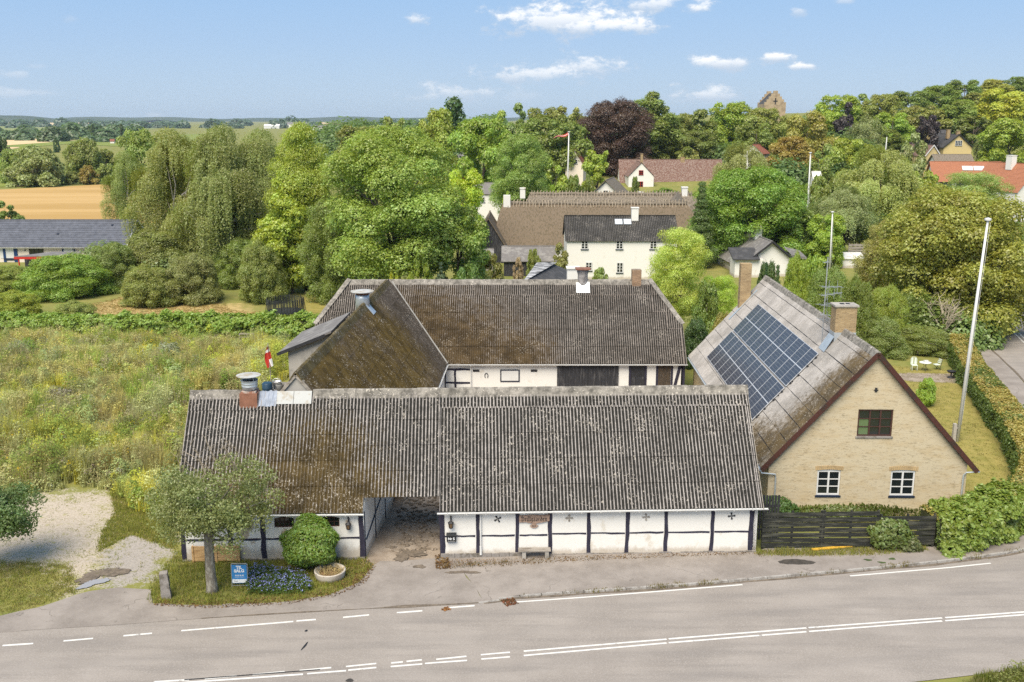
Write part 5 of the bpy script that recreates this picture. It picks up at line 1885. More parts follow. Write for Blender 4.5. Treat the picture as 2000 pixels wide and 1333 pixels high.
# ---- white outbuilding and boarded fence beyond the brick house
gx0, gz0 = at(1614, 505, 146)
gx1, _ = at(1686, 505, 146)
house('white_outbuilding', 'low white outbuilding showing through bushes behind the television antenna', 'shed', gx0, 146, -4, gx1 - gx0, 5, at(1640, 505, 146)[1], .5, MT['white_wash'], MT['white_worn'], oh=.2)
fx0, fz0 = at(1658, 487, 152)
fx1, _ = at(1702, 487, 152)
PF = empty('plank_fence', (fx0, 152, 0), 0, 'pale plank fence standing behind the white outbuilding', 'fence')
for k in range(4):
    MB().box(0, fx1 - fx0, -.02, .02, fz0 - .8 + k * .42, fz0 - .48 + k * .42).obj('board', MT['grey_wood'], PF)
for k in range(4):
    MB().box((fx1 - fx0) * k / 3 - .06, (fx1 - fx0) * k / 3 + .06, .02, .12, 0, fz0 + .9).obj('post', MT['grey_wood'], PF)
# ---- orange-tiled house
ox0, oz0 = at(1826, 352, 250)
ox1, _ = at(1935, 352, 250)
tz = float(terrain(ox0 + 8, 250))
_, oe = at(1870, 352, 250)
_, orr = at(1870, 322, 255)
OH = house('orange_roofed_house', 'white house with bright orange tiled roof and dark blue doors on the hillside', 'house', ox0, 250, -9, ox1 - ox0 + 2.5, 10, oe - tz, orr - oe + .8, MT['white_wash'], MT['tile_orange'], tz, roof='tiles', oh=.5, sink=4,
      chims=())
MB().box(.9, 4.1, -.08, -.01, -.6, oe - tz - .1).box(5.4, 9.5, -.08, -.01, oe - tz - 1.2, oe - tz - .1).obj('door', MT['navy'], OH)
for k in (0, 1):
    q = MB().box(-1.25, 1.25, 0, 1.5, .06, .12).obj('skylight', MT['white_paint'], OH)
    sl = math.atan2(orr - oe + .8, 5)
    frame_at(q, (8.2 + 2.7 * k, 2.5, oe - tz + 2.5 * math.tan(sl) + .1), (1, 0, 0), (0, math.cos(sl), math.sin(sl)))
MB().box(-.05, -.01, 2, 3.2, .5, 1.6).obj('pane', MT['glass'], OH)
gx, gz = at(1944, 335, 247)
q = MB().prism([(-1.6, -1.8), (1.6, -1.8), (1.6, 0), (0, 1.7), (-1.6, 0)], 247, 250.5, 'y').obj('dormer_gable', MT['white_wash'], OH)
q.matrix_parent_inverse = OH.matrix_basis.inverted()
q.matrix_parent_inverse = OH.matrix_basis.inverted() @ Matrix.Translation((gx, 0, gz - .3))
q = MB().lathe([(.35, -.05), (.35, .05)], 12).obj('round_window', MT['iron'], OH)
q.matrix_parent_inverse = OH.matrix_basis.inverted() @ Matrix.Translation((gx, 246.95, gz)) @ Matrix.Rotation(math.pi / 2, 4, 'X')
# ---- roofs at the right edge of the picture
gx0, _ = at(1952, 345, 262)
gx1, _ = at(2080, 345, 262)
tz = float(terrain(gx0 + 8, 262))
house('orange_roofed_house', 'faded orange roof beyond the bright orange-roofed house at the picture edge', 'house', gx0, 262, 0, gx1 - gx0, 9, at(1980, 345, 262)[1] - tz, at(1980, 327, 266)[1] - at(1980, 345, 262)[1], MT['white_wash'], MT['tile_red'], tz, roof='tiles', sink=4)
gx0, _ = at(1968, 385, 215)
gx1, _ = at(2060, 385, 215)
tz = float(terrain(gx0 + 5, 215))
house('white_house', 'white gabled house with orange roof and tall white chimney at the right picture edge', 'house', gx1, 215, 90 + 18, 14, gx1 - gx0, at(1980, 372, 215)[1] - tz, 5.5, MT['white_wash'], MT['tile_orange'], tz, roof='tiles', oh=.3, sink=3,
      gwins=[((gx1 - gx0) * .72, at(1980, 392, 215)[1] - tz, 1.0, 1.5, 2, 3)], chims=[(7, (gx1 - gx0) * .58, 1.6, 1.6, MT['white_wash'])])
# ---- yellow houses on the hill
gx0, _ = at(1806, 300, 300)
gx1, _ = at(1836, 300, 300)
tz = float(terrain(gx0, 300))
house('yellow_house', 'small yellow gabled house with white verge boards left of the larger yellow gable', 'house', gx1, 300, 90 + 8, 14, gx1 - gx0, at(1820, 303, 300)[1] - tz, at(1820, 284, 300)[1] - at(1820, 303, 300)[1], MT['yellow_wash'], MT['tile_brown'], tz, roof='tiles', oh=.3, sink=6, bargeboard=MT['white_paint'],
      gwins=[((gx1 - gx0) * .28, at(1820, 311, 300)[1] - tz, 1.0, 1.4, 2, 2)])
gx0, _ = at(1843, 290, 322)
gx1, _ = at(1898, 290, 322)
tz = float(terrain(gx0, 322))
house('yellow_house', 'large yellow gable with white windows, dark roof and two chimneys on the wooded hill', 'house', gx1, 322, 90, 14, gx1 - gx0, at(1870, 287, 322)[1] - tz, at(1870, 263, 322)[1] - at(1870, 287, 322)[1], MT['yellow_wash'], MT['slate_dark'], tz, roof='plain', oh=.4, sink=6, bargeboard=MT['iron'],
      gwins=[((gx1 - gx0) * .36, at(1870, 285, 322)[1] - tz, 2.2, 1.6, 4, 2)], chims=[(1.2, (gx1 - gx0) * .48, 1.1, 1.0, MT['chim_brick']), (4.0, (gx1 - gx0) * .7, 1.1, 1.4, MT['chim_brick'])])
gx0, _ = at(1824, 268, 334)
gx1, _ = at(1862, 268, 334)
tz = float(terrain(gx0, 334))
house('dark_roofed_house', 'dark-roofed wing to the left of the large yellow gable on the hill', 'house', gx0, 334, 0, gx1 - gx0, 8, at(1840, 275, 334)[1] - tz, 3.4, MT['yellow_wash'], MT['slate_dark'], tz, sink=6)
gx0, _ = at(1832, 315, 285)
gx1, _ = at(1902, 315, 285)
tz = float(terrain(gx0, 285))
house('thatched_cottage', 'grey thatched roof in front of the large yellow gable, above the orange roof', 'house', gx0, 285, -3, gx1 - gx0, 8, at(1870, 322, 285)[1] - tz, at(1870, 302, 289)[1] - at(1870, 322, 285)[1], MT['white_wash'], MT['thatch'], tz, oh=.5, sink=6)
# ---- church tower with stepped gable
cx0, _ = at(1493, 205, 372)
cx1, _ = at(1536, 205, 372)
tz = float(terrain(cx0, 372))
wd = cx1 - cx0
_, ct = at(1514, 175, 372)
_, cs = at(1514, 203, 372)
CT = empty('church_tower', (cx0, 372, tz), R(4), 'stone church tower with stepped gable rising above the trees', 'church')
MT['church'] = patches('church_stone', (.40, .31, .20), (.29, .22, .145), .7, .55, var=.15)
ns = 5
half_, stp = wd / 2, (ct - cs) / ns
rgt = [(wd, -3), (wd, cs - tz + stp * .55)]
for k in range(ns - 1):
    xr = wd - half_ * .80 * (k + 1) / (ns - 1)
    rgt += [(xr, rgt[-1][1]), (xr, rgt[-1][1] + stp)]
pts = rgt + [(wd - p_[0], p_[1]) for p_ in rgt[::-1]]
for yy in (0, 7.5):
    MB().prism(pts, yy, yy + .7, 'y').obj('stepped_gable', MT['church'], CT)
MB().box(0, wd, .7, 7.5, -3, cs - tz - .1).obj('tower_wall', MT['church'], CT)
MB().prism([(0, cs - tz - .1), (wd, cs - tz - .1), (wd / 2, ct - tz - 1.2)], .7, 7.5, 'y').obj('roof', MT['slate_dark'], CT)
MB().box(wd / 2 - .18, wd / 2 + .18, -.06, -.01, cs - tz - .2, cs - tz + 2.0).box(wd / 2 - .8, wd / 2 + .8, -.07, -.012, cs - tz + .75, cs - tz + 1.1).obj('wall_cross', MT['iron'], CT)
# ---- scraps of other roofs among the trees
for (label, px0, px1, ye, yr, Y, rm, wm, rot) in (('orange tiled roof with white gable end peeping out left of the brown trees', 1490, 1519, 300, 283, 290, 'tile_red', 'white_wash', 55),
                                                   ('blue-grey roof peeping out behind the red-brown tiled farmhouse', 1398, 1432, 306, 294, 330, 'tile_dark', 'white_wash', 0),
                                                   ('orange gable roof high among trees right of the purple beech', 1364, 1379, 253, 244, 345, 'tile_orange', 'pink_wash', 60),
                                                   ('white gable end peeping out between trees below the church', 1404, 1424, 290, 275, 335, 'slate_grey', 'white_wash', 70),
                                                   ('yellow wall with white roof edge below the orange scrap of roof', 1493, 1512, 345, 334, 240, 'white_worn', 'yellow_wash', 40),
                                                   ('white chimney-like gable among willows right of the tall white mast', 1590, 1602, 348, 336, 230, 'white_worn', 'white_wash', 0),
                                                   ('grey metal roof half hidden by trees left of the red shed', 872, 912, 312, 296, 280, 'slate_grey', 'white_wash', 10)):
    gx0, _ = at(px0, ye, Y)
    gx1, _ = at(px1, ye, Y)
    tz = float(terrain(gx0, Y))
    house('far_house', label, 'house', gx0, Y, rot, max(1.5, (gx1 - gx0)) if 'chimney-like' in label else max(5, (gx1 - gx0)), 2.5 if 'chimney-like' in label else 6, at(px0, ye, Y)[1] - tz, at(px0, yr, Y)[1] - at(px0, ye, Y)[1], MT[wm], MT[rm], tz, sink=6)

# ---- bungalow at the left with number 5
bx0, bz0 = at(-60, 479, 152)
bx1, _ = at(243, 479, 152)
_, be = at(100, 478, 152)
_, brr = at(100, 430, 157)
BG = house('bungalow', 'long bungalow with dark glazed tile roof and blue-framed white panels at the left edge', 'house', bx0, 152, 0, bx1 - bx0, 9.5, be, brr - be, MT['pink_wash'], MT['tile_dark'], oh=.5, bargeboard=MT['white_paint'])
for ch in list(BG.children):
    if ch.name.startswith('roof'):
        for c2 in list(ch.children):
            if c2.name.startswith('roof_slope'):
                bpy.data.objects.remove(c2)
        ro = ch
sl = math.atan2(brr - be, 4.75)
hl = 5.25 / math.cos(sl)
nr, nc = 15, 0
b = MB()
wt = bx1 - bx0 + 1
for i in range(nr):
    v0, v1 = hl * i / nr, hl * (i + 1.1) / nr
    u = 0
    while u < wt:
        b.add([(u, v0, .05), (u + .10, v0, .095), (u + .22, v0, .06), (u + .30, v0, .05), (u + .30, v1, .0), (u + .22, v1, .01), (u + .10, v1, .045), (u, v1, .0), (u, v0, 0), (u + .30, v0, 0)],
              [(0, 1, 6, 7), (1, 2, 5, 6), (2, 3, 4, 5), (8, 9, 3, 2, 1, 0)])
        u += .30
q = b.obj('roof_tiles', MT['tile_dark'], ro)
q['kind'] = 'stuff'
frame_at(q, (-.5, -.5, be - .5 * math.tan(sl)), (1, 0, 0), (0, math.cos(sl), math.sin(sl)))
frame_at(MB().box(0, wt, 0, hl, -.06, .06).obj('roof_slope', MT['tile_dark'], ro), (wt - .5, 10.0, be - .5 * math.tan(sl)), (-1, 0, 0), (0, -math.cos(sl), math.sin(sl)))
gutter(BG, (-.5, -.58, be - .42), (bx1 - bx0 + .5, -.58, be - .42), .11)
for (p0, p1, m_) in ((0, 6, 'white_paint'), (11, 27, 'white_paint'), (124, 142, 'white_paint')):
    MB().box(at(p0, 490, 152)[0] - bx0, at(p1, 490, 152)[0] - bx0, -.05, -.01, .6, be - .25).obj('wall_board', MT[m_], BG)
for (p0, p1) in ((6, 11), (27, 34), (121.5, 124.5), (144, 146.5)):
    MB().box(at(p0, 490, 152)[0] - bx0, at(p1, 490, 152)[0] - bx0, -.10, -.01, 0, be - .1).obj('blue_frame', simple('blue_frame_paint', (.015, .045, .13), .5, .3, var=.1), BG)
MB().box(at(6, 490, 152)[0] - bx0, at(34, 490, 152)[0] - bx0, -.11, -.012, .3, .62).obj('blue_frame', MT['navy'], BG)
window(BG, (at(57, 490, 152)[0] - bx0, -.085, .6), (1, 0, 0), at(85, 490, 152)[0] - at(57, 490, 152)[0], be - 1.0, 3, 1, MT['iron'], .08, .04, name='window')
fx, fz = at(49, 486, 152)
c5 = bpy.data.curves.new('house_number', 'FONT')
c5.body = '5'
c5.size = .85
c5.extrude = .01
t5 = bpy.data.objects.new('house_number', c5)
me5 = t5.to_mesh().copy()
me5.materials.append(MT['iron'])
bpy.data.objects.remove(t5)
q = link('house_number', me5, BG)
frame_at(q, (fx - bx0 - .25, -.03, fz - .35), (1, 0, 0), (0, 0, 1))
for (px, py) in ((114, 459.5), (220, 442)):
    a, z = at(px, py, 154 if py > 450 else 155.7)
    MB().box(-.16, .16, -.2, .2, -.1, .42).obj('roof_vent', MT['navy'], BG).location = (a - bx0, (154 if py > 450 else 155.7) - 152, z - .15)
MB().box(bx1 - bx0 + .01, bx1 - bx0 + .04, 3.2, 6.2, be + .2, be + 1.4).obj('gable_board', MT['iron'], BG)
cx0, cz0 = at(28, 506, 141)
cx1, _ = at(108, 506, 141)
CPT = empty('carport', (cx0, 141, 0), 0, 'flat-roofed carport with red fascia in front of the bungalow', 'carport')
MB().add([(0, 0, cz0 + .35), (cx1 - cx0, 0, cz0 + .45), (cx1 - cx0 + 2.0, 7, at(80, 492, 148)[1]), (2.2, 7, at(80, 492, 148)[1]), (0, 0, cz0 + .25), (cx1 - cx0, 0, cz0 + .35)], [(0, 1, 2, 3), (4, 5, 1, 0)]).obj('roof', MT['slate_grey'], CPT)
MB().box(-.05, cx1 - cx0, -.05, .0, cz0 - .05, cz0 + .28).obj('fascia', MT['red'], CPT)
MB().box(.2, cx1 - cx0, 2.5, 2.6, 0, cz0 + .1).obj('back_wall', MT['black_wood'], CPT)
for k in (0.1, .5, .95):
    MB().box((cx1 - cx0) * k - .07, (cx1 - cx0) * k + .07, 0, .14, 0, cz0 + .1).obj('post', MT['red'], CPT)
# ---- farm buildings on the far plain
FR = [('long white greenhouse roofs on the horizon above the yellow-green tree', 515, 545, 239.5, 2.4, 2300, 'white_paint', 'white_worn'),
      ('white-walled works building on the horizon left of the yellow-green tree', 560, 598, 240.5, 3.0, 2500, 'white_wash', 'slate_grey'),
      ('grey works building on the horizon right of the yellow-green tree', 610, 640, 243.5, 3.0, 1900, 'white_worn', 'slate_grey'),
      ('long pale sheds with brown roof on the horizon left of the round dark tree', 640, 690, 240.5, 3.0, 2300, 'white_worn', 'tile_brown'),
      ('low dark stable row in the far stubble field at the left', 196, 232, 246.5, 1.6, 1500, 'grey_wood', 'slate_dark'),
      ('small white far farmhouse among bushes below the stubble field', 213, 221, 254, 2.5, 900, 'white_wash', 'tile_red')]
for (label, p0, p1, yb, hgt, Y, wm, rm) in FR:
    gx0, gz = at(p0, yb, Y)
    gx1, _ = at(p1, yb, Y)
    house('far_farm', label, 'building', gx0, Y, 0, gx1 - gx0, (gx1 - gx0) * .4, hgt * Y / 900, hgt * Y / 1500, MT[wm], MT[rm], 0, sink=1)
# ================================================================== THINGS ROUND THE FARM
FBM = Matrix.Translation((-16.4, 46.0, 0)) @ Matrix.Rotation(A1, 4, 'Z')


def fw_(x, y, z):
    return FBM @ Vector((x, y, z))


# ---- photovoltaic arrays on the brick house
m, t, b = newmat('solar_cells', .30, .35)
g = N(t, 'ShaderNodeTexCoord').outputs['Object']
br = N(t, 'ShaderNodeTexBrick')
br.offset = 0
br.inputs['Scale'].default_value = 1
br.inputs['Brick Width'].default_value = .225
br.inputs['Row Height'].default_value = .225
br.inputs['Mortar Size'].default_value = .009
br.inputs['Color1'].default_value = (.030, .033, .046, 1)
br.inputs['Color2'].default_value = (.042, .045, .060, 1)
br.inputs['Mortar'].default_value = (.16, .165, .175, 1)
lk(t, g, br.inputs['Vector'])
lk(t, br.outputs['Color'], b.inputs['Base Color'])
MT['cells'] = m
MT['alu'] = simple('anodised_frame', (.55, .56, .58), .4, .5, var=.05, metal=.3)
BHM = Matrix.Translation((BHX, BHY, 0)) @ Matrix.Rotation(A3, 4, 'Z')
PW, PH = 16.25 / 11, 2.72
pf = MB()
for (a0, a1, b0, b1) in ((0, PW, 0, .035), (0, PW, PH - .035, PH), (0, .03, .035, PH - .035), (PW - .03, PW, .035, PH - .035), (.03, PW - .03, PH / 2 - .03, PH / 2 + .03)):
    pf.box(a0 + .006, a1 - .006, b0, b1, .09, .145)
pfm = pf.mesh('panel_frame', MT['alu'])
pcm = MB().box(.03, PW - .03, .035, PH / 2 - .03, .10, .135).box(.03, PW - .03, PH / 2 + .03, PH - .035, .10, .135).mesh('cells', MT['cells'])
for (t0, lab) in ((.460, 'upper array of solar panels on the pale roof of the brick house'), (.137, 'lower array of solar panels on the pale roof, partly hidden by the barn roof')):
    P0 = BHM @ on_roof4(5.75, t0, .0)
    SA = empty('solar_array', P0, 0, lab, 'solar array', 'solar arrays on the brick house roof')
    Uv = (BHM.to_3x3() @ Vector((0, -1, 0)))
    Vv = (BHM.to_3x3() @ Vector((math.cos(SL4), 0, math.sin(SL4))))
    fm = Matrix((Uv, Vv, Uv.cross(Vv))).transposed().to_4x4()
    fm.translation = P0
    SA.matrix_basis = fm
    for i in range(11):
        o = link('solar_panel', pfm, SA)
        o.location = (-(i + 1) * PW, 0, 0)
        c_ = link('cells', pcm, o)
    rl = MB().box(-16.3, .1, .45, .52, .03, .09).box(-16.3, .1, 2.1, 2.17, .03, .09)
    for k in (.28, .95, 1.7, 2.4):
        rl.box(-.02, .14, k, k + .1, .02, .12)
    rl.obj('mounting_rail', MT['iron'], SA)

# ---- television antenna standing by the chimney
ap = BHM @ Vector((-.95, 6.9, RZ4 - 1.0))
AN = empty('television_antenna', ap, .3, 'tall thin television antenna with several rod arrays beside the yellow chimney', 'antenna')
MB().tube([(0, 0, 0), (0.02, 0, 5.2)], .035, 6).obj('mast', MT['tin'], AN)
for (z, L_, n_, el) in ((4.9, .35, 2, .35), (3.4, 1.3, 7, .55), (2.9, 1.4, 9, .45), (2.3, 1.0, 5, .6), (1.7, 1.5, 9, .4), (1.4, .8, 4, .7)):
    ab = MB()
    a = rnd.uniform(-.5, .6)
    d_ = Vector((math.cos(a), math.sin(a), rnd.uniform(-.12, .12)))
    p0 = Vector((0, 0, z)) - d_ * .25
    ab.bar(p0, p0 + d_ * L_, .03, .03)
    for i in range(n_):
        q = p0 + d_ * L_ * (i + .5) / n_
        s = Vector((-math.sin(a), math.cos(a), 0)) * el * (.9 - .25 * i / n_)
        if i % 3 == 2:
            s = Vector((0, 0, 1)) * el * .7
        ab.bar(q - s, q + s, .018, .018)
    ab.obj('antenna_array', MT['tin'], AN)

# ---- wall lanterns
def lantern(px, py, label):
    x = fb(px, py)
    p_ = fw_(x, -.02, 1.90)
    r_ = empty('wall_lantern', p_, A1, label, 'lantern', 'lanterns on the barn front')
    MB().tube([(0, 0, .05), (0, -.03, .30), (0, -.12, .38), (0, -.20, .30), (0, -.2, .16)], [.035, .04, .03, .025, .025], 6).obj('bracket', MT['iron'], r_)
    b = MB().lathe([(.02, .18), (.15, .06), (.16, .04)], 6, (0, -.2))
    for k in range(6):
        t_ = k * math.pi / 3
        b.bar((.13 * math.cos(t_), -.2 + .13 * math.sin(t_), .05), (.09 * math.cos(t_), -.2 + .09 * math.sin(t_), -.2), .02, .02)
    b.lathe([(.10, -.20), (.09, -.24)], 6, (0, -.2))
    b.obj('lantern_cage', MT['iron'], r_)
    MB().lathe([(.12, .04), (.085, -.2)], 6, (0, -.2)).obj('lantern_glass', simple('amber_glass', (.16, .10, .05), .3, .4), r_)


lantern(683, 1018, 'black iron wall lantern left of the gateway, beside the arched windows')
lantern(881, 1014, 'black iron wall lantern right of the gateway, above the black mailbox')

# ---- writing made of pen strokes
def pen(glyphs, O, U, size, nib, mat, name, parent, depth=.012, track=.12):
    """broad-nib lettering: every stroke is a flat slanted ribbon"""
    b = MB()
    x = 0
    for ch, wd_ in glyphs:
        for st in ch:
            for (p0, p1) in zip(st[:-1], st[1:]):
                q = [(p0[0] - nib[0], p0[1] - nib[1]), (p0[0] + nib[0], p0[1] + nib[1]), (p1[0] + nib[0], p1[1] + nib[1]), (p1[0] - nib[0], p1[1] - nib[1])]
                pr = [((x + a) * size, c_ * size) for a, c_ in q]
                ar = sum(pr[i][0] * pr[(i + 1) % 4][1] - pr[(i + 1) % 4][0] * pr[i][1] for i in range(4))
                if abs(ar) > 1e-7:
                    b.prism(pr, 0, depth + rnd.uniform(0, .002), 'z')
        x += wd_ + track
    o = b.obj(name, mat, parent)
    frame_at(o, O, U, (0, 0, 1))
    return o, x * size


def text(body, O, U, size, mat, name, parent, V=(0, 0, 1), align='CENTER', bold=.0, extrude=.003):
    c = bpy.data.curves.new(name, 'FONT')
    c.body = body
    c.size = size
    c.align_x = align
    c.extrude = extrude
    c.offset = bold
    c.resolution_u = 3
    t_ = bpy.data.objects.new(name, c)
    me = t_.to_mesh().copy()
    me.materials.clear()
    me.materials.append(mat)
    bpy.data.objects.remove(t_)
    o = link(name, me, parent)
    frame_at(o, O, U, V)
    return o


BLK = {
    'D': ([[(.05, 1.0), (.30, .92), (.52, .70), (.55, .35), (.40, .05), (.05, .0)], [(.16, .95), (.16, .08)], [(.0, .72), (.10, .95)]], .62),
    'r': ([[(.0, .60), (.10, .66), (.10, .06), (.18, .0)], [(.10, .55), (.26, .66), (.32, .58)]], .32),
    'i': ([[(.0, .60), (.09, .66), (.09, .06), (.18, .0)], [(.06, .84), (.13, .90)]], .18),
    'l': ([[(.0, .98), (.09, 1.04), (.09, .06), (.18, .0)]], .16),
    'g': ([[(.30, .62), (.10, .60), (.05, .15), (.20, .02), (.32, .12)], [(.32, .66), (.33, -.12), (.20, -.28), (.02, -.20)]], .38),
    'a': ([[(.04, .58), (.20, .66), (.30, .56), (.30, .06), (.38, .0)], [(.30, .36), (.08, .28), (.06, .08), (.18, .0), (.30, .12)]], .38),
    'd': ([[(.10, .98), (.30, .66), (.34, .14), (.20, .0), (.06, .10), (.06, .46), (.20, .60), (.32, .52)]], .38),
    'e': ([[(.06, .32), (.28, .42), (.26, .58), (.14, .64), (.05, .46), (.06, .12), (.18, .0), (.32, .08)]], .34),
    'n': ([[(.0, .60), (.08, .66), (.08, .0)], [(.08, .54), (.26, .66), (.33, .56), (.33, .06), (.41, .0)]], .42),
}
x0, x1 = fb(1013, 1007), fb(1074, 1007)
NS = empty('name_board', fw_((x0 + x1) / 2, -.06, 2.06), A1, 'carved wooden name board in black letter script above the grey bench', 'sign')
w2 = (x1 - x0) / 2 - .02
pr = [(-w2, -.20), (-w2 * .55, -.19), (-w2 * .3, -.25), (w2 * .1, -.27), (w2 * .5, -.22), (w2, -.14), (w2, .2), (w2 * .4, .17), (-w2 * .1, .2), (-w2 * .6, .165), (-w2, .17)]
NB = MB().prism(pr, 0, .06, 'z').obj('board', MT['sign_wood'], NS)
frame_at(NB, (0, .03, 0), (1, 0, 0), (0, 0, 1))
word = [BLK[c_] for c_ in 'Drillgaarden']
tot = sum(w_ + .11 for _, w_ in word)
pen(word, (-w2 * .86, -.032, -.13), (1, 0, 0), w2 * 1.72 / tot, (.055, .035), MT['iron'], 'lettering', NS, track=.11)
x = fb(1043, 1022)
PQ = empty('wall_plaque', fw_(x, -.05, 1.66), A1, 'small brown hat-shaped wall plaque below the carved name board', 'plaque')
pr = [(-.22, .0), (-.12, .03), (-.09, .13), (0, .16), (.09, .13), (.12, .03), (.22, .0), (.12, -.10), (0, -.13), (-.12, -.10)]
frame_at(MB().prism(pr, 0, .04, 'z').obj('plate', MT['sign_wood'], PQ), (0, .03, 0), (1, 0, 0), (0, 0, 1))
text('411', (0, -.014, -.05), (1, 0, 0), .14, MT['iron'], 'lettering', PQ, bold=.004)

# ---- mailbox
x = fb(882, 1047)
MBX = empty('mailbox', fw_(x, -.02, .90), A1, 'black metal mailbox with white number on the barn wall below a lantern', 'mailbox')
MB().prism([(0, 0), (-.16, 0), (-.16, .34), (0, .44)], -.235, .235, 'x').obj('box', MT['mail'], MBX)
MB().prism([(.01, .44), (-.19, .345), (-.19, .32), (.01, .415)], -.25, .25, 'x').obj('lid', MT['mail'], MBX)
MB().box(-.18, .18, -.168, -.158, .03, .05).obj('newspaper_rail', MT['tin'], MBX)
text('Nr 5', (-.0, -.166, .12), (1, 0, 0), .17, MT['sign_white'], 'lettering', MBX, bold=.004)

# ---- bench
x = fb(1043, 1080)
BN = empty('bench', fw_(x, -.36, .09), A1, 'silver-grey wooden bench standing against the white barn wall', 'bench')
for k in range(3):
    MB().box(-.81 + rnd.uniform(-.01, .01), .81, -.21 + k * .145, -.08 + k * .145, .40 + rnd.uniform(0, .008), .455).obj('seat_plank', MT['grey_wood'], BN)
for s in (-.62, .52):
    MB().box(s, s + .19, -.17, .17, 0, .40).obj('leg', MT['concrete'], BN)

# ---- weather-worn stone gatepost
q = G(326, 1168)
SP_ = MB()
n = 5
rings = []
for i in range(n + 1):
    z = 1.28 * i / n
    for (sx, sy) in ((-1, -1), (1, -1), (1, 1), (-1, 1)):
        k = (.21 - .03 * i / n) * rnd.uniform(.92, 1.08)
        rings.append((sx * k, sy * k * .9, z + (rnd.uniform(-.03, .03) if i == n else 0)))
SP_.add(rings, [(4 * i + k, 4 * i + (k + 1) % 4, 4 * i + 4 + (k + 1) % 4, 4 * i + 4 + k) for i in range(n) for k in range(4)] + [(4 * n, 4 * n + 1, 4 * n + 2, 4 * n + 3)])
o = SP_.obj('stone_post', MT['stone'])
o.location = (q[0], q[1], 0)
o.rotation_euler = (0, R(-3), .2)
tag(o, 'rough grey stone gatepost at the driveway corner beside the olive tree', 'post')

# ---- timber planter box behind the tree
q = G(402, 1104)
TBX = empty('planter_box', (q[0] - .75, q[1] + .3, 0), A1, 'pale new timber planter box against the barn wall behind the olive tree', 'planter')
for k in range(4):
    MB().box(0, 2.35, 0, .045, .05 + k * .2, .235 + k * .2).obj('plank', MT['pine'], TBX)
    MB().box(2.31, 2.355, .05, .75, .05 + k * .2, .235 + k * .2).obj('plank', MT['pine'], TBX)
    MB().box(0, .045, .05, .75, .05 + k * .2, .235 + k * .2).obj('plank', MT['pine'], TBX)
for a in (.0, 1.15, 2.26):
    MB().box(a, a + .09, -.03, .0, 0, .86).obj('post', MT['pine'], TBX)
MB().box(.05, 2.3, .05, .75, .3, .7).obj('soil', MT['leaflitter'], TBX)

# ---- estate agent's board
q = G(469, 1147)
SG = empty('for_sale_board', (q[0], q[1], 0), R(2), 'blue and white for-sale board on a metal stand in the grass by the tree', 'sign')
MB().tube([(-.37, 0, 0), (-.37, .05, 1.12), (-.34, .05, 1.17), (.34, .05, 1.17), (.37, .05, 1.12), (.37, 0, 0)], .02, 6).tube([(-.37, .0, .08), (.37, .0, .08)], .015, 5).tube([(-.34, .05, 1.12), (-.36, .55, 0)], .016, 5).tube([(.34, .05, 1.12), (.36, .55, 0)], .016, 5).obj('stand', MT['tin'], SG)
MB().box(-.345, .345, .0, .03, .20, 1.12).obj('board', MT['sign_blue'], SG)
MB().box(-.335, .335, -.006, .001, .22, .40).obj('white_band', MT['sign_white'], SG)
text('TIL', (0, -.004, .93), (1, 0, 0), .20, MT['sign_white'], 'lettering', SG, bold=.010)
text('SALG', (0, -.004, .755), (1, 0, 0), .20, MT['sign_white'], 'lettering', SG, bold=.010)
text('40 23 50 50', (0, -.004, .565), (1, 0, 0), .085, MT['sign_white'], 'lettering', SG, bold=.003)
MB().box(-.22, .22, -.004, .0, .50, .512).obj('rule', MT['sign_white'], SG)
text('home', (-.25, -.009, .285), (1, 0, 0), .07, MT['navy'], 'lettering', SG, align='LEFT')

# ---- white half-ring planter with dead stalks
q = G(645, 1128)
PR = empty('round_planter', (q[0], q[1], 0), 0, 'white concrete ring planter full of dead stalks in front of the round shrub', 'planter')
MB().lathe([(.66, -.05), (.72, .18), (.75, .36), (.75, .40), (.68, .40), (.64, .30)], 28).obj('ring', MT['white_worn'], PR, True)
MB().lathe([(.66, .26), (.4, .33), (.02, .36)], 18).obj('soil', MT['leaflitter'], PR)
ds = MB()
for k in range(150):
    a, r_ = rnd.uniform(0, 6.28), .6 * math.sqrt(rnd.random())
    x, y = r_ * math.cos(a), r_ * math.sin(a)
    hgt = rnd.uniform(.1, .38)
    ds.bar((x, y, .3), (x + rnd.uniform(-.35, .35), y + rnd.uniform(-.35, .35), .32 + hgt * rnd.uniform(.3, 1)), .012, .012)
ds.obj('dead_stalks', MT['hay'], PR)

# ---- slatted fence by the barn
fx0, fx1 = 12.72, 21.0
FN = empty('board_fence', (fx0, 47.25, 0), R(1.2), 'dark weathered horizontal board fence between the barn and the hedge', 'fence')
secs = [(0, 3.05, 0), (3.1, 5.95, .0), (6.0, 8.85, -.22)]
for (a, b_, dz) in secs:
    for k in range(7):
        z = .18 + k * .275 + dz
        if z < .05:
            continue
        o = MB().box(a, b_, -.02 - rnd.uniform(0, .012), .012, z, z + .222).obj('board', MT['fence_wood'], FN)
        o.rotation_euler = (0, rnd.uniform(-.008, .008), 0)
    for xx in (a + .05, (a + b_) / 2, b_ - .05):
        MB().box(xx - .05, xx + .05, .014, .11, 0, 2.12 + dz).obj('post', MT['fence_wood'], FN)
o = MB().box(3.0, 3.1, -.05, .03, .05, 2.16).obj('post', MT['fence_wood'], FN)
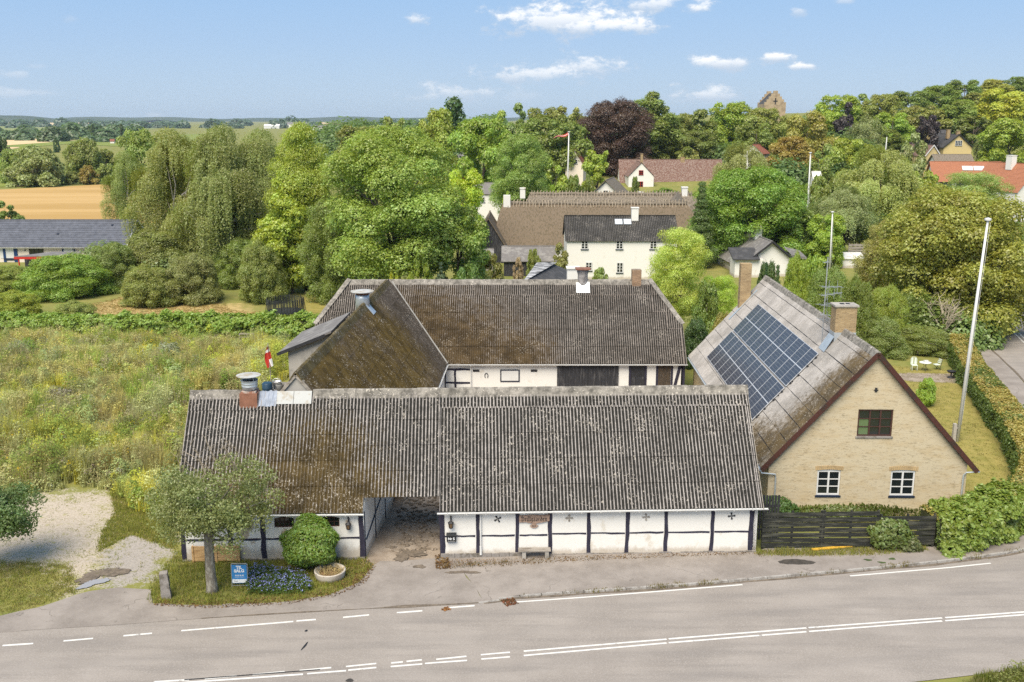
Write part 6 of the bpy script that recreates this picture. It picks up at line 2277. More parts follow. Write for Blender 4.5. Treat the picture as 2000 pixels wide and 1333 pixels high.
# taller pickets between barn and house
PK = empty('picket_fence', (12.5, 48.6, 0), 0, 'black upright boards filling the gap between barn and brick house', 'fence')
for k in range(9):
    MB().box(.05 + k * .155, .16 + k * .155, 0, .03, 0, 2.45 + rnd.uniform(-.02, .02)).obj('board', MT['black_wood'], PK)
MB().box(0, 1.45, .035, .08, .5, .6).box(0, 1.45, .035, .08, 1.8, 1.9).obj('rail', MT['black_wood'], PK)
a, b_ = G(1586, 1080), G(1697, 1070)
YP = tag(MB().bar((a[0], a[1], .17), (b_[0], b_[1], .19), .19, .06).obj('plank', MT['yellow_wood']), 'long yellow plank lying on the ground against the board fence', 'plank')

# ---- flagpoles
def pole(name, label, x, y, z, h_, r_, lean=(0, 0), cat='flagpole', base=True, knob=True):
    r0 = empty(name, (x, y, z), 0, label, cat, 'white flagpoles')
    MB().tube([(0, 0, -.5), (lean[0] * .5, lean[1] * .5, h_ * .5), (lean[0], lean[1], h_)], [r_, r_ * .85, r_ * .55], 10).obj('pole', MT['white_paint'], r0, True)
    if knob:
        MB().lathe([(r_ * .6, h_), (r_ * 1.7, h_ + .06), (r_ * 1.7, h_ + .18), (.01, h_ + .24)], 10, lean).obj('knob', MT['white_paint'], r0)
    if base:
        MB().box(-r_ - .22, -r_ - .01, -.12, .12, 0, 1.25).box(-r_ - .2, r_ + .05, -.05, .05, .9, 1.0).obj('footing', MT['concrete'], r0)
    MB().tube([(r_ + .05, -.04, 1.2), (lean[0] + r_ + .04, lean[1] - .04, h_ - .1)], .008, 4).obj('halyard', MT['white_flag'], r0)
    return r0


pole('flagpole', 'tall white flagpole with concrete footing on the lawn of the brick house', 30.4, 64.9, 0, 15.0, .125, (.55, 0))
x, z = at(1622, 508, 143)
xt, zt_ = at(1626, 416, 143)
pole('flagpole', 'thin white flagpole rising beside the low white outbuilding', x, 143, 0, zt_, .14, (xt - x, 0), base=False)
x, z = at(1580, 375, 200)
xt, zt_ = at(1583, 300, 200)
pole('flagpole', 'white flagpole standing among willows in the middle of the trees at right', x, 200, 0, zt_, .17, (xt - x, 0), base=False)
x, z = at(1729, 290, 280)
xt, zt_ = at(1730, 268, 280)
pole('flagpole', 'short visible white pole tip between trees left of the yellow houses', x, 280, float(terrain(x, 280)), zt_ - float(terrain(x, 280)), .16, (.2, 0), base=False, knob=False)
x, z = at(1108, 345, 245)
xt, zt_ = at(1110, 259, 245)
tz = float(terrain(x, 245))
FP = pole('flagpole', 'white flagpole flying a narrow red and white pennant in front of a pale gable', x, 245, tz, zt_ - tz, .19, (.25, 0), base=False)
n = 14
vs_, vs2 = [], []
for i in range(n + 1):
    u = i / n
    w = .34 * (1 - u) + .05
    px, pz = -3.6 * u, -1.2 * u - .25 * math.sin(u * 6) + .1
    for (d0, lst) in ((0, vs_),):
        lst += [(px, .3 * math.sin(u * 5), pz + w), (px, .3 * math.sin(u * 5), pz + w * .2), (px, .3 * math.sin(u * 5), pz - w * .2), (px, .3 * math.sin(u * 5), pz - w)]
fs, mi = [], []
b = MB()
for k, m_ in ((0, 0), (1, 1), (2, 0)):
    b.add(vs_, [(4 * i + k, 4 * i + k + 1, 4 * i + 4 + k + 1, 4 * i + 4 + k) for i in range(n)], m_)
PN = b.obj('pennant', [MT['red_flag'], MT['white_flag']])
PN.location = (x + .2, 245, zt_ - .3)
tag(PN, 'long narrow red and white pennant streaming from the mast by the pale gable', 'pennant')

# ---- the limp flag on its pole beside the wing
q = G(527, 748, 0)
FY = 72.0
x0, zb = at(531, 742, FY)
x1, zt_ = at(523, 670, FY)
FG = empty('flagstaff', (x0, FY, 0), 0, 'short wooden flagstaff with crosspiece behind the side wing', 'flagstaff')
MB().tube([(0, 0, 0), ((x1 - x0), 0, zt_)], .035, 6).bar((x1 - x0 - .5, 0, zt_ - .55), (x1 - x0 + .05, 0, zt_ - .15), .04, .04).obj('staff', MT['grey_wood'], FG)
zf1 = at(524, 675, FY)[1]
zf0 = at(531, 727, FY)[1] if False else at(531, 712, FY)[1]
b = MB()
cols_, rows_ = 10, 14
hgt = zf1 - zf0 + .1
pts = []
for j in range(rows_ + 1):
    v = j / rows_
    for i in range(cols_ + 1):
        u = i / cols_
        wdt = .13 + .34 * math.sin(min(1, v * 1.25) * math.pi * .62)
        pts.append((-wdt * u + .30 * v, .10 * math.sin(u * 9 + v * 3), -v * hgt - .18 * u))
for j in range(rows_):
    for i in range(cols_):
        a = j * (cols_ + 1) + i
        white = (2 <= j <= 3) or (j >= 9 and i <= 3)
        b.add([pts[a], pts[a + 1], pts[a + cols_ + 2], pts[a + cols_ + 1]], [(0, 1, 2, 3)], 1 if white else 0)
fl = b.obj('flag', [MT['red_flag'], MT['white_flag']])
fl.location = (x1 + .03, FY - .04, zf1)
tag(fl, 'red flag with white cross hanging limp from its staff beside the side wing', 'flag')

# ---- barrels, cans and junk at the wing's back wall
def barrel(px, py, label, mat, r_=.3, h_=.9, name='barrel'):
    Y = 62.0
    x, z = at(px, py, Y)
    r0 = empty(name, (x, Y + rnd.uniform(-.4, .4), max(z - 1.0, 0)), 0, label, 'barrel')
    MB().lathe([(r_ * .93, 0), (r_, .03), (r_, h_ * .3), (r_ * 1.04, h_ * .33), (r_, h_ * .36), (r_, h_ * .64), (r_ * 1.04, h_ * .67), (r_, h_ * .7), (r_, h_ - .03), (r_ * .93, h_)], 16).obj('drum', mat, r0, True)
    MB().lathe([(r_ * .85, h_), (r_ * .85, h_ + .02), (.05, h_ + .02)], 14).obj('lid', mat, r0)


jy = 62.0
base = tag(MB().box(at(500, 750, jy)[0], at(566, 750, jy)[0], jy - 1.2, jy + 4, -.2, at(530, 778, jy)[1]).obj('stone_terrace', MT['stone']), 'low rubble stone terrace behind the side wing carrying barrels and buckets', 'terrace')
barrel(521, 749, 'dark blue plastic barrel behind the metal cowl of the front barn', MT['blue_barrel'], .33, 1.0)
for (px, py, lb) in ((536, 752, 'dented grey bucket next to the dark blue barrel'), (545, 744, 'whitish bucket furthest right of the blue barrel, by the rendered wall'), (540, 738, 'pale tub on the rubble terrace just above the grey bucket')):
    x, z = at(px, py, jy + .6)
    r0 = empty('bucket', (x, jy + .6, z - .75), 0, lb, 'bucket', 'buckets behind the wing')
    MB().lathe([(.22, 0), (.30, .5), (.31, .52), (.28, .5), (.2, .04)], 14).obj('body', MT['zinc_white'] if px > 540 else MT['tin'], r0, True)
    MB().tube([(.3 * math.cos(t_), 0, .5 + .2 * math.sin(t_)) for t_ in np.linspace(0, math.pi, 8)], .012, 4).obj('handle', MT['tin'], r0)
# ---- pallets
q = G(479, 668)
PLT = empty('pallet_stack', (q[0] - .6, q[1], 0), R(4), 'stack of pale weathered pallets in tall grass below the long hedge', 'pallets')
for lv in range(3):
    for k in range(6):
        MB().box(0, 1.5, k * .2, k * .2 + .12, .14 + lv * .3, .165 + lv * .3).obj('board', MT['grey_wood'], PLT)
    for k in (0, .7, 1.4):
        MB().box(k, k + .1, 0, 1.12, .03 + lv * .3, .135 + lv * .3).obj('block', MT['grey_wood'], PLT)
# ---- trampoline with safety net
q = G(547, 634)
TR = empty('trampoline', (q[0], q[1] + 3, 0), 0, 'round trampoline with black safety net on the garden lawn behind the hedge', 'trampoline')
MB().lathe([(2.1, .85), (2.1, .9), (.05, .88)], 26).obj('mat', MT['net'], TR)
for k in range(8):
    a = k * math.pi / 4
    MB().tube([(2.15 * math.cos(a), 2.15 * math.sin(a), 0), (2.2 * math.cos(a), 2.2 * math.sin(a), 1.0), (2.0 * math.cos(a), 2.0 * math.sin(a), 2.45)], .035, 6).obj('net_pole', MT['net'], TR)
nb_ = MB()
for k in range(40):
    a = k * math.pi / 20
    a2 = (k + 1) * math.pi / 20
    nb_.bar((2.02 * math.cos(a), 2.02 * math.sin(a), .9), (1.98 * math.cos(a), 1.98 * math.sin(a), 2.3), .085, .01, up=(math.cos(a), math.sin(a), 0))
for z in np.linspace(1.0, 2.35, 12):
    nb_.tube([(2.0 * math.cos(k * math.pi / 12), 2.0 * math.sin(k * math.pi / 12), z - .08 * abs(math.sin(k * math.pi / 6))) for k in range(25)], .03, 3, cap=False)
nb_.obj('safety_net', MT['net'], TR)
# ---- heap of cut branches
q = G(618, 577)
bh = MB()
for k in range(26):
    a = rnd.uniform(0, 3.1)
    L_ = rnd.uniform(.8, 1.8)
    c_ = Vector((rnd.uniform(-.8, .8), rnd.uniform(-.5, .5), rnd.uniform(.08, .45)))
    d_ = Vector((math.cos(a), math.sin(a) * .5, rnd.uniform(-.12, .12))) * L_ / 2
    bh.bar(c_ - d_, c_ + d_, .05, .05)
o = bh.obj('branch_heap', MT['twig'])
o.location = (q[0], q[1], 0)
tag(o, 'heap of cut branches on the lawn beside the dark hedge', 'branches')

# ---- garden furniture on the patio
def chair(px, py, rot, label, fold):
    q = G(px, py)
    r0 = empty('garden_chair', (q[0], q[1], 0), rot, label, 'chair', 'garden chairs on the patio')
    MB().box(-.24, .24, -.24, .24, .43, .47).obj('seat', MT['lawnchair'], r0)
    if fold:
        for k in range(3):
            MB().box(-.22, .22, .22 + k * .05, .245 + k * .05, .58 + k * .13, .67 + k * .13).obj('back_slat', MT['lawnchair'], r0)
        for s in (-.22, .22):
            MB().bar((s, .16, .0), (s, .38, .98), .03, .03).bar((s, .3, 0), (s, -.22, .45), .03, .03).obj('leg', MT['iron'], r0)
    else:
        MB().lathe([(.30, -.012), (.30, .012)], 12).obj('x', MT['lawnchair'], r0)
        bpy.data.objects.remove([o_ for o_ in r0.children if o_.name.startswith('x')][0])
        MB().tube([(-.24, .22, .45), (-.25, .27, .9), (-.15, .29, 1.08), (.15, .29, 1.08), (.25, .27, .9), (.24, .22, .45)], .03, 6).bar((-.12, .26, .5), (-.12, .28, 1.02), .16, .02).bar((.12, .26, .5), (.12, .28, 1.02), .16, .02).obj('backrest', MT['lawnchair'], r0)
        for (sx, sy) in ((-.21, -.21), (.21, -.21), (-.21, .21), (.21, .21)):
            MB().bar((sx, sy, 0), (sx, sy, .44), .035, .035).obj('leg', MT['lawnchair'], r0)


chair(1785, 723, R(-8), 'pale garden chair with rounded back left of the round patio table', False)
chair(1829, 722, R(-75), 'folding slatted garden chair right of the round patio table', True)
q = G(1806, 724)
GT = empty('garden_table', (q[0], q[1], 0), 0, 'small round white garden table between two chairs on the patio', 'table')
MB().lathe([(.50, .70), (.51, .72), (.50, .74), (.01, .74)], 22).obj('table_top', MT['white_paint'], GT)
for k in range(3):
    a = k * 2.09 + .3
    MB().tube([(.32 * math.cos(a), .32 * math.sin(a), 0), (.06 * math.cos(a), .06 * math.sin(a), .40), (.3 * math.cos(a), .3 * math.sin(a), .70)], .018, 5).obj('leg', MT['iron'], GT)
BX = tag(MB().box(-.17, .17, -.12, .12, 0, .14).box(-.18, .18, -.13, .13, .141, .165).obj('tin_box', MT['white_paint']), 'small white lidded box on the round garden table', 'box')
BX.location = (q[0] + .05, q[1], .742)
q = G(1857, 738)
FB2 = empty('fire_bowl', (q[0], q[1], 0), 0, 'black iron fire bowl on a foot on the patio by the hedge', 'fire bowl')
MB().lathe([(.30, 0), (.28, .05), (.06, .09), (.05, .36), (.12, .42)], 16).obj('foot', MT['iron'], FB2, True)
MB().lathe([(.10, .40), (.28, .46), (.36, .58), (.37, .60), (.33, .58), (.1, .50)], 18).obj('bowl', MT['iron'], FB2, True)

# ---- cars
def car(name, label, x, y, z, rot, paint, group=None):
    r0 = empty(name, (x, y, z), rot, label, 'car', group)
    pr = [(-2.1, .35), (-2.12, .75), (-1.95, .92), (-1.2, 1.0), (-.75, 1.42), (.75, 1.46), (1.45, 1.02), (2.0, .9), (2.12, .6), (2.08, .3), (1.75, .22), (-1.75, .22)]
    vs_, fs = [], []
    n_ = len(pr)
    for (yy, k) in ((-.86, .97), (-.80, 1.0), (.80, 1.0), (.86, .97)):
        for (a, c_) in pr:
            yk = yy * (.80 if c_ > 1.2 else (.93 if c_ > .95 else 1))
            vs_.append((a * k, yk, c_))
    for j in range(3):
        for i in range(n_):
            fs.append((j * n_ + i, j * n_ + (i + 1) % n_, (j + 1) * n_ + (i + 1) % n_, (j + 1) * n_ + i))
    fs += [tuple(range(n_ - 1, -1, -1)), tuple(range(3 * n_, 4 * n_))]
    MB().add(vs_, fs).obj('body', paint, r0)
    for s in (-1, 1):
        MB().add([(-1.05, s * .815, 1.02), (1.2, s * .815, 1.02), (.70, s * .70, 1.39), (-.70, s * .70, 1.37)], [(0, 1, 2, 3)]).obj('side_window', MT['glass'], r0)
    MB().add([(.82, -.62, 1.43), (.82, .62, 1.43), (1.42, .70, 1.06), (1.42, -.70, 1.06)], [(0, 1, 2, 3)]).obj('windscreen', MT['glass'], r0)
    MB().add([(-.82, -.6, 1.41), (-.82, .6, 1.41), (-1.2, .7, 1.04), (-1.2, -.7, 1.04)], [(3, 2, 1, 0)]).obj('rear_window', MT['glass'], r0)
    wm = MB().prism([(.31 * math.cos(k * math.pi / 8), .31 * math.sin(k * math.pi / 8)) for k in range(16)], -.1, .1, 'y').mesh('wheel', MT['rubber'])
    rm = MB().prism([(.19 * math.cos(k * math.pi / 6), .19 * math.sin(k * math.pi / 6)) for k in range(12)], -.105, .105, 'y').mesh('rim', MT['tin'])
    for (a, s) in ((-1.3, -1), (1.32, -1), (-1.3, 1), (1.32, 1)):
        w_ = link('wheel', wm, r0)
        w_.location = (a, s * .78, .31)
        link('rim', rm, w_)
    for s in (-1, 1):
        MB().box(2.0, 2.07, s * .62 - .16, s * .62 + .16, .62, .76).obj('headlight', MT['glass'], r0)
        MB().box(-2.12, -2.06, s * .66 - .12, s * .66 + .12, .66, .84).obj('tail_light', MT['red'], r0)


x, z = at(2003, 603, 111)
car('parked_car', 'dark blue car on the road at the right edge beneath the overhanging tree', x, 112, .02, R(12), MT['car_blue'])
x, z = at(1249, 366, 262)
car('parked_car', 'white car parked below the white gable wing of the tiled farmhouse', x, 262, float(terrain(x, 262)) + .9, R(8), MT['car_white'])
x, z = at(930, 378, 206)
car('parked_car', 'white car half hidden below trees beside the white cottage', x, 206, .02, R(5), MT['car_white'])
# ================================================================== VEGETATION
RG = np.random.default_rng(11)


def unit(n, rng=RG):
    v = rng.normal(size=(n, 3))
    return v / np.linalg.norm(v, axis=1)[:, None]


def leaf_quads(P_, Nn, half, rng=RG, asp=.62):
    """four-cornered leaves, slightly folded"""
    n = len(P_)
    half = np.broadcast_to(np.asarray(half, float), (n,))[:, None]
    Nn = Nn / (np.linalg.norm(Nn, axis=1)[:, None] + 1e-9)
    T = np.cross(Nn, unit(n, rng))
    T /= (np.linalg.norm(T, axis=1)[:, None] + 1e-9)
    B = np.cross(Nn, T)
    fold = Nn * half * .25
    V = np.stack([P_ - T * half, P_ + B * half * asp - fold, P_ + T * half, P_ - B * half * asp - fold], 1).reshape(-1, 3)
    return V, np.arange(4 * n).reshape(n, 4)


def leaf_tris(P_, Nn, half, rng=RG, asp=.62):
    """three-cornered leaves for crowns seen from far off"""
    n = len(P_)
    half = np.broadcast_to(np.asarray(half, float), (n,))[:, None]
    Nn = Nn / (np.linalg.norm(Nn, axis=1)[:, None] + 1e-9)
    T = np.cross(Nn, unit(n, rng))
    T /= (np.linalg.norm(T, axis=1)[:, None] + 1e-9)
    B = np.cross(Nn, T)
    V = np.stack([P_ - T * half - B * half * asp, P_ + T * half - B * half * asp * .6, P_ + B * half * (asp * 1.5)], 1).reshape(-1, 3)
    return V, np.arange(3 * n).reshape(n, 3)


PROF = {
    'round': lambda t: np.sqrt(np.clip(1 - ((t - .45) / .56) ** 2, 0, 1)) ** .8,
    'spread': lambda t: np.clip(np.sqrt(np.clip(1 - ((t - .38) / .64) ** 2, 0, 1)), 0, 1) ** .7,
    'tall': lambda t: np.clip(np.sin(np.clip(t * .9 + .1, 0, 1) * np.pi) ** .6, 0, 1),
    'cone': lambda t: np.clip((1 - t) * .95 + .05, 0, 1) * np.clip(t * 8 + .4, 0, 1),
    'column': lambda t: np.clip(np.sqrt(np.clip(1 - ((t - .4) / .62) ** 2, 0, 1)), 0, 1),
    'open': lambda t: np.sqrt(np.clip(1 - ((t - .55) / .50) ** 2, 0, 1)) ** .6,
    'bush': lambda t: np.sqrt(np.clip(1 - (t * .98) ** 2, 0, 1)) ** .8,
}


def crown(name, prof, nleaf, half, seed, nlobe=60, asp_h=2.0, lobe=(.12, .24), up=.6, sprig=.3, flat=.74, ragged=.34):
    """a crown of leaf clumps: half width 1, height 1"""
    rng = np.random.default_rng(seed)
    f = PROF[prof]
    cs, rs = [], []
    while len(cs) < nlobe:
        t = rng.random()
        e = f(np.array([t]))[0]
        if rng.random() > e + .15:
            continue
        a = rng.random() * 2 * np.pi
        r_ = e * (1 - ragged * rng.random() ** 1.5) * np.sqrt(rng.uniform(.12, 1))
        rad = rng.uniform(*lobe) * (.75 + .35 * e)
        r_ = max(0, min(r_, e * (1 + .10 * rng.normal()) - rad * .55))
        cs.append((r_ * np.cos(a), r_ * np.sin(a), t * asp_h * .94 + .03))
        rs.append(rad)
    cs, rs = np.array(cs), np.array(rs)
    w = rs ** 2
    n0 = int(nleaf * 1.7)
    li = rng.choice(nlobe, n0, p=w / w.sum())
    u = unit(n0, rng)
    u[:, 2] = np.where(rng.random(n0) < .55, np.abs(u[:, 2]), u[:, 2])
    k = .62 + .52 * rng.random(n0) ** .85
    k = np.where(rng.random(n0) < sprig, k + .30 * rng.random(n0), k)
    lump = 1 + .22 * np.sin(u[:, 0] * 7 + li * 1.3) * np.sin(u[:, 1] * 6 + li) * np.sin(u[:, 2] * 7 + li * 2.1)
    P_ = cs[li] + u * (rs[li] * k * lump)[:, None] * np.array([1, 1, flat])
    # drop what lies deep inside other clumps
    keep = np.ones(n0, bool)
    for c0, r0 in zip(cs, rs):
        d2 = ((P_ - c0) ** 2 / np.array([1, 1, flat ** 2])).sum(1)
        keep &= ~((d2 < (.62 * r0) ** 2))
    keep &= P_[:, 2] > -.04
    ii = np.nonzero(keep)[0][:nleaf]
    P_, u, li = P_[ii], u[ii], li[ii]
    n = len(P_)
    Nn = u * .8 + unit(n, rng) * .65 + np.array([0, -0, up])
    V, Q = leaf_tris(P_, Nn, half * rng.uniform(.6, 1.35, n), rng)
    V[:, 2] /= asp_h
    lt = rng.uniform(-.18, .18, nlobe)
    tint = np.clip(.5 + lt[li] + rng.normal(size=n) * .2, 0, 1)
    me = np_mesh(name, V, Q, MT['leaf'], {'tint': ('FLOAT', np.repeat(tint, 3))})
    return me, cs / np.array([1, 1, asp_h])


def weeping(name, nstr, per, half, seed, prof='tall', asp_h=2.6, length=(.25, .75), nlobe=40, vol=.35):
    """drooping twigs hung with small leaves under the ends of the limbs"""
    rng = np.random.default_rng(seed)
    f = PROF[prof]
    cs = []
    while len(cs) < nlobe:
        t = rng.uniform(.22, 1)
        e = f(np.array([t]))[0]
        if rng.random() > e + .1:
            continue
        a = rng.random() * 6.283
        r_ = max(0, e * rng.uniform(.35, .92))
        cs.append((r_ * np.cos(a), r_ * np.sin(a), t * asp_h * .95))
    cs = np.array(cs)
    Ps, Ns, ts = [], [], []
    lt = rng.uniform(-.2, .2, nlobe)
    for s in range(nstr):
        l_ = rng.integers(nlobe)
        c0 = cs[l_]
        d = unit(1, rng)[0] * .20
        d[2] = abs(d[2]) * .7
        p0 = c0 + d
        out = np.array([p0[0], p0[1], 0])
        out = out / (np.linalg.norm(out) + 1e-6)
        L_ = rng.uniform(*length) * (.6 + .5 * rng.random())
        L_ = min(L_, p0[2] - .02 - rng.random() * .2)
        if L_ < .05:
            continue
        k = max(3, int(per * L_ / length[1]))
        u = np.sort(rng.random(k))
        arch = np.sin(np.clip(u * 2.2, 0, 1) * np.pi / 2)
        P_ = p0 + out * (.16 * arch)[:, None] * rng.uniform(.3, 1.2) + np.array([0, 0, 1]) * (-(u ** 1.35) * L_)[:, None]
        P_ = P_ + rng.normal(size=P_.shape) * .018
        Ps.append(P_)
        Ns.append(out * .9 + unit(k, rng) * .8 + np.array([0, 0, .7]))
        ts.append(np.full(k, .5 + lt[l_]) + rng.normal(size=k) * .17)
    P_, Nn, t = np.concatenate(Ps), np.concatenate(Ns), np.clip(np.concatenate(ts), 0, 1)
    V, Q = leaf_tris(P_, Nn, half * rng.uniform(.7, 1.3, len(P_)), rng, .6)
    V[:, 2] /= asp_h
    return np_mesh(name, V, Q, MT['leaf'], {'tint': ('FLOAT', np.repeat(t, 3))}), cs / np.array([1, 1, asp_h])


def trunk_mesh(name, cs, mat, r_=.05, split=.35, nl=14, seed=0, base=.0):
    """tapered trunk with limbs running out to the leaf clumps; z 0..1 is the crown, the stem goes down to z = -1 (scaled apart)"""
    rg = random.Random(seed)
    b = MB()
    top = .78
    bend = [(rg.uniform(-.05, .05), rg.uniform(-.05, .05)) for _ in range(5)]
    st = [(bend[i][0] * (i > 0), bend[i][1] * (i > 0), -.02 + top * i / 4) for i in range(5)]
    b.tube(st, [r_ * (1 - .78 * i / 4) for i in range(5)], 7)
    order = sorted(range(len(cs)), key=lambda i: rg.random())[:nl]
    for i in order:
        c0 = cs[i]
        j = rg.uniform(.02, .6)
        z0 = min(top * j, c0[2] * .8)
        s0 = (st[1][0], st[1][1], z0)
        mid = (c0[0] * .5 + rg.uniform(-.05, .05), c0[1] * .5 + rg.uniform(-.05, .05), z0 + (c0[2] - z0) * .62)
        b.tube([s0, mid, tuple(c0)], [r_ * .42, r_ * .27, r_ * .08], 5)
    return b.mesh(name, mat, True)


TREES = {}
LEAFK = 2.55


def get_tree(kind, lod, var):
    key = (kind, lod, var)
    if key in TREES:
        return TREES[key]
    sd = abs(hash_(kind)) % 1000 + var * 17 + {'L': 1, 'M': 2, 'S': 3}[lod]
    nl, hf, nb_ = {'L': (125000, .0148, 170), 'M': (30000, .031, 80), 'S': (9000, .056, 32)}[lod]
    bark = MT['bark']
    if kind in ('birch', 'willow'):
        ns, per, hf2 = {'L': (3600, 46, .0155), 'M': (1500, 30, .028), 'S': (600, 20, .05)}[lod]
        if kind == 'birch':
            me, cs = weeping(kind + '_leaves', ns, per, hf2, sd, 'tall', 2.6, (.25, .85), 60)
            bark = MT['bark_pale']
        else:
            me, cs = weeping(kind + '_leaves', ns, per, hf2, sd, 'spread', 1.7, (.2, .55), 44)
    elif kind == 'round':
        me, cs = crown('leaves', 'round', nl, hf, sd, nb_)
    elif kind == 'spread':
        me, cs = crown('leaves', 'spread', nl, hf, sd, nb_ + 10, 1.6, (.11, .23))
    elif kind == 'tall':
        me, cs = crown('leaves', 'tall', nl, hf * 1.15, sd, nb_, 2.9, (.17, .32))
    elif kind == 'cone':
        me, cs = crown('needles', 'cone', nl, hf * .9, sd, nb_ + 40, 3.2, (.14, .26), up=-.1, flat=.5)
    elif kind == 'column':
        me, cs = crown('leaves', 'column', nl, hf * 1.3, sd, nb_, 4.0, (.3, .5))
    elif kind == 'bush':
        me, cs = crown('leaves', 'bush', nl, hf, sd, nb_, 1.1, (.11, .22), sprig=.3)
    elif kind == 'open':
        me, cs = crown('leaves', 'open', int(nl * .62), hf * .9, sd, int(nb_ * .9), 1.8, (.13, .26), sprig=.35, flat=.55, ragged=.4)
    tm = trunk_mesh('trunk', cs, bark, .05 if kind not in ('birch', 'column', 'cone') else .035, seed=sd, nl=14 if lod == 'L' else 8)
    TREES[key] = (me, tm, bark)
    return TREES[key]


def hash_(s):
    h_ = 7
    for ch in s:
        h_ = (h_ * 31 + ord(ch)) % 99991
    return h_


COLR = {
    'mid': (.090, .114, .026), 'green': (.076, .104, .024), 'fresh': (.124, .162, .024), 'yellow': (.19, .215, .022), 'lime': (.170, .205, .045),
    'olive': (.112, .126, .036), 'birch': (.104, .122, .034), 'willow': (.135, .145, .050), 'purple': (.042, .024, .024), 'darkpurple': (.024, .018, .026),
    'dark': (.038, .064, .022), 'brown': (.142, .132, .030), 'rust': (.125, .098, .024), 'spruce': (.10, .135, .105), 'pale': (.105, .140, .040),
    'grey': (.115, .135, .060), 'golden': (.17, .19, .024), 'hedge': (.085, .120, .022),
}
vcount = {}


def tree(px, Y, top, wpx, kind, label, colr, base=.12, name=None, group=None, cat='tree', lod=None, stem=.16, wob=.08, depth=None):
    x, zt = at(px, top, Y)
    w = at(px + wpx / 2, top, Y)[0] - at(px - wpx / 2, top, Y)[0]
    zg = float(terrain(x, Y))
    h_ = zt - zg
    lod = lod or ('L' if wpx > 165 else 'M' if wpx > 78 else 'S')
    nvar = {'L': 1, 'M': 2, 'S': 2}[lod]
    v = vcount.get((kind, lod), 0)
    vcount[(kind, lod)] = v + 1
    me, tm, bark = get_tree(kind, lod, v % nvar)
    r0 = empty(name or 'tree', (x, Y, zg), rnd.uniform(0, 6.28), label, cat, group)
    c_ = link('crown' if cat == 'tree' else 'foliage', me, r0)
    c_.scale = (w / 2, (depth or w) / 2, h_ * (1 - base))
    c_.location = (0, 0, h_ * base)
    col_ = COLR[colr] if isinstance(colr, str) else colr
    c_.color = tuple(q * LEAFK * k_ * (1 + rnd.uniform(-wob, wob)) for q, k_ in zip(col_, (1.12, 1.08, .78))) + (1,)
    t_ = link('trunk' if cat == 'tree' else 'stems', tm, r0)
    k = min(w / 2, h_ * .35)
    t_.scale = (w / 2, w / 2, h_ * (1 - base))
    t_.location = (0, 0, h_ * base)
    if base > .03:
        rr = .05 * w / 2 if kind not in ('birch', 'column', 'cone') else .035 * w / 2
        MB().tube([(0, 0, -.5), (rnd.uniform(-.05, .05), 0, h_ * base * .5), (0, 0, h_ * base + .02)], [rr * 1.35, rr * 1.1, rr], 8).obj('trunk_foot', bark, r0, True)
    return r0


G1 = 'trees along the village edge'
G2 = 'trees on the wooded hill'
G3 = 'field trees'
T = tree
# --- the row behind the meadow, left to right
T(242, 176, 292, 88, 'birch', 'narrow weeping birch standing alone at the end of the bungalow roof', 'birch', .12, 'birch_tree', G1, lod='L')
T(330, 140, 246, 165, 'birch', 'broad weeping birch right of the narrow weeping birch', 'birch', .10, 'birch_tree', G1, lod='L')
T(428, 134, 238, 175, 'birch', 'tallest weeping birch, in the middle of the birch group', (.098, .106, .034), .10, 'birch_tree', G1, lod='L')
T(505, 138, 248, 150, 'birch', 'weeping birch just left of the yellow-green feathery tree', (.112, .116, .040), .10, 'birch_tree', G1, lod='L')
T(272, 215, 242, 95, 'round', 'light green tree rising behind the weeping birches at their left', 'pale', .2, 'tree', G1)
T(583, 126, 234, 130, 'tall', 'feathery yellow-green tree between the birches and the great round tree', (.126, .160, .020), .16, 'tree', G1, lod='L')
T(560, 124, 330, 120, 'tall', 'lower yellow-green tree at the foot of the feathery tree', (.13, .165, .022), .05, 'tree', G1)
T(768, 113, 248, 300, 'round', 'great round bright green tree in the middle behind the barns', (.112, .146, .036), .20, 'tree', G1)
T(640, 118, 390, 120, 'round', 'green bush filling the left foot of the great round tree', 'mid', .0, 'bush', cat='bush', lod='L')
T(895, 112, 392, 130, 'round', 'rounded green tree leaning against the right side of the great round tree', (.10, .145, .03), .10, 'tree', G1)
T(905, 150, 318, 90, 'round', 'small yellow-green tree right of the great round tree', 'yellow', .1, 'tree', G1)
# --- behind, centre
T(845, 235, 203, 105, 'round', 'fresh green round tree in front of the dark poplar', 'fresh', .05, 'tree', G1)
T(884, 262, 189, 68, 'column', 'dark dense poplar showing behind the fresh green round tree', 'dark', .05, 'tree', G1)
T(770, 270, 222, 70, 'round', 'olive tree left of the fresh green round tree', 'olive', .0, 'tree', G1)
T(700, 300, 236, 110, 'round', 'dark low tree on the skyline above the great round tree', 'mid', .0, 'tree', G1)
T(945, 222, 222, 140, 'round', 'broad fresh green tree left of the pale round tree', (.10, .15, .022), .04, 'tree', G1)
T(1015, 192, 262, 122, 'round', 'pale round tree above the white cottage', 'pale', .14, 'tree', G1, lod='L')
T(1078, 205, 312, 74, 'round', 'small mid green tree between the pale round tree and the mast', 'fresh', .05, 'tree', G1)
T(1168, 262, 290, 66, 'round', 'small bright green tree right of the pale gable', 'fresh', .05, 'tree', G1)
T(1205, 318, 198, 150, 'spread', 'large purple-leaved beech behind the tiled farmhouse', 'purple', .04, 'beech_tree', G1, lod='L')
T(1276, 336, 178, 108, 'tall', 'tall green tree standing behind the purple beech at its right', 'mid', .04, 'tree', G1)
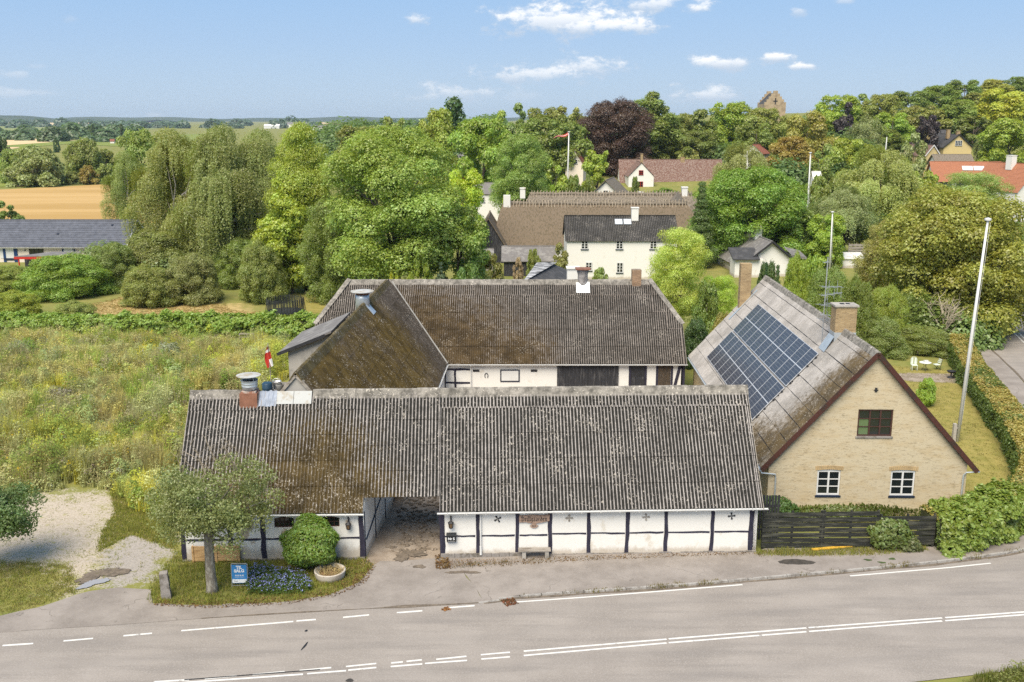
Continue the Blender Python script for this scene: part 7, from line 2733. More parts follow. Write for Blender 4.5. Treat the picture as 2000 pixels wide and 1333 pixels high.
for i, (px, Y, tp, w_, kd, cl, lb) in enumerate([
    (1012, 340, 206, 78, 'round', 'green', 'dark green tree on the skyline left of the dome-shaped tree'),
    (1060, 356, 202, 90, 'round', 'mid', 'broad dome-shaped tree on the central skyline'),
    (1108, 350, 204, 76, 'round', 'olive', 'olive tree between the dome-shaped tree and the purple beech'),
    (1075, 300, 228, 150, 'spread', 'green', 'wide dark green tree below the dome-shaped skyline tree'),
    (1140, 330, 222, 80, 'round', 'fresh', 'light green tree touching the left side of the purple beech'),
    (975, 330, 220, 70, 'round', 'fresh', 'light green tree on the skyline above the pale round tree'),
    (1330, 345, 215, 80, 'round', 'olive', 'olive tree right of the tall tree behind the beech'),
    (1372, 330, 208, 66, 'tall', 'mid', 'slim mid green tree left of the scrap of orange gable'),
    (1366, 322, 252, 80, 'round', 'green', 'dark round tree above the right end of the tiled roof'),
    (1345, 322, 292, 52, 'willow', 'willow', 'small pale weeping tree just above the tiled roof'),
    (1432, 340, 191, 104, 'round', 'fresh', 'large fresh green tree left of the church tower'),
    (1412, 365, 214, 60, 'round', 'mid', 'green tree on the skyline left of the large fresh green tree'),
    (1500, 332, 206, 96, 'round', 'olive', 'olive green round tree just in front of the church tower'),
    (1478, 300, 232, 90, 'round', 'mid', 'mid green tree below the olive tree at the church'),
    (1578, 300, 222, 118, 'spread', 'brown', 'large brownish green tree right below the church tower'),
    (1545, 285, 262, 96, 'round', 'rust', 'brownish tree at the left foot of the larger brownish tree'),
    (1640, 360, 178, 100, 'round', 'fresh', 'rounded bright green tree on the skyline right of the church'),
    (1655, 345, 203, 62, 'round', 'darkpurple', 'small dark purple tree right of the church'),
    (1722, 370, 180, 80, 'round', 'olive', 'dark olive tree on the skyline right of the small purple tree'),
    (1780, 384, 172, 100, 'round', 'green', 'broad green tree in the middle of the hill skyline'),
    (1838, 392, 163, 84, 'round', 'mid', 'green tree on the hill skyline left of the round topped tree'),
    (1886, 396, 150, 84, 'round', 'green', 'round topped tree high on the hill skyline'),
    (1950, 404, 152, 90, 'round', 'brown', 'brownish tree near the top of the hill skyline'),
    (2004, 408, 143, 90, 'round', 'green', 'highest tree, cut by the right picture edge'),
    (1868, 352, 192, 104, 'round', 'mid', 'green round tree on the hill behind the large yellow gable'),
    (1800, 350, 208, 110, 'spread', 'olive', 'olive spreading tree on the hill above the yellow houses'),
    (1745, 340, 214, 84, 'round', 'fresh', 'light green tree on the hill left of the dark plum tree'),
    (1812, 326, 222, 58, 'round', 'darkpurple', 'dark plum tree behind the small yellow house'),
    (1958, 356, 176, 126, 'spread', 'golden', 'yellow-green spreading tree at the right below the hill top'),
    (1976, 290, 226, 118, 'round', 'fresh', 'big bright green tree at the right above the orange roofs'),
    (1925, 300, 262, 40, 'willow', 'grey', 'thin grey weeping tree right of the large yellow gable'),
    (1698, 320, 224, 80, 'birch', 'grey', 'pale weeping birch on the hill left of the white pole tip'),
    (1655, 262, 262, 108, 'round', 'fresh', 'fresh bright green tree in the middle distance right of the brownish trees'),
    (1610, 250, 285, 70, 'round', 'mid', 'green tree behind the white flagpole among the willows'),
    (1790, 238, 247, 56, 'tall', 'grey', 'slender pointed grey-green tree left of the small yellow house'),
    (1725, 335, 250, 90, 'round', 'green', 'dark green tree behind the white pole tip'),
    (1560, 352, 226, 90, 'round', 'mid', 'green tree between the church and the bright skyline tree'),
    (1905, 340, 225, 70, 'round', 'green', 'dark green tree filling the gap right of the round hill tree'),
    (1315, 372, 222, 90, 'round', 'mid', 'low skyline tree behind the tall tree by the beech'),
    (1920, 380, 176, 80, 'round', 'olive', 'olive tree in the second row of the hill skyline'),
    (1690, 390, 186, 70, 'round', 'mid', 'green tree on the skyline between bright and olive trees'),
]):
    T(px, Y, tp, w_, kd, lb, cl, .02, 'tree', G2)
# --- middle right
T(1452, 215, 282, 120, 'willow', 'pale willow left of the spreading green tree, above the thatched roofs', 'willow', .08, 'willow_tree', G1, lod='L')
T(1470, 150, 330, 215, 'spread', 'spreading green tree behind the dark-roofed white gable', (.092, .134, .022), .06, 'tree', G1)
T(1372, 146, 352, 74, 'cone', 'dark green conifer at the right end of the thatched roofs', (.052, .082, .026), .02, 'conifer', G1, lod='M')
T(1722, 185, 288, 165, 'willow', 'large pale willow in the middle of the trees at right', 'willow', .06, 'willow_tree', G1, lod='L')
T(1648, 158, 366, 150, 'willow', 'grey-green willow below the large pale willow', 'grey', .05, 'willow_tree', G1, lod='L')
T(1560, 150, 400, 110, 'round', 'dark green tree between the spreading tree and the thin flagpole', 'mid', .03, 'tree', G1)
T(1618, 146, 410, 84, 'round', 'fresh green young tree beside the thin white flagpole', 'fresh', .03, 'tree', G1)
T(1806, 205, 330, 66, 'round', 'small light green tree left of the blue doors of the orange-roofed house', 'fresh', .03, 'tree', G1)
T(1900, 170, 338, 150, 'open', 'loose light green tree in front of the orange roofs', (.12, .16, .05), .10, 'tree', G1, lod='L')
T(1868, 100, 372, 330, 'spread', 'large brown-tinted maple filling the right side behind the brick house lawn', (.138, .140, .030), .02, 'maple_tree', G1, lod='L')
T(1932, 104, 398, 136, 'round', 'brownish green tree overhanging the road at the right picture edge', (.124, .124, .024), .10, 'tree', G1, lod='L')
T(1745, 112, 430, 130, 'round', 'greyish brown tree at the left side of the large maple', (.125, .118, .045), .04, 'tree', G1, lod='L')
T(1330, 93, 448, 128, 'open', 'lime-yellow feathery tree behind the right end of the rear barn', 'lime', .22, 'tree', G1, lod='L')
T(1405, 95, 540, 90, 'open', 'yellow-green sapling tree between rear barn and brick house', (.16, .19, .03), .08, 'tree', G1, lod='L')
T(1300, 98, 500, 60, 'open', 'pale feathery sapling close above the brick chimney stump', (.17, .20, .045), .15, 'tree', G1, lod='M')
# --- shrubs round the brick house and rear barn
SB = 'shrubs round the brick house'
for (px, Y, tp, w_, cl, lb) in [
    (1382, 90, 560, 90, 'green', 'dark green shrub filling the gap left of the tall brick chimney'),
    (1412, 84, 612, 70, 'rust', 'rust-tinged shrub beside the far eave of the brick house'),
    (1360, 86, 628, 60, 'dark', 'dark shrub at the end wall of the rear barn'),
    (1560, 96, 505, 110, 'fresh', 'yellow-green shrub behind the ridge of the brick house'),
    (1620, 94, 530, 110, 'mid', 'mid green shrub behind the antenna'),
    (1680, 92, 548, 120, 'green', 'green shrub right of the yellow chimney'),
    (1735, 93, 565, 110, (.12, .14, .03), 'olive shrub with bare twigs left of the tall white flagpole'),
    (1790, 95, 572, 130, 'green', 'dark green shrub behind the patio chairs'),
    (1850, 96, 580, 120, (.085, .125, .022), 'green shrub behind the fire bowl'),
    (1715, 90, 622, 120, 'green', 'dense low shrub on the lawn edge just right of the brick house roof'),
    (1925, 99, 590, 90, 'mid', 'green shrub under the brownish tree beside the bending road'),
    (1800, 91, 640, 150, 'mid', 'low hedge-like shrub directly behind the garden table'),
    (1880, 98, 640, 100, (.105, .118, .024), 'shrub between patio and roadside hedge'),
    (1500, 100, 520, 60, 'dark', 'slim dark shrub between the tall brick chimney and the ridge'),
    (1590, 104, 500, 80, 'fresh', 'light green shrub below the low white outbuilding'),
]:
    T(px, Y, tp, w_, 'bush', lb, cl, 0, 'shrub', SB, 'shrub', lod='L' if w_ > 95 else 'M', depth=3.2)
T(1498, 97, 508, 26, 'cone', 'slim dark cypress beside the white gable', (.03, .055, .025), 0, 'conifer', G1, lod='M')
T(1520, 96, 515, 34, 'cone', 'second slim cypress just right of the first', (.045, .07, .03), 0, 'conifer', G1, lod='M')
T(1812, 73.5, 742, 44, 'bush', 'small round light green bush on the lawn', (.13, .17, .025), 0, 'bush', None, 'bush', lod='M')
bx_, bz_ = at(1850, 575, 92.5)
BT = empty('bare_shrub', (bx_, 92.5, 0), 0, 'bare pale branching shrub standing out against the maple behind the patio', 'shrub')
bb = MB()
for k in range(15):
    a = rnd.uniform(0, 6.28)
    p0 = Vector((0, 0, rnd.uniform(1.0, 2.4)))
    p1 = p0 + Vector((math.cos(a) * rnd.uniform(.5, 1.4), math.sin(a) * .6, rnd.uniform(1.0, 2.2)))
    p2 = p1 + Vector((math.cos(a) * rnd.uniform(.3, 1.2), math.sin(a) * .4, rnd.uniform(.5, 1.8)))
    bb.tube([p0, p1, p2], [.07, .045, .015], 5)
    for j in range(5):
        q0_ = p0.lerp(p2, rnd.uniform(.35, 1))
        q1_ = q0_ + Vector((rnd.uniform(-.8, .8), rnd.uniform(-.5, .2), rnd.uniform(.1, .9)))
        bb.tube([q0_, q1_, q1_ + Vector((rnd.uniform(-.4, .4), rnd.uniform(-.2, .2), rnd.uniform(0, .5)))], [.03, .018, .008], 4)
bb.tube([(0, 0, -.2), (0, 0, 1.2), (.1, 0, 2.4)], [.14, .12, .08], 7)
bb.obj('branches', simple('pale_twigs', (.36, .31, .23), .9, var=.25), BT)
# --- gardens behind the rear barn
GB_ = 'garden bushes behind the rear barn'
for (px, Y, tp, w_, kd, cl, lb) in [
    (955, 128, 497, 60, 'bush', 'olive', 'olive bush left of the black shed'),
    (930, 118, 520, 80, 'bush', 'mid', 'green bush below the wooden garden shed'),
    (1042, 136, 490, 34, 'bush', 'mid', 'small green bush against the black shed wall'),
    (1012, 132, 507, 24, 'bush', (.20, .15, .135), 'pink flowering bush by the black shed'),
    (1095, 130, 470, 34, 'tall', 'olive', 'slim olive tree at the corner of the white two-storey house'),
    (860, 108, 508, 44, 'cone', 'spruce', 'blue-grey spruce in front of the great round tree trunk'),
    (915, 106, 528, 70, 'bush', (.06, .10, .025), 'clipped dark bush left of the low dark roof'),
    (820, 107, 500, 60, 'bush', 'fresh', 'light green bush at the foot of the great round tree'),
    (770, 107, 520, 30, 'bush', 'yellow', 'small yellow-green bush left of the great trunk'),
    (1172, 118, 528, 48, 'bush', 'pale', 'pale bush at the ground floor windows of the white two-storey house'),
    (1350, 140, 470, 40, 'bush', 'green', 'green bush right of the white two-storey house'),
    (1150, 196, 352, 40, 'bush', 'mid', 'green bush left of the small thatched cottage'),
    (1600, 212, 349, 60, 'bush', 'mid', 'green bush hiding the foot of the narrow white gable among the willows'),
    (1120, 192, 352, 60, 'bush', 'green', 'dark bush below the mast with the pennant'),
    (1075, 196, 366, 34, 'bush', 'yellow', 'yellow-green bush on the ridge line right of the white chimneys'),
    (990, 170, 384, 34, 'bush', 'fresh', 'light green bush left of the white thatch chimneys'),
    (1300, 262, 369, 60, 'bush', 'mid', 'green bushes before the white wall of the tiled farmhouse'),
    (1240, 250, 350, 26, 'bush', 'green', 'bush between white car and thatched cottage'),
    (1385, 240, 368, 50, 'bush', 'mid', 'green bush right of the tiled farmhouse windows'),
]:
    T(px, Y, tp, w_, kd, lb, cl, 0, 'bush', GB_, 'bush', depth=None)
# --- big bushes beyond the meadow
BB = 'big bushes beyond the meadow'
for (px, Y, tp, w_, cl, lb, dp) in [
    (124, 122, 502, 190, (.095, .135, .024), 'large bright green bush in front of the bungalow carport', 9),
    (14, 128, 522, 100, 'olive', 'olive bush at the left edge below the bungalow', 8),
    (215, 128, 480, 110, (.08, .105, .03), 'dark green bush hiding the right end of the bungalow', 8),
    (290, 116, 522, 130, 'olive', 'olive apple bush standing on the mown hay strip', 7),
    (368, 118, 500, 120, (.10, .115, .042), 'grey-green bush right of the olive apple bush', 8),
    (300, 132, 455, 150, 'mid', 'broad green bush under the weeping birches', 8),
    (508, 119, 478, 140, (.105, .125, .038), 'rounded green fruit tree left of the trampoline', 6),
    (470, 130, 470, 120, 'mid', 'green bush under the tallest birch', 8),
    (22, 108, 572, 120, 'fresh', 'bright bush at the left end of the long hedge', 6),
    (142, 103, 592, 120, (.12, .15, .05), 'pale green bush growing in the long hedge', 5),
    (235, 102, 622, 70, (.10, .14, .03), 'light green shoot-like bush in front of the long hedge', 3),
    (455, 86, 725, 60, (.15, .20, .03), 'bright green weed bush left of the metal cowl', 3),
    (490, 93, 664, 44, 'fresh', 'slim light green bush left of the red and white flag', 2.4),
]:
    T(px, Y, tp, w_, 'bush', lb, cl, 0, 'bush', BB, 'bush', lod='L' if w_ > 90 else 'M', depth=dp)
T(4, 172, 395, 76, 'round', 'dark green tree top at the left picture edge above the bungalow', 'green', .1, 'tree', G3)
# --- field trees, far left
for (px, Y, tp, w_, kd, cl, lb) in [
    (62, 330, 284, 126, 'bush', 'grey', 'large grey-green willow bush beyond the wheat field'),
    (22, 345, 296, 70, 'bush', 'pale', 'pale willow bush at the left edge beyond the wheat field'),
    (160, 372, 270, 78, 'bush', 'mid', 'round bush behind the willow bushes'),
    (205, 380, 296, 60, 'bush', 'mid', 'low bush left of the narrow birch'),
    (142, 338, 336, 30, 'bush', 'olive', 'small brownish bush at the top edge of the wheat field'),
    (172, 338, 326, 46, 'bush', 'rust', 'brown bush at the top edge of the wheat field'),
    (205, 345, 322, 44, 'bush', 'olive', 'olive bush at the right top edge of the wheat field'),
    (0, 420, 272, 46, 'bush', 'dark', 'dark bush at the left edge above the willow bushes'),
    (180, 1080, 243, 12, 'bush', 'dark', 'single dark round tree in the far pasture'),
    (236, 1050, 240, 9, 'column', 'dark', 'single slim dark tree in the far pasture'),
    (109, 660, 270, 13, 'bush', 'dark', 'tiny dark bush alone on the far stubble field'),
]:
    T(px, Y, tp, w_, kd, lb, cl, 0, 'field_tree', G3, 'tree', lod='M' if w_ > 60 else 'S')


def mass(name, spots, half, colr, nl, kind='stuff'):
    """a far wood or thicket that reads as one mass"""
    Vs, Qs, ts = [], [], []
    base = 0
    for (x, y, z, rx, rz) in spots:
        u = unit(nl)
        u[:, 2] = np.abs(u[:, 2])
        P_ = np.array([x, y, z]) + u * np.array([rx, rx, rz]) * (.75 + .4 * RG.random(nl))[:, None]
        V, Q = leaf_tris(P_, u + unit(nl) * .6 + np.array([0, 0, .5]), half * RG.uniform(.6, 1.4, nl))
        Vs.append(V)
        Qs.append(Q + base)
        base += len(V)
        ts.append(np.repeat(np.clip(.5 + RG.normal() * .15 + RG.normal(size=nl) * .15, 0, 1), 3))
    o = link(name, np_mesh(name, np.concatenate(Vs), np.concatenate(Qs), MT['leaf'], {'tint': ('FLOAT', np.concatenate(ts))}))
    o.color = tuple(q * LEAFK for q in colr) + (1,)
    return tag(o, kind=kind)


# the belt of bushes between the far fields
sp_ = []
for i in range(46):
    px = rnd.uniform(-160, 300)
    yb = 278 + rnd.uniform(-14, 3) + (0 if px < 120 else -6)
    q = G(px, yb)
    r_ = rnd.uniform(7, 15)
    sp_.append((q[0], q[1], 0, r_, r_ * rnd.uniform(.7, 1.1)))
mass('far_thicket', sp_, 2.2, (.050, .078, .032), 420)
sp_ = []
for i in range(30):
    px = rnd.uniform(170, 300)
    q = G(px, 276 + rnd.uniform(-3, 3))
    r_ = rnd.uniform(4, 8)
    sp_.append((q[0], q[1], 0, r_, r_ * .8))
mass('field_hedge', sp_, 1.6, (.045, .072, .028), 260)
sp_ = []
for i in range(110):
    px = rnd.uniform(-200, 900)
    Y = rnd.uniform(2300, 3600)
    q = PY(px, 230, Y)
    r_ = rnd.uniform(10, 26)
    sp_.append((q[0], Y, 0, r_, r_ * rnd.uniform(.5, 1.1)))
mass('far_wood', sp_, 5, (.042, .068, .040), 200)
sp_ = []
for i in range(50):                                 # the wood closing the plain behind the birches
    px = rnd.uniform(600, 980)
    Y = rnd.uniform(420, 700)
    q = PY(px, 232, Y)
    r_ = rnd.uniform(8, 14)
    sp_.append((q[0], Y, float(terrain(q[0], Y)), r_, min(rnd.uniform(13, 20), (22.5 + rnd.uniform(-2, 2)))))
mass('village_wood', sp_, .9, (.062, .092, .026), 2000)
sp_ = []
for i in range(70):                                 # undergrowth and tree tops filling the hill between the single trees
    px = rnd.uniform(980, 2120)
    Y = rnd.uniform(322, 420) if px < 1440 else rnd.uniform(345, 430) if px > 1770 else rnd.uniform(255, 400)
    q = PY(px, 232, Y)
    zg = float(terrain(q[0], Y))
    r_ = rnd.uniform(6, 10)
    sp_.append((q[0], Y, zg, r_, rnd.uniform(5, 10)))
mass('hill_undergrowth', sp_, .5, (.058, .088, .024), 2200)
sp_ = []
for i in range(46):                                 # shrubs closing the gardens of the village below the trees
    px = rnd.uniform(1400, 1960)
    Y = rnd.uniform(155, 235) if px < 1770 else rnd.uniform(130, 190)
    q = PY(px, 400, Y)
    r_ = rnd.uniform(3.5, 6)
    sp_.append((q[0], Y, 0, r_, rnd.uniform(2.5, 5.0)))
mass('garden_thicket', sp_, .26, (.070, .105, .025), 3000)
sp_ = []
for i in range(40):                                 # thicket at the foot of the birches
    px = rnd.uniform(190, 640)
    Y = rnd.uniform(130, 150)
    q = PY(px, 500, Y)
    r_ = rnd.uniform(2.2, 4.0)
    sp_.append((q[0], Y, 0, r_, rnd.uniform(2.5, 4.5)))
mass('birch_undergrowth', sp_, .2, (.075, .098, .028), 2400)


sp_ = []
for i in range(34):                                 # the tangle of shrubs closing the garden behind the patio
    px = rnd.uniform(1545, 1935)
    Y = rnd.uniform(93, 101)
    q = PY(px, 600, Y)
    r_ = rnd.uniform(1.6, 2.6)
    sp_.append((q[0], Y, 0, r_, rnd.uniform(2.0, 4.6)))
mass('shrub_thicket', sp_, .17, (.078, .108, .024), 1900)


# --- hedges
def hedge(name, label, path, wd, hgt, n, half, colr, group=None, seed=1, topcol=None, ragged=.18, cat='hedge'):
    rng = np.random.default_rng(seed)
    Pp = smooth_path(np.array(path, float), 6)
    seg_ = np.concatenate([[0], np.cumsum(np.linalg.norm(np.diff(Pp, axis=0), axis=1))])
    Lh = seg_[-1]
    tn = np.gradient(Pp, axis=0)
    tn /= np.linalg.norm(tn, axis=1)[:, None]
    s = rng.random(n) * Lh
    cx = np.stack([np.interp(s, seg_, Pp[:, 0]), np.interp(s, seg_, Pp[:, 1])], -1)
    tt = np.stack([np.interp(s, seg_, tn[:, 0]), np.interp(s, seg_, tn[:, 1])], -1)
    nr = np.stack([tt[:, 1], -tt[:, 0]], -1)
    per = 2 * hgt + wd
    q = rng.random(n) * per
    side = np.where(q < hgt, -1, np.where(q < hgt + wd, 0, 1))
    lat = np.where(side == 0, (q - hgt) - wd / 2, side * wd / 2)
    zz = np.where(side == -1, q, np.where(side == 1, q - hgt - wd, hgt))
    lump = (fbm(s * .55 + 3 * side, zz * .9 + seed, seed) - .5) * 2
    lumpf = (fbm(s * 2.2 + side * 7, zz * 2.5, seed + 5) - .5) * 2
    push = lump * ragged * 1.6 + lumpf * ragged + rng.normal(size=n) * half * .8
    lat = lat + np.where(side == 0, 0, side * push)
    zz = zz + np.where(side == 0, push, 0)
    rnd_c = np.clip(1 - ((hgt - zz) / .35), 0, 1)
    lat = lat * (1 - .16 * rnd_c)
    P_ = np.column_stack([cx + nr * lat[:, None], np.maximum(zz, .02)])
    Nn = np.column_stack([nr * side[:, None], (side == 0).astype(float)]) * .8 + unit(n, rng) * .7 + np.array([0, 0, .35])
    V, Q = leaf_quads(P_, Nn, half * rng.uniform(.65, 1.3, n), rng, .7)
    tint = np.clip(.5 + lump * .25 + rng.normal(size=n) * .18, 0, 1)
    c0 = Pp[0]
    r0 = empty(name, (c0[0], c0[1], 0), 0, label, cat, group)
    V = V - np.array([c0[0], c0[1], 0])
    if topcol is None:
        o = link('foliage', np_mesh('hedge_leaves', V, Q, MT['leaf'], {'tint': ('FLOAT', np.repeat(tint, 4))}), r0)
        o.color = tuple(q * LEAFK for q in colr) + (1,)
    else:
        tp = (side == 0) | (zz > hgt - .12)
        mixn = fbm(P_[:, 0] * .45, P_[:, 1] * .45, 31) + rng.normal(size=n) * .12
        tp &= mixn > .38
        for nm, msk, cc in (('foliage', ~tp, colr), ('scorched_top', tp, topcol)):
            Vm = V.reshape(-1, 4, 3)[msk].reshape(-1, 3)
            o = link(nm, np_mesh(nm, Vm, np.arange(len(Vm)).reshape(-1, 4), MT['leaf'], {'tint': ('FLOAT', np.repeat(tint[msk], 4))}), r0)
            o.color = tuple(q * 1.75 for q in cc) + (1,)
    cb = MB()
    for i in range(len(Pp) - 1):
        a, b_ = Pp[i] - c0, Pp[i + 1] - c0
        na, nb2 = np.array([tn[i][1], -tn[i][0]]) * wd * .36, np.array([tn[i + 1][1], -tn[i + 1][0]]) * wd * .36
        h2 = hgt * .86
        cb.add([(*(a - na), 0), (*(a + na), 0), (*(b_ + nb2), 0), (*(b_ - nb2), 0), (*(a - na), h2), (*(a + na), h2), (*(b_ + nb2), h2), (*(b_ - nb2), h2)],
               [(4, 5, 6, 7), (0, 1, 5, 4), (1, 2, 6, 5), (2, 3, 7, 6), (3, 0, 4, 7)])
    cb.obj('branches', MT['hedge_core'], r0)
    return r0


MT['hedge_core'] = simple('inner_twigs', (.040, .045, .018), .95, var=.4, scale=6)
HP = [(21.5, 48.3), (23.6, 48.55), (25.9, 49.7), (29.0, 52.6), (32.2, 58.5), (35.3, 68.5), (38.3, 80), (41.2, 89), (43.4, 95)]
hedge('roadside_hedge', 'long clipped hedge round the brick house lawn with scorched orange top, beside the bending road', HP, 2.0, 1.75, 62000, .085, (.085, .118, .020), seed=4, topcol=(.24, .195, .045), ragged=.16)
hedge('vine_hedge', 'bright green large-leaved vine bulging over the end of the board fence', [(21.7, 47.8), (22.2, 47.8), (22.9, 48.0), (24.3, 48.7), (25.8, 49.8), (27.2, 51.2)], 2.2, 2.0, 17000, .12, (.098, .128, .018), seed=8, ragged=.42)
q0, q1, q2 = G(180, 672), G(400, 668), G(612, 668)
hedge('long_hedge', 'long bright green hedge between the weedy plot and the mown garden', [(-70, 100), (q0[0], q0[1] + 2), (q1[0], q1[1] + 2), (q2[0] + 1, q2[1] + 1)], 2.6, 2.3, 42000, .15, (.112, .155, .022), seed=5, ragged=.55)
q0, q1 = G(606, 566), G(770, 562)
hedge('dark_hedge', 'tall dark clipped hedge at the back of the garden lawn behind the rear barn', [(q0[0], q0[1]), (q1[0], q1[1])], 1.6, 3.4, 9000, .17, (.040, .062, .018), seed=6, ragged=.15)
hedge('clipped_hedge', 'low clipped hedge in front of the pale gable by the mast', [(at(1085, 370, 270)[0], 270), (at(1200, 370, 270)[0], 272)], 2, 2.6, 2600, .3, (.06, .09, .022), seed=9)
# --- ivy and weeds on the fence
def clump(name, label, px, py, Y, rx, ry, rz, n, half, colr, cat='plant', group=None, seed=3, asp=.75):
    rng = np.random.default_rng(seed)
    u = unit(n, rng)
    P_ = u * np.array([rx, ry, rz]) * (.55 + .5 * rng.random(n) ** .7)[:, None] * (1 + .25 * np.sin(u[:, :1] * 5 + 1) * np.sin(u[:, 2:] * 4))
    c0 = at(px, py, Y)
    P_[:, 2] += c0[1]
    P_ = P_[P_[:, 2] > .03]
    V, Q = leaf_quads(P_, np.column_stack([P_[:, 0], P_[:, 1] * 2 - .6, P_[:, 2] - c0[1] + .3]) + unit(len(P_), rng) * .6, half * rng.uniform(.6, 1.3, len(P_)), rng, asp)
    t = np.clip(.5 + rng.normal(size=len(P_)) * .25, 0, 1)
    r0 = empty(name, (c0[0], Y, 0), 0, label, cat, group)
    o = link('leaves', np_mesh('leaves', V, Q, MT['leaf'], {'tint': ('FLOAT', np.repeat(t, 4))}), r0)
    o.color = tuple(q * 1.45 for q in colr) + (1,)
    st = MB()
    for k in range(10):
        a = rng.uniform(-1, 1, 3)
        st.tube([(a[0] * rx * .3, a[1] * ry * .3, 0), (a[0] * rx * .6, a[1] * ry * .5, c0[1] * .7), (a[0] * rx * .85, a[1] * ry * .7, c0[1] + a[2] * rz * .6)], [.02, .014, .006], 4)
    st.obj('stems', MT['twig'], r0)
    return r0


clump('climbing_plant', 'large-leaved climbing plant sprawling over the low end of the board fence', 1742, 1044, 47.1, 1.15, .45, .85, 1500, .10, (.105, .140, .025), seed=21)
clump('climbing_plant', 'greyish bramble in front of the lowest fence boards beside the vine', 1778, 1064, 47.0, .6, .35, .45, 500, .09, (.095, .11, .03), seed=22)
clump('ivy', 'low ivy growing along the foot of the brick gable behind the fence', 1650, 1001, 51.2, 5.2, .7, .35, 3600, .09, (.100, .125, .026), seed=23)
clump('ivy', 'green ivy in the corner between the barn and the brick gable', 1512, 990, 50.6, 1.3, .7, .55, 1500, .09, (.075, .13, .025), seed=24)
# --- round clipped laurel by the barn
q = G(610, 1112)
SHR = empty('round_shrub', (q[0], q[1], 0), 0, 'round clipped glossy bright green shrub in front of the barn windows', 'shrub')
rng = np.random.default_rng(33)
n = 9000
u = unit(n, rng)
k = np.where(rng.random(n) < .8, .93 + .09 * rng.random(n), .7 + .25 * rng.random(n))
P_ = u * np.array([1.36, 1.3, 1.22]) * k[:, None] * (1 + .07 * np.sin(u[:, :1] * 5 + u[:, 2:] * 3) + .07 * np.sin(u[:, 2:] * 7 + u[:, 1:2] * 4) + .12 * (rng.random((n, 1)) < .05) * rng.random((n, 1)))
P_[:, 0] *= 1 + .10 * (P_[:, 2] < 0) * np.abs(P_[:, 2]) * -.9
P_[:, 2] += 1.42
V, Q = leaf_quads(P_, u * 1.1 + unit(n, rng) * .55 + np.array([0, 0, .5]), .085 * rng.uniform(.7, 1.25, n), rng, .5)
o = link('foliage', np_mesh('laurel_leaves', V, Q, MT['leaf'], {'tint': ('FLOAT', np.repeat(np.clip(.5 + rng.normal(size=n) * .28, 0, 1), 4))}), SHR)
o.color = (.19, .29, .025, 1)
st = MB()
for k in range(12):
    a = k * .52
    st.tube([(.1 * math.cos(a), .1 * math.sin(a), 0), (.3 * math.cos(a), .3 * math.sin(a), .5), (.75 * math.cos(a), .75 * math.sin(a), 1.3)], [.04, .03, .012], 5)
st.obj('stems', MT['bark'], SHR)
# --- olive-green tree in front of the barn
def near_tree(name, label, bx, by, cx, cz, rx, rz, n, half, colr, seed, dead=True, r_=.26):
    rng = np.random.default_rng(seed)
    r0 = empty(name, (bx, by, 0), 0, label, 'tree')
    tz = cz - rz * .55
    tr = MB()
    tr.tube([(0, 0, -.2), (.02, 0, .25), (-.02, .03, .9), (.03, 0, tz), ((cx - bx) * .5, .1, cz)], [r_ * 1.35, r_ * 1.02, r_ * .92, r_ * .85, r_ * .5], 10)
    lobes = []
    for k in range(64):
        u = unit(1, rng)[0]
        u[2] = u[2] * .9 + .1
        c0 = np.array([cx - bx, 0, cz]) + u * np.array([rx, rx * .85, rz]) * rng.uniform(.35, .86)
        lobes.append((c0, rng.uniform(.40, .80)))
    for c0, lr in lobes:
        if rng.random() < .6:
            m_ = np.array([(cx - bx) * .3 + c0[0] * .35, c0[1] * .35, tz + (c0[2] - tz) * .55])
            tr.tube([(.02, 0, tz * rng.uniform(.85, 1.0)), tuple(m_), tuple(c0)], [r_ * .36, r_ * .2, .015], 5)
    tr.obj('trunk', MT['bark_grey'], r0, True)
    w = np.array([l[1] ** 2 for l in lobes])
    li = rng.choice(len(lobes), n, p=w / w.sum())
    C_ = np.array([l[0] for l in lobes])[li]
    Rr = np.array([l[1] for l in lobes])[li]
    u = unit(n, rng)
    P_ = C_ + u * (Rr * (.35 + .72 * rng.random(n) ** .6))[:, None] * np.array([1, 1, .72])
    dr = (u[:, 2] < -.2) & (rng.random(n) < .3)
    P_[:, 2] -= dr * rng.random(n) * .45
    V, Q = leaf_quads(P_, u * .55 + unit(n, rng) * .8 + np.array([0, 0, .45]), half * rng.uniform(.6, 1.3, n), rng, .6)
    t = np.clip(.5 + rng.normal(size=n) * .2 + rng.uniform(-.15, .15, len(lobes))[li], 0, 1)
    o = link('crown', np_mesh('tree_leaves', V, Q, MT['leaf'], {'tint': ('FLOAT', np.repeat(t, 4))}), r0)
    o.color = tuple(q * 2.1 for q in colr) + (1,)
    if dead:
        db = MB()
        for k in range(16):
            a = rng.uniform(-2.6, 2.4)
            p0 = np.array([cx - bx + rx * .75 * math.cos(a) * rng.uniform(.1, .9), rng.uniform(-.5, 1.2), cz + rz * rng.uniform(.35, .8)])
            p1 = p0 + np.array([rng.uniform(-.6, .5), rng.uniform(-.3, .4), rng.uniform(.4, 1.1)])
            p2 = p1 + np.array([rng.uniform(-.6, .4), rng.uniform(-.3, .3), rng.uniform(.1, .7)])
            db.tube([tuple(p0), tuple(p1), tuple(p2)], [.03, .02, .007], 4)
            for j in range(4):
                q0_ = p0 + (p2 - p0) * rng.uniform(.4, 1)
                db.tube([tuple(q0_), tuple(q0_ + rng.uniform(-.4, .4, 3) * np.array([1, .6, 1]))], [.012, .005], 3)
        db.obj('dead_branches', MT['twig'], r0)
    return r0


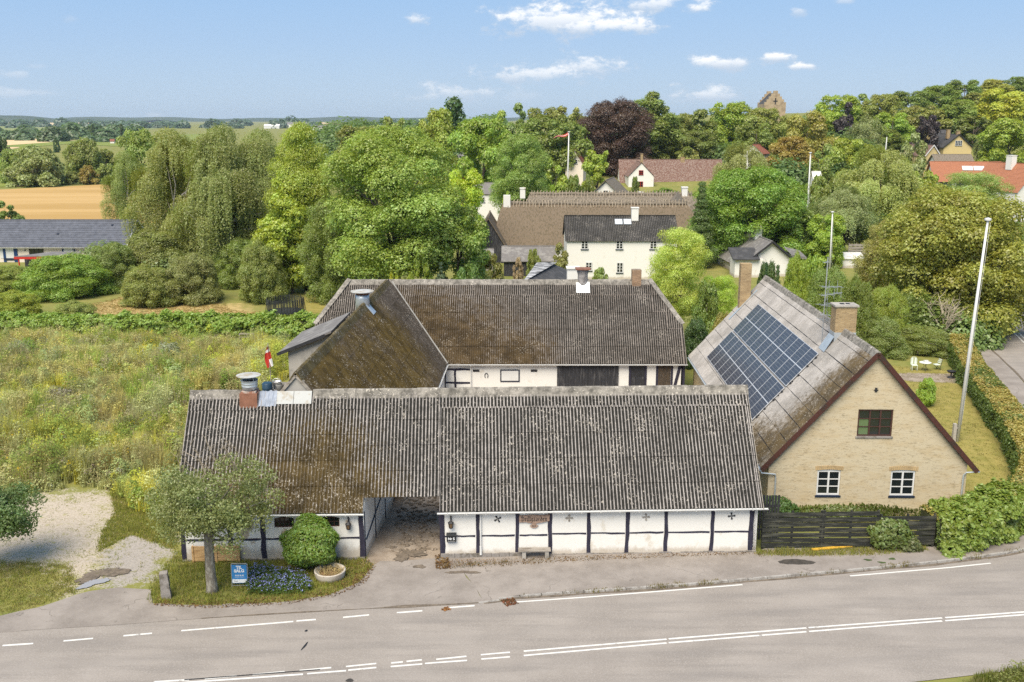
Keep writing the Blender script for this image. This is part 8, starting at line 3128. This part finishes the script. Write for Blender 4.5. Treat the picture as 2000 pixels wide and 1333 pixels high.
q = G(414, 1156)
cz_ = at(412, 985, q[1])
near_tree('front_tree', 'olive-green leafy tree with lichened trunk in front of the barn', q[0], q[1], cz_[0] + .05, cz_[1] - .02, 3.3, 2.45, 22000, .064, (.130, .146, .050), 41)
cz_ = at(-22, 1010, 45)
near_tree('front_tree', 'dark green tree crown reaching in at the left picture edge above the gravel', cz_[0] - .6, 45, cz_[0], cz_[1] + .2, 2.85, 1.9, 20000, .068, (.070, .105, .028), 42, dead=False)

# --- wild plants: grass, tall weeds, flowers
def blades(P_, hgt, col_, k, wd=.018, lean=.45, rng=RG):
    n = len(P_)
    base = np.repeat(P_, k, 0) + np.column_stack([rng.normal(size=(n * k, 2)) * .09, np.zeros(n * k)])
    hh = np.repeat(hgt, k) * rng.uniform(.5, 1.1, n * k)
    a = rng.random(n * k) * 6.283
    d = np.column_stack([np.cos(a), np.sin(a), np.zeros(n * k)])
    s = np.column_stack([-np.sin(a), np.cos(a), np.zeros(n * k)])
    ln = rng.random(n * k) * lean
    w = (wd * (.6 + .8 * rng.random(n * k)))[:, None]
    tip = base + d * (hh * ln)[:, None] + np.array([0, 0, 1]) * hh[:, None]
    V = np.stack([base - s * w * 1.3, base + s * w * 1.3, tip], 1).reshape(-1, 3)
    c_ = np.repeat(np.repeat(col_, k, 0) * rng.uniform(.75, 1.25, (n * k, 1)), 3, 0)
    return V, c_


def herbs(P_, hgt, rad, col_, k, half, rng=RG):
    n = len(P_)
    u = unit(n * k, rng)
    z = rng.random(n * k) ** .8
    r_ = np.repeat(rad, k) * (.35 + .65 * np.sin(np.clip(z * 1.1, 0, 1) * np.pi) ** .5)
    Q_ = np.repeat(P_, k, 0) + np.column_stack([u[:, 0] * r_, u[:, 1] * r_, z * np.repeat(hgt, k)])
    V, _ = leaf_tris(Q_, u * .6 + np.array([0, -.1, 1.0]) + unit(n * k, rng) * .5, np.repeat(half, k) * rng.uniform(.6, 1.3, n * k), rng, .5)
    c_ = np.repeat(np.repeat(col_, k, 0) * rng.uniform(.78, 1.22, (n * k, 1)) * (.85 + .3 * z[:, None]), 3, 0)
    return V, c_


def plants(name, parts, label=None, parent=None):
    V = np.concatenate([p_[0] for p_ in parts])
    c_ = np.clip(np.concatenate([p_[1] for p_ in parts]), 0, 1)
    c_ = np.column_stack([c_, np.ones(len(c_))])
    o = link(name, np_mesh(name, V, np.arange(len(V)).reshape(-1, 3), MT['plant'], {'plant': ('FLOAT_COLOR', c_)}), parent)
    return tag(o, kind='stuff')


def scatter(poly, n, rng=RG):
    xs_ = [p_[0] for p_ in poly]
    ys_ = [p_[1] for p_ in poly]
    X = rng.uniform(min(xs_), max(xs_), n * 3)
    Y = rng.uniform(min(ys_), max(ys_), n * 3)
    k = np.nonzero(inside(poly, X, Y))[0][:n]
    return np.column_stack([X[k], Y[k], np.zeros(len(k))])


PALS = np.array([(.175, .180, .050), (.140, .160, .050), (.215, .205, .045), (.190, .195, .105), (.165, .148, .085), (.215, .195, .085), (.110, .145, .036), (.165, .150, .105), (.205, .215, .130)])
MEAD = gp((-200, 650), (90, 648), (300, 650), (470, 664), (560, 676), (606, 690), (570, 735), (500, 772), (382, 775), (366, 930), (335, 1010), (262, 1000), (222, 958), (150, 950), (60, 966), (-200, 985))
PQ_ = G(482, 672)


def clear_of(P_):                                    # nothing tall grows round the pallets
    return P_[(np.abs(P_[:, 0] - PQ_[0] + .2) > 1.3) | (np.abs(P_[:, 1] - PQ_[1] + 1.2) > 2.6)]


P_ = clear_of(scatter(MEAD, 15000))
f1 = fbm(P_[:, 0] * .10, P_[:, 1] * .13, 51)
f2 = fbm(P_[:, 0] * .30, P_[:, 1] * .34, 57)
f3 = fbm(P_[:, 0] * .5, P_[:, 1] * .5, 63)
ci = np.clip(((f1 - .5) * 9 + 4 + (f2 - .5) * 9 + RG.normal(size=len(P_)) * .35), 0, 8.99).astype(int)
col_ = PALS[ci] * np.array([2.4, 2.45, 2.0])
edge_low = sstep(47, 56, P_[:, 1])
hg = (.35 + 1.9 * np.clip(f3 * 1.6 - .35, 0, 1)) * (.35 + .65 * edge_low)
hg = hg * np.where((P_[:, 0] > -20) & (P_[:, 1] > 62), .45, 1)
col_ = col_ * (.62 + .75 * fbm(P_[:, 0] * .22, P_[:, 1] * .26, 83))[:, None]
hm = RG.random(len(P_)) < .58
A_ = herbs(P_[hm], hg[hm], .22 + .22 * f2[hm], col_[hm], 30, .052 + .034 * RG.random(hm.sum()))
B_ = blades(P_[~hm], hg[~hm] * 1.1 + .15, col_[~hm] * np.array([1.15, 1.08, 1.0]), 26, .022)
Pb = clear_of(scatter(MEAD, 640))                                # taller, bushier weeds
fb_ = fbm(Pb[:, 0] * .2, Pb[:, 1] * .2, 77)
cb_ = PALS[np.clip((fb_ * 1.6 - .3) * 9, 0, 8.99).astype(int)] * np.array([2.0, 2.35, 1.75])
hb_ = RG.uniform(.7, 2.4, len(Pb)) * (.6 + .8 * fbm(Pb[:, 0] * .3, Pb[:, 1] * .3, 91)) * (.4 + .6 * sstep(47, 58, Pb[:, 1])) * np.where((Pb[:, 0] > -20) & (Pb[:, 1] > 62), .55, 1)
cb_ = cb_ * np.where(RG.random(len(Pb)) < .45, .58, 1.0)[:, None]
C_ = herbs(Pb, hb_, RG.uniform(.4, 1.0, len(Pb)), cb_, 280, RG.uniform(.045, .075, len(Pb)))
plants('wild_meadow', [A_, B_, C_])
# seed heads, thistles and yellow ragwort standing above it
P2 = clear_of(scatter(MEAD, 900))
k2 = fbm(P2[:, 0] * .25, P2[:, 1] * .25, 71)
P2 = P2[k2 > .47]
sel = RG.random(len(P2))
cc = np.where(sel[:, None] < .62, np.array([(.30, .235, .20)]), np.where(sel[:, None] < .86, np.array([(.44, .42, .36)]), np.array([(.62, .44, .02)])))
P3 = P2 + np.column_stack([np.zeros((len(P2), 2)), .75 + .55 * RG.random(len(P2))])
plants('wild_flowers', [herbs(P3, np.full(len(P3), .28), np.full(len(P3), .16), cc, 14, np.full(len(P3), .045)), blades(P2, np.full(len(P2), 1.1), np.tile([(.16, .14, .05)], (len(P2), 1)), 2, .012, .2)])
for (px, py, rx, rz, colr, lb, n_, hf) in [
    (293, 905, .55, .75, (.21, .25, .030), 'bright yellow-green bushy weed above the gravel patch', 900, .07),
    (248, 926, .8, .35, (.12, .19, .035), 'low rhubarb-like plant with big leaves left of the barn end', 140, .22),
    (270, 815, .55, .5, (.42, .34, .012), 'patch of yellow flowering ragwort in the middle of the weedy plot', 500, .06),
    (18, 872, .9, .8, (.21, .26, .022), 'bright green weed clump at the left picture edge', 900, .08),
    (168, 800, .7, .7, (.11, .16, .03), 'fresh green nettle clump in the weedy plot', 900, .08),
    (40, 700, 1.6, 1.2, (.17, .19, .10), 'pale grey-green mugwort stand at the left of the weedy plot', 1500, .09),
    (330, 705, 1.3, 1.2, (.18, .20, .11), 'silvery mugwort clump near the long hedge', 1300, .09),
    (120, 790, 1.5, .9, (.13, .115, .07), 'brownish thistle stand in the left of the weedy plot', 1300, .08),
]:
    q = G(px, py)
    clump('weed_clump', lb, px, py - 12, q[1], rx, rx, rz, n_, hf, colr, 'plant', 'weeds in the overgrown plot', int(px))
tag(blob('litter_bag', 97, 950, .25, .18, .05, MT['white_paint'], 'thing', jit=.5), 'scrap of white plastic lying at the edge of the gravel', 'litter')
bag = [o for o in COL.objects if o.name.startswith('litter_bag')][0]
lbm = MB()
q = G(97, 952)
for k in range(7):
    a = k * .9
    lbm.add([(q[0] + .22 * math.cos(a), q[1] + .15 * math.sin(a), .1), (q[0] + .22 * math.cos(a + .9), q[1] + .15 * math.sin(a + .9), .1), (q[0] + .05 * math.cos(a), q[1], .38)], [(0, 1, 2)])
bm_ = lbm.mesh('litter_bag', MT['white_paint'])
bag.data = bm_

# grass on the bed, the left verge, the lawn edge and the far roadside
def grass(name, poly, n, h0, h1, pal, k=9, wd=.012, rng=RG, z=0):
    P_ = scatter(poly, n)
    P_[:, 2] = z
    c_ = np.array(pal)[rng.integers(0, len(pal), len(P_))]
    f = fbm(P_[:, 0] * .8, P_[:, 1] * .8, n % 37)
    return blades(P_, (h0 + (h1 - h0) * f), c_, k, wd)


GREENS = [(.26, .285, .055), (.31, .315, .065), (.23, .25, .06), (.38, .33, .12)]
plants('grass', [grass('g', P_BED, 2600, .06, .30, GREENS), grass('g', P_GRAVEL, 420, .02, .10, GREENS, 7), grass('g', P_DRIVE, 90, .02, .12, GREENS, 8), grass('g', P_GRASS_LEFT, 2600, .03, .14, GREENS + [(.27, .23, .09)], 8),
                 grass('g', gp((215, 950), (330, 990), (345, 1075), (255, 1045), (190, 1080), (205, 1030), (225, 1000)), 3200, .05, .25, GREENS, 9),
                 grass('g', gp((1475, 1080), (1700, 1070), (1800, 1066), (1810, 1078), (1700, 1088), (1475, 1090)), 900, .06, .32, GREENS + [(.26, .22, .08)], 9, z=.08),
                 grass('g', gp((1880, 1340), (1925, 1318), (1990, 1308), (2100, 1300), (2150, 1360), (1880, 1360)), 900, .08, .4, [(.20, .22, .05), (.30, .27, .11), (.15, .19, .03)], 9),
                 grass('g', P_LAWN, 5200, .02, .07, [(.215, .195, .055), (.155, .16, .04), (.28, .235, .085)], 6, .012),
                 grass('g', gp((865, 1103), (1475, 1082), (1475, 1088), (1200, 1099), (868, 1113)), 260, .04, .16, [(.20, .15, .06), (.14, .14, .035), (.25, .17, .07)], 8, z=.06)])
# weeds sprouting along the kerb
kq = []
for i in range(260):
    s_ = rnd.choice([rnd.uniform(1, 30), rnd.gauss(10, 3), rnd.gauss(22, 4)])
    q = np.array([np.interp(s_, seg, KP[:, 0]), np.interp(s_, seg, KP[:, 1])])
    if vnoise(np.array([s_ * 1.1]), np.array([0.0]), 3)[0] > .55:
        kq.append((q[0] + rnd.uniform(-.1, .1), q[1] + rnd.uniform(-.02, .16), .06))
kq = np.array(kq)
plants('kerb_weeds', [blades(kq, np.full(len(kq), .16), np.tile([(.20, .17, .05)], (len(kq), 1)), 8, .014)])
wq = G(1012, 1175)
# roadside weeds at the bottom right corner
P_ = scatter(gp((1925, 1345), (1960, 1320), (2060, 1310), (2100, 1360)), 50)
plants('roadside_weeds', [herbs(P_, np.full(len(P_), .7), np.full(len(P_), .2), np.tile([(.22, .24, .08)], (len(P_), 1)), 24, np.full(len(P_), .05))])
# dead leaves: round the bed, under the wall, in heaps on the road
def litter(poly, n, half=.035, z=.035, pal=((.19, .105, .045), (.26, .17, .07), (.12, .075, .04))):
    P_ = scatter(poly, n)
    P_[:, 2] = z + RG.random(len(P_)) * .03
    V, _ = leaf_tris(P_, unit(len(P_)) * .5 + np.array([0, 0, 1]), half * RG.uniform(.6, 1.4, len(P_)), RG, .7)
    c_ = np.array(pal)[RG.integers(0, len(pal), len(P_))] * RG.uniform(.7, 1.3, (len(P_), 1))
    return V, np.repeat(c_, 3, 0)


plants('dead_leaves', [litter(gp((300, 1172), (400, 1174), (560, 1166), (640, 1152), (700, 1128), (722, 1100), (735, 1108), (712, 1142), (650, 1168), (560, 1182), (400, 1190), (300, 1184)), 2600),
                       litter(gp((640, 1100), (724, 1092), (728, 1104), (700, 1140), (650, 1150)), 900),
                       litter(gp((866, 1098), (1475, 1080), (1475, 1086), (1200, 1097), (868, 1112)), 1500, .03, .11),
                       litter(gp((978, 1174), (1002, 1170), (1012, 1180), (990, 1186)), 160, .05, .03, ((.22, .09, .05), (.16, .10, .05))),
                       litter(gp((862, 1192), (874, 1186), (880, 1192), (868, 1196)), 40, .05, .03, ((.30, .15, .06),)),
                       litter(gp((850, 1088), (872, 1080), (880, 1112), (852, 1114)), 300, .05, .05)])
# blue flowers in the bed
PB_ = gp((480, 1162), (485, 1118), (520, 1112), (600, 1130), (612, 1150), (590, 1166))
P_ = scatter(PB_, 420)
hgt = .22 + .25 * RG.random(len(P_))
Pf = P_ + np.column_stack([np.zeros((len(P_), 2)), hgt])
fl_n = RG.random(len(P_)) < .8
plants('blue_flowers', [herbs(P_, hgt, np.full(len(P_), .14), np.tile([(.085, .135, .035)], (len(P_), 1)), 14, np.full(len(P_), .05)),
                        herbs(Pf[fl_n], np.full(fl_n.sum(), .05), np.full(fl_n.sum(), .09), np.tile([(.34, .36, .72)], (fl_n.sum(), 1)), 4, np.full(fl_n.sum(), .032))])
# hay lying on the mown strip
plants('mown_hay', [grass('g', P_HAY, 4200, .03, .16, [(.50, .37, .17), (.42, .31, .12), (.30, .25, .08)], 6, .03)])

# ================================================================== THE AIR
hz = MB().box(-9200, 9200, -90, 12200, -6, 95).obj('haze', None)
hz.data.materials.clear()
m = bpy.data.materials.new('clear_air')
m.use_nodes = True
t = m.node_tree
t.nodes.clear()
pv = N(t, 'ShaderNodeVolumePrincipled')
pv.inputs['Color'].default_value = (.80, .90, 1.0, 1)
pv.inputs['Density'].default_value = .00006
pv.inputs['Anisotropy'].default_value = .2
lk(t, pv.outputs[0], N(t, 'ShaderNodeOutputMaterial').inputs['Volume'])
hz.data.materials.append(m)
tag(hz, kind='stuff')
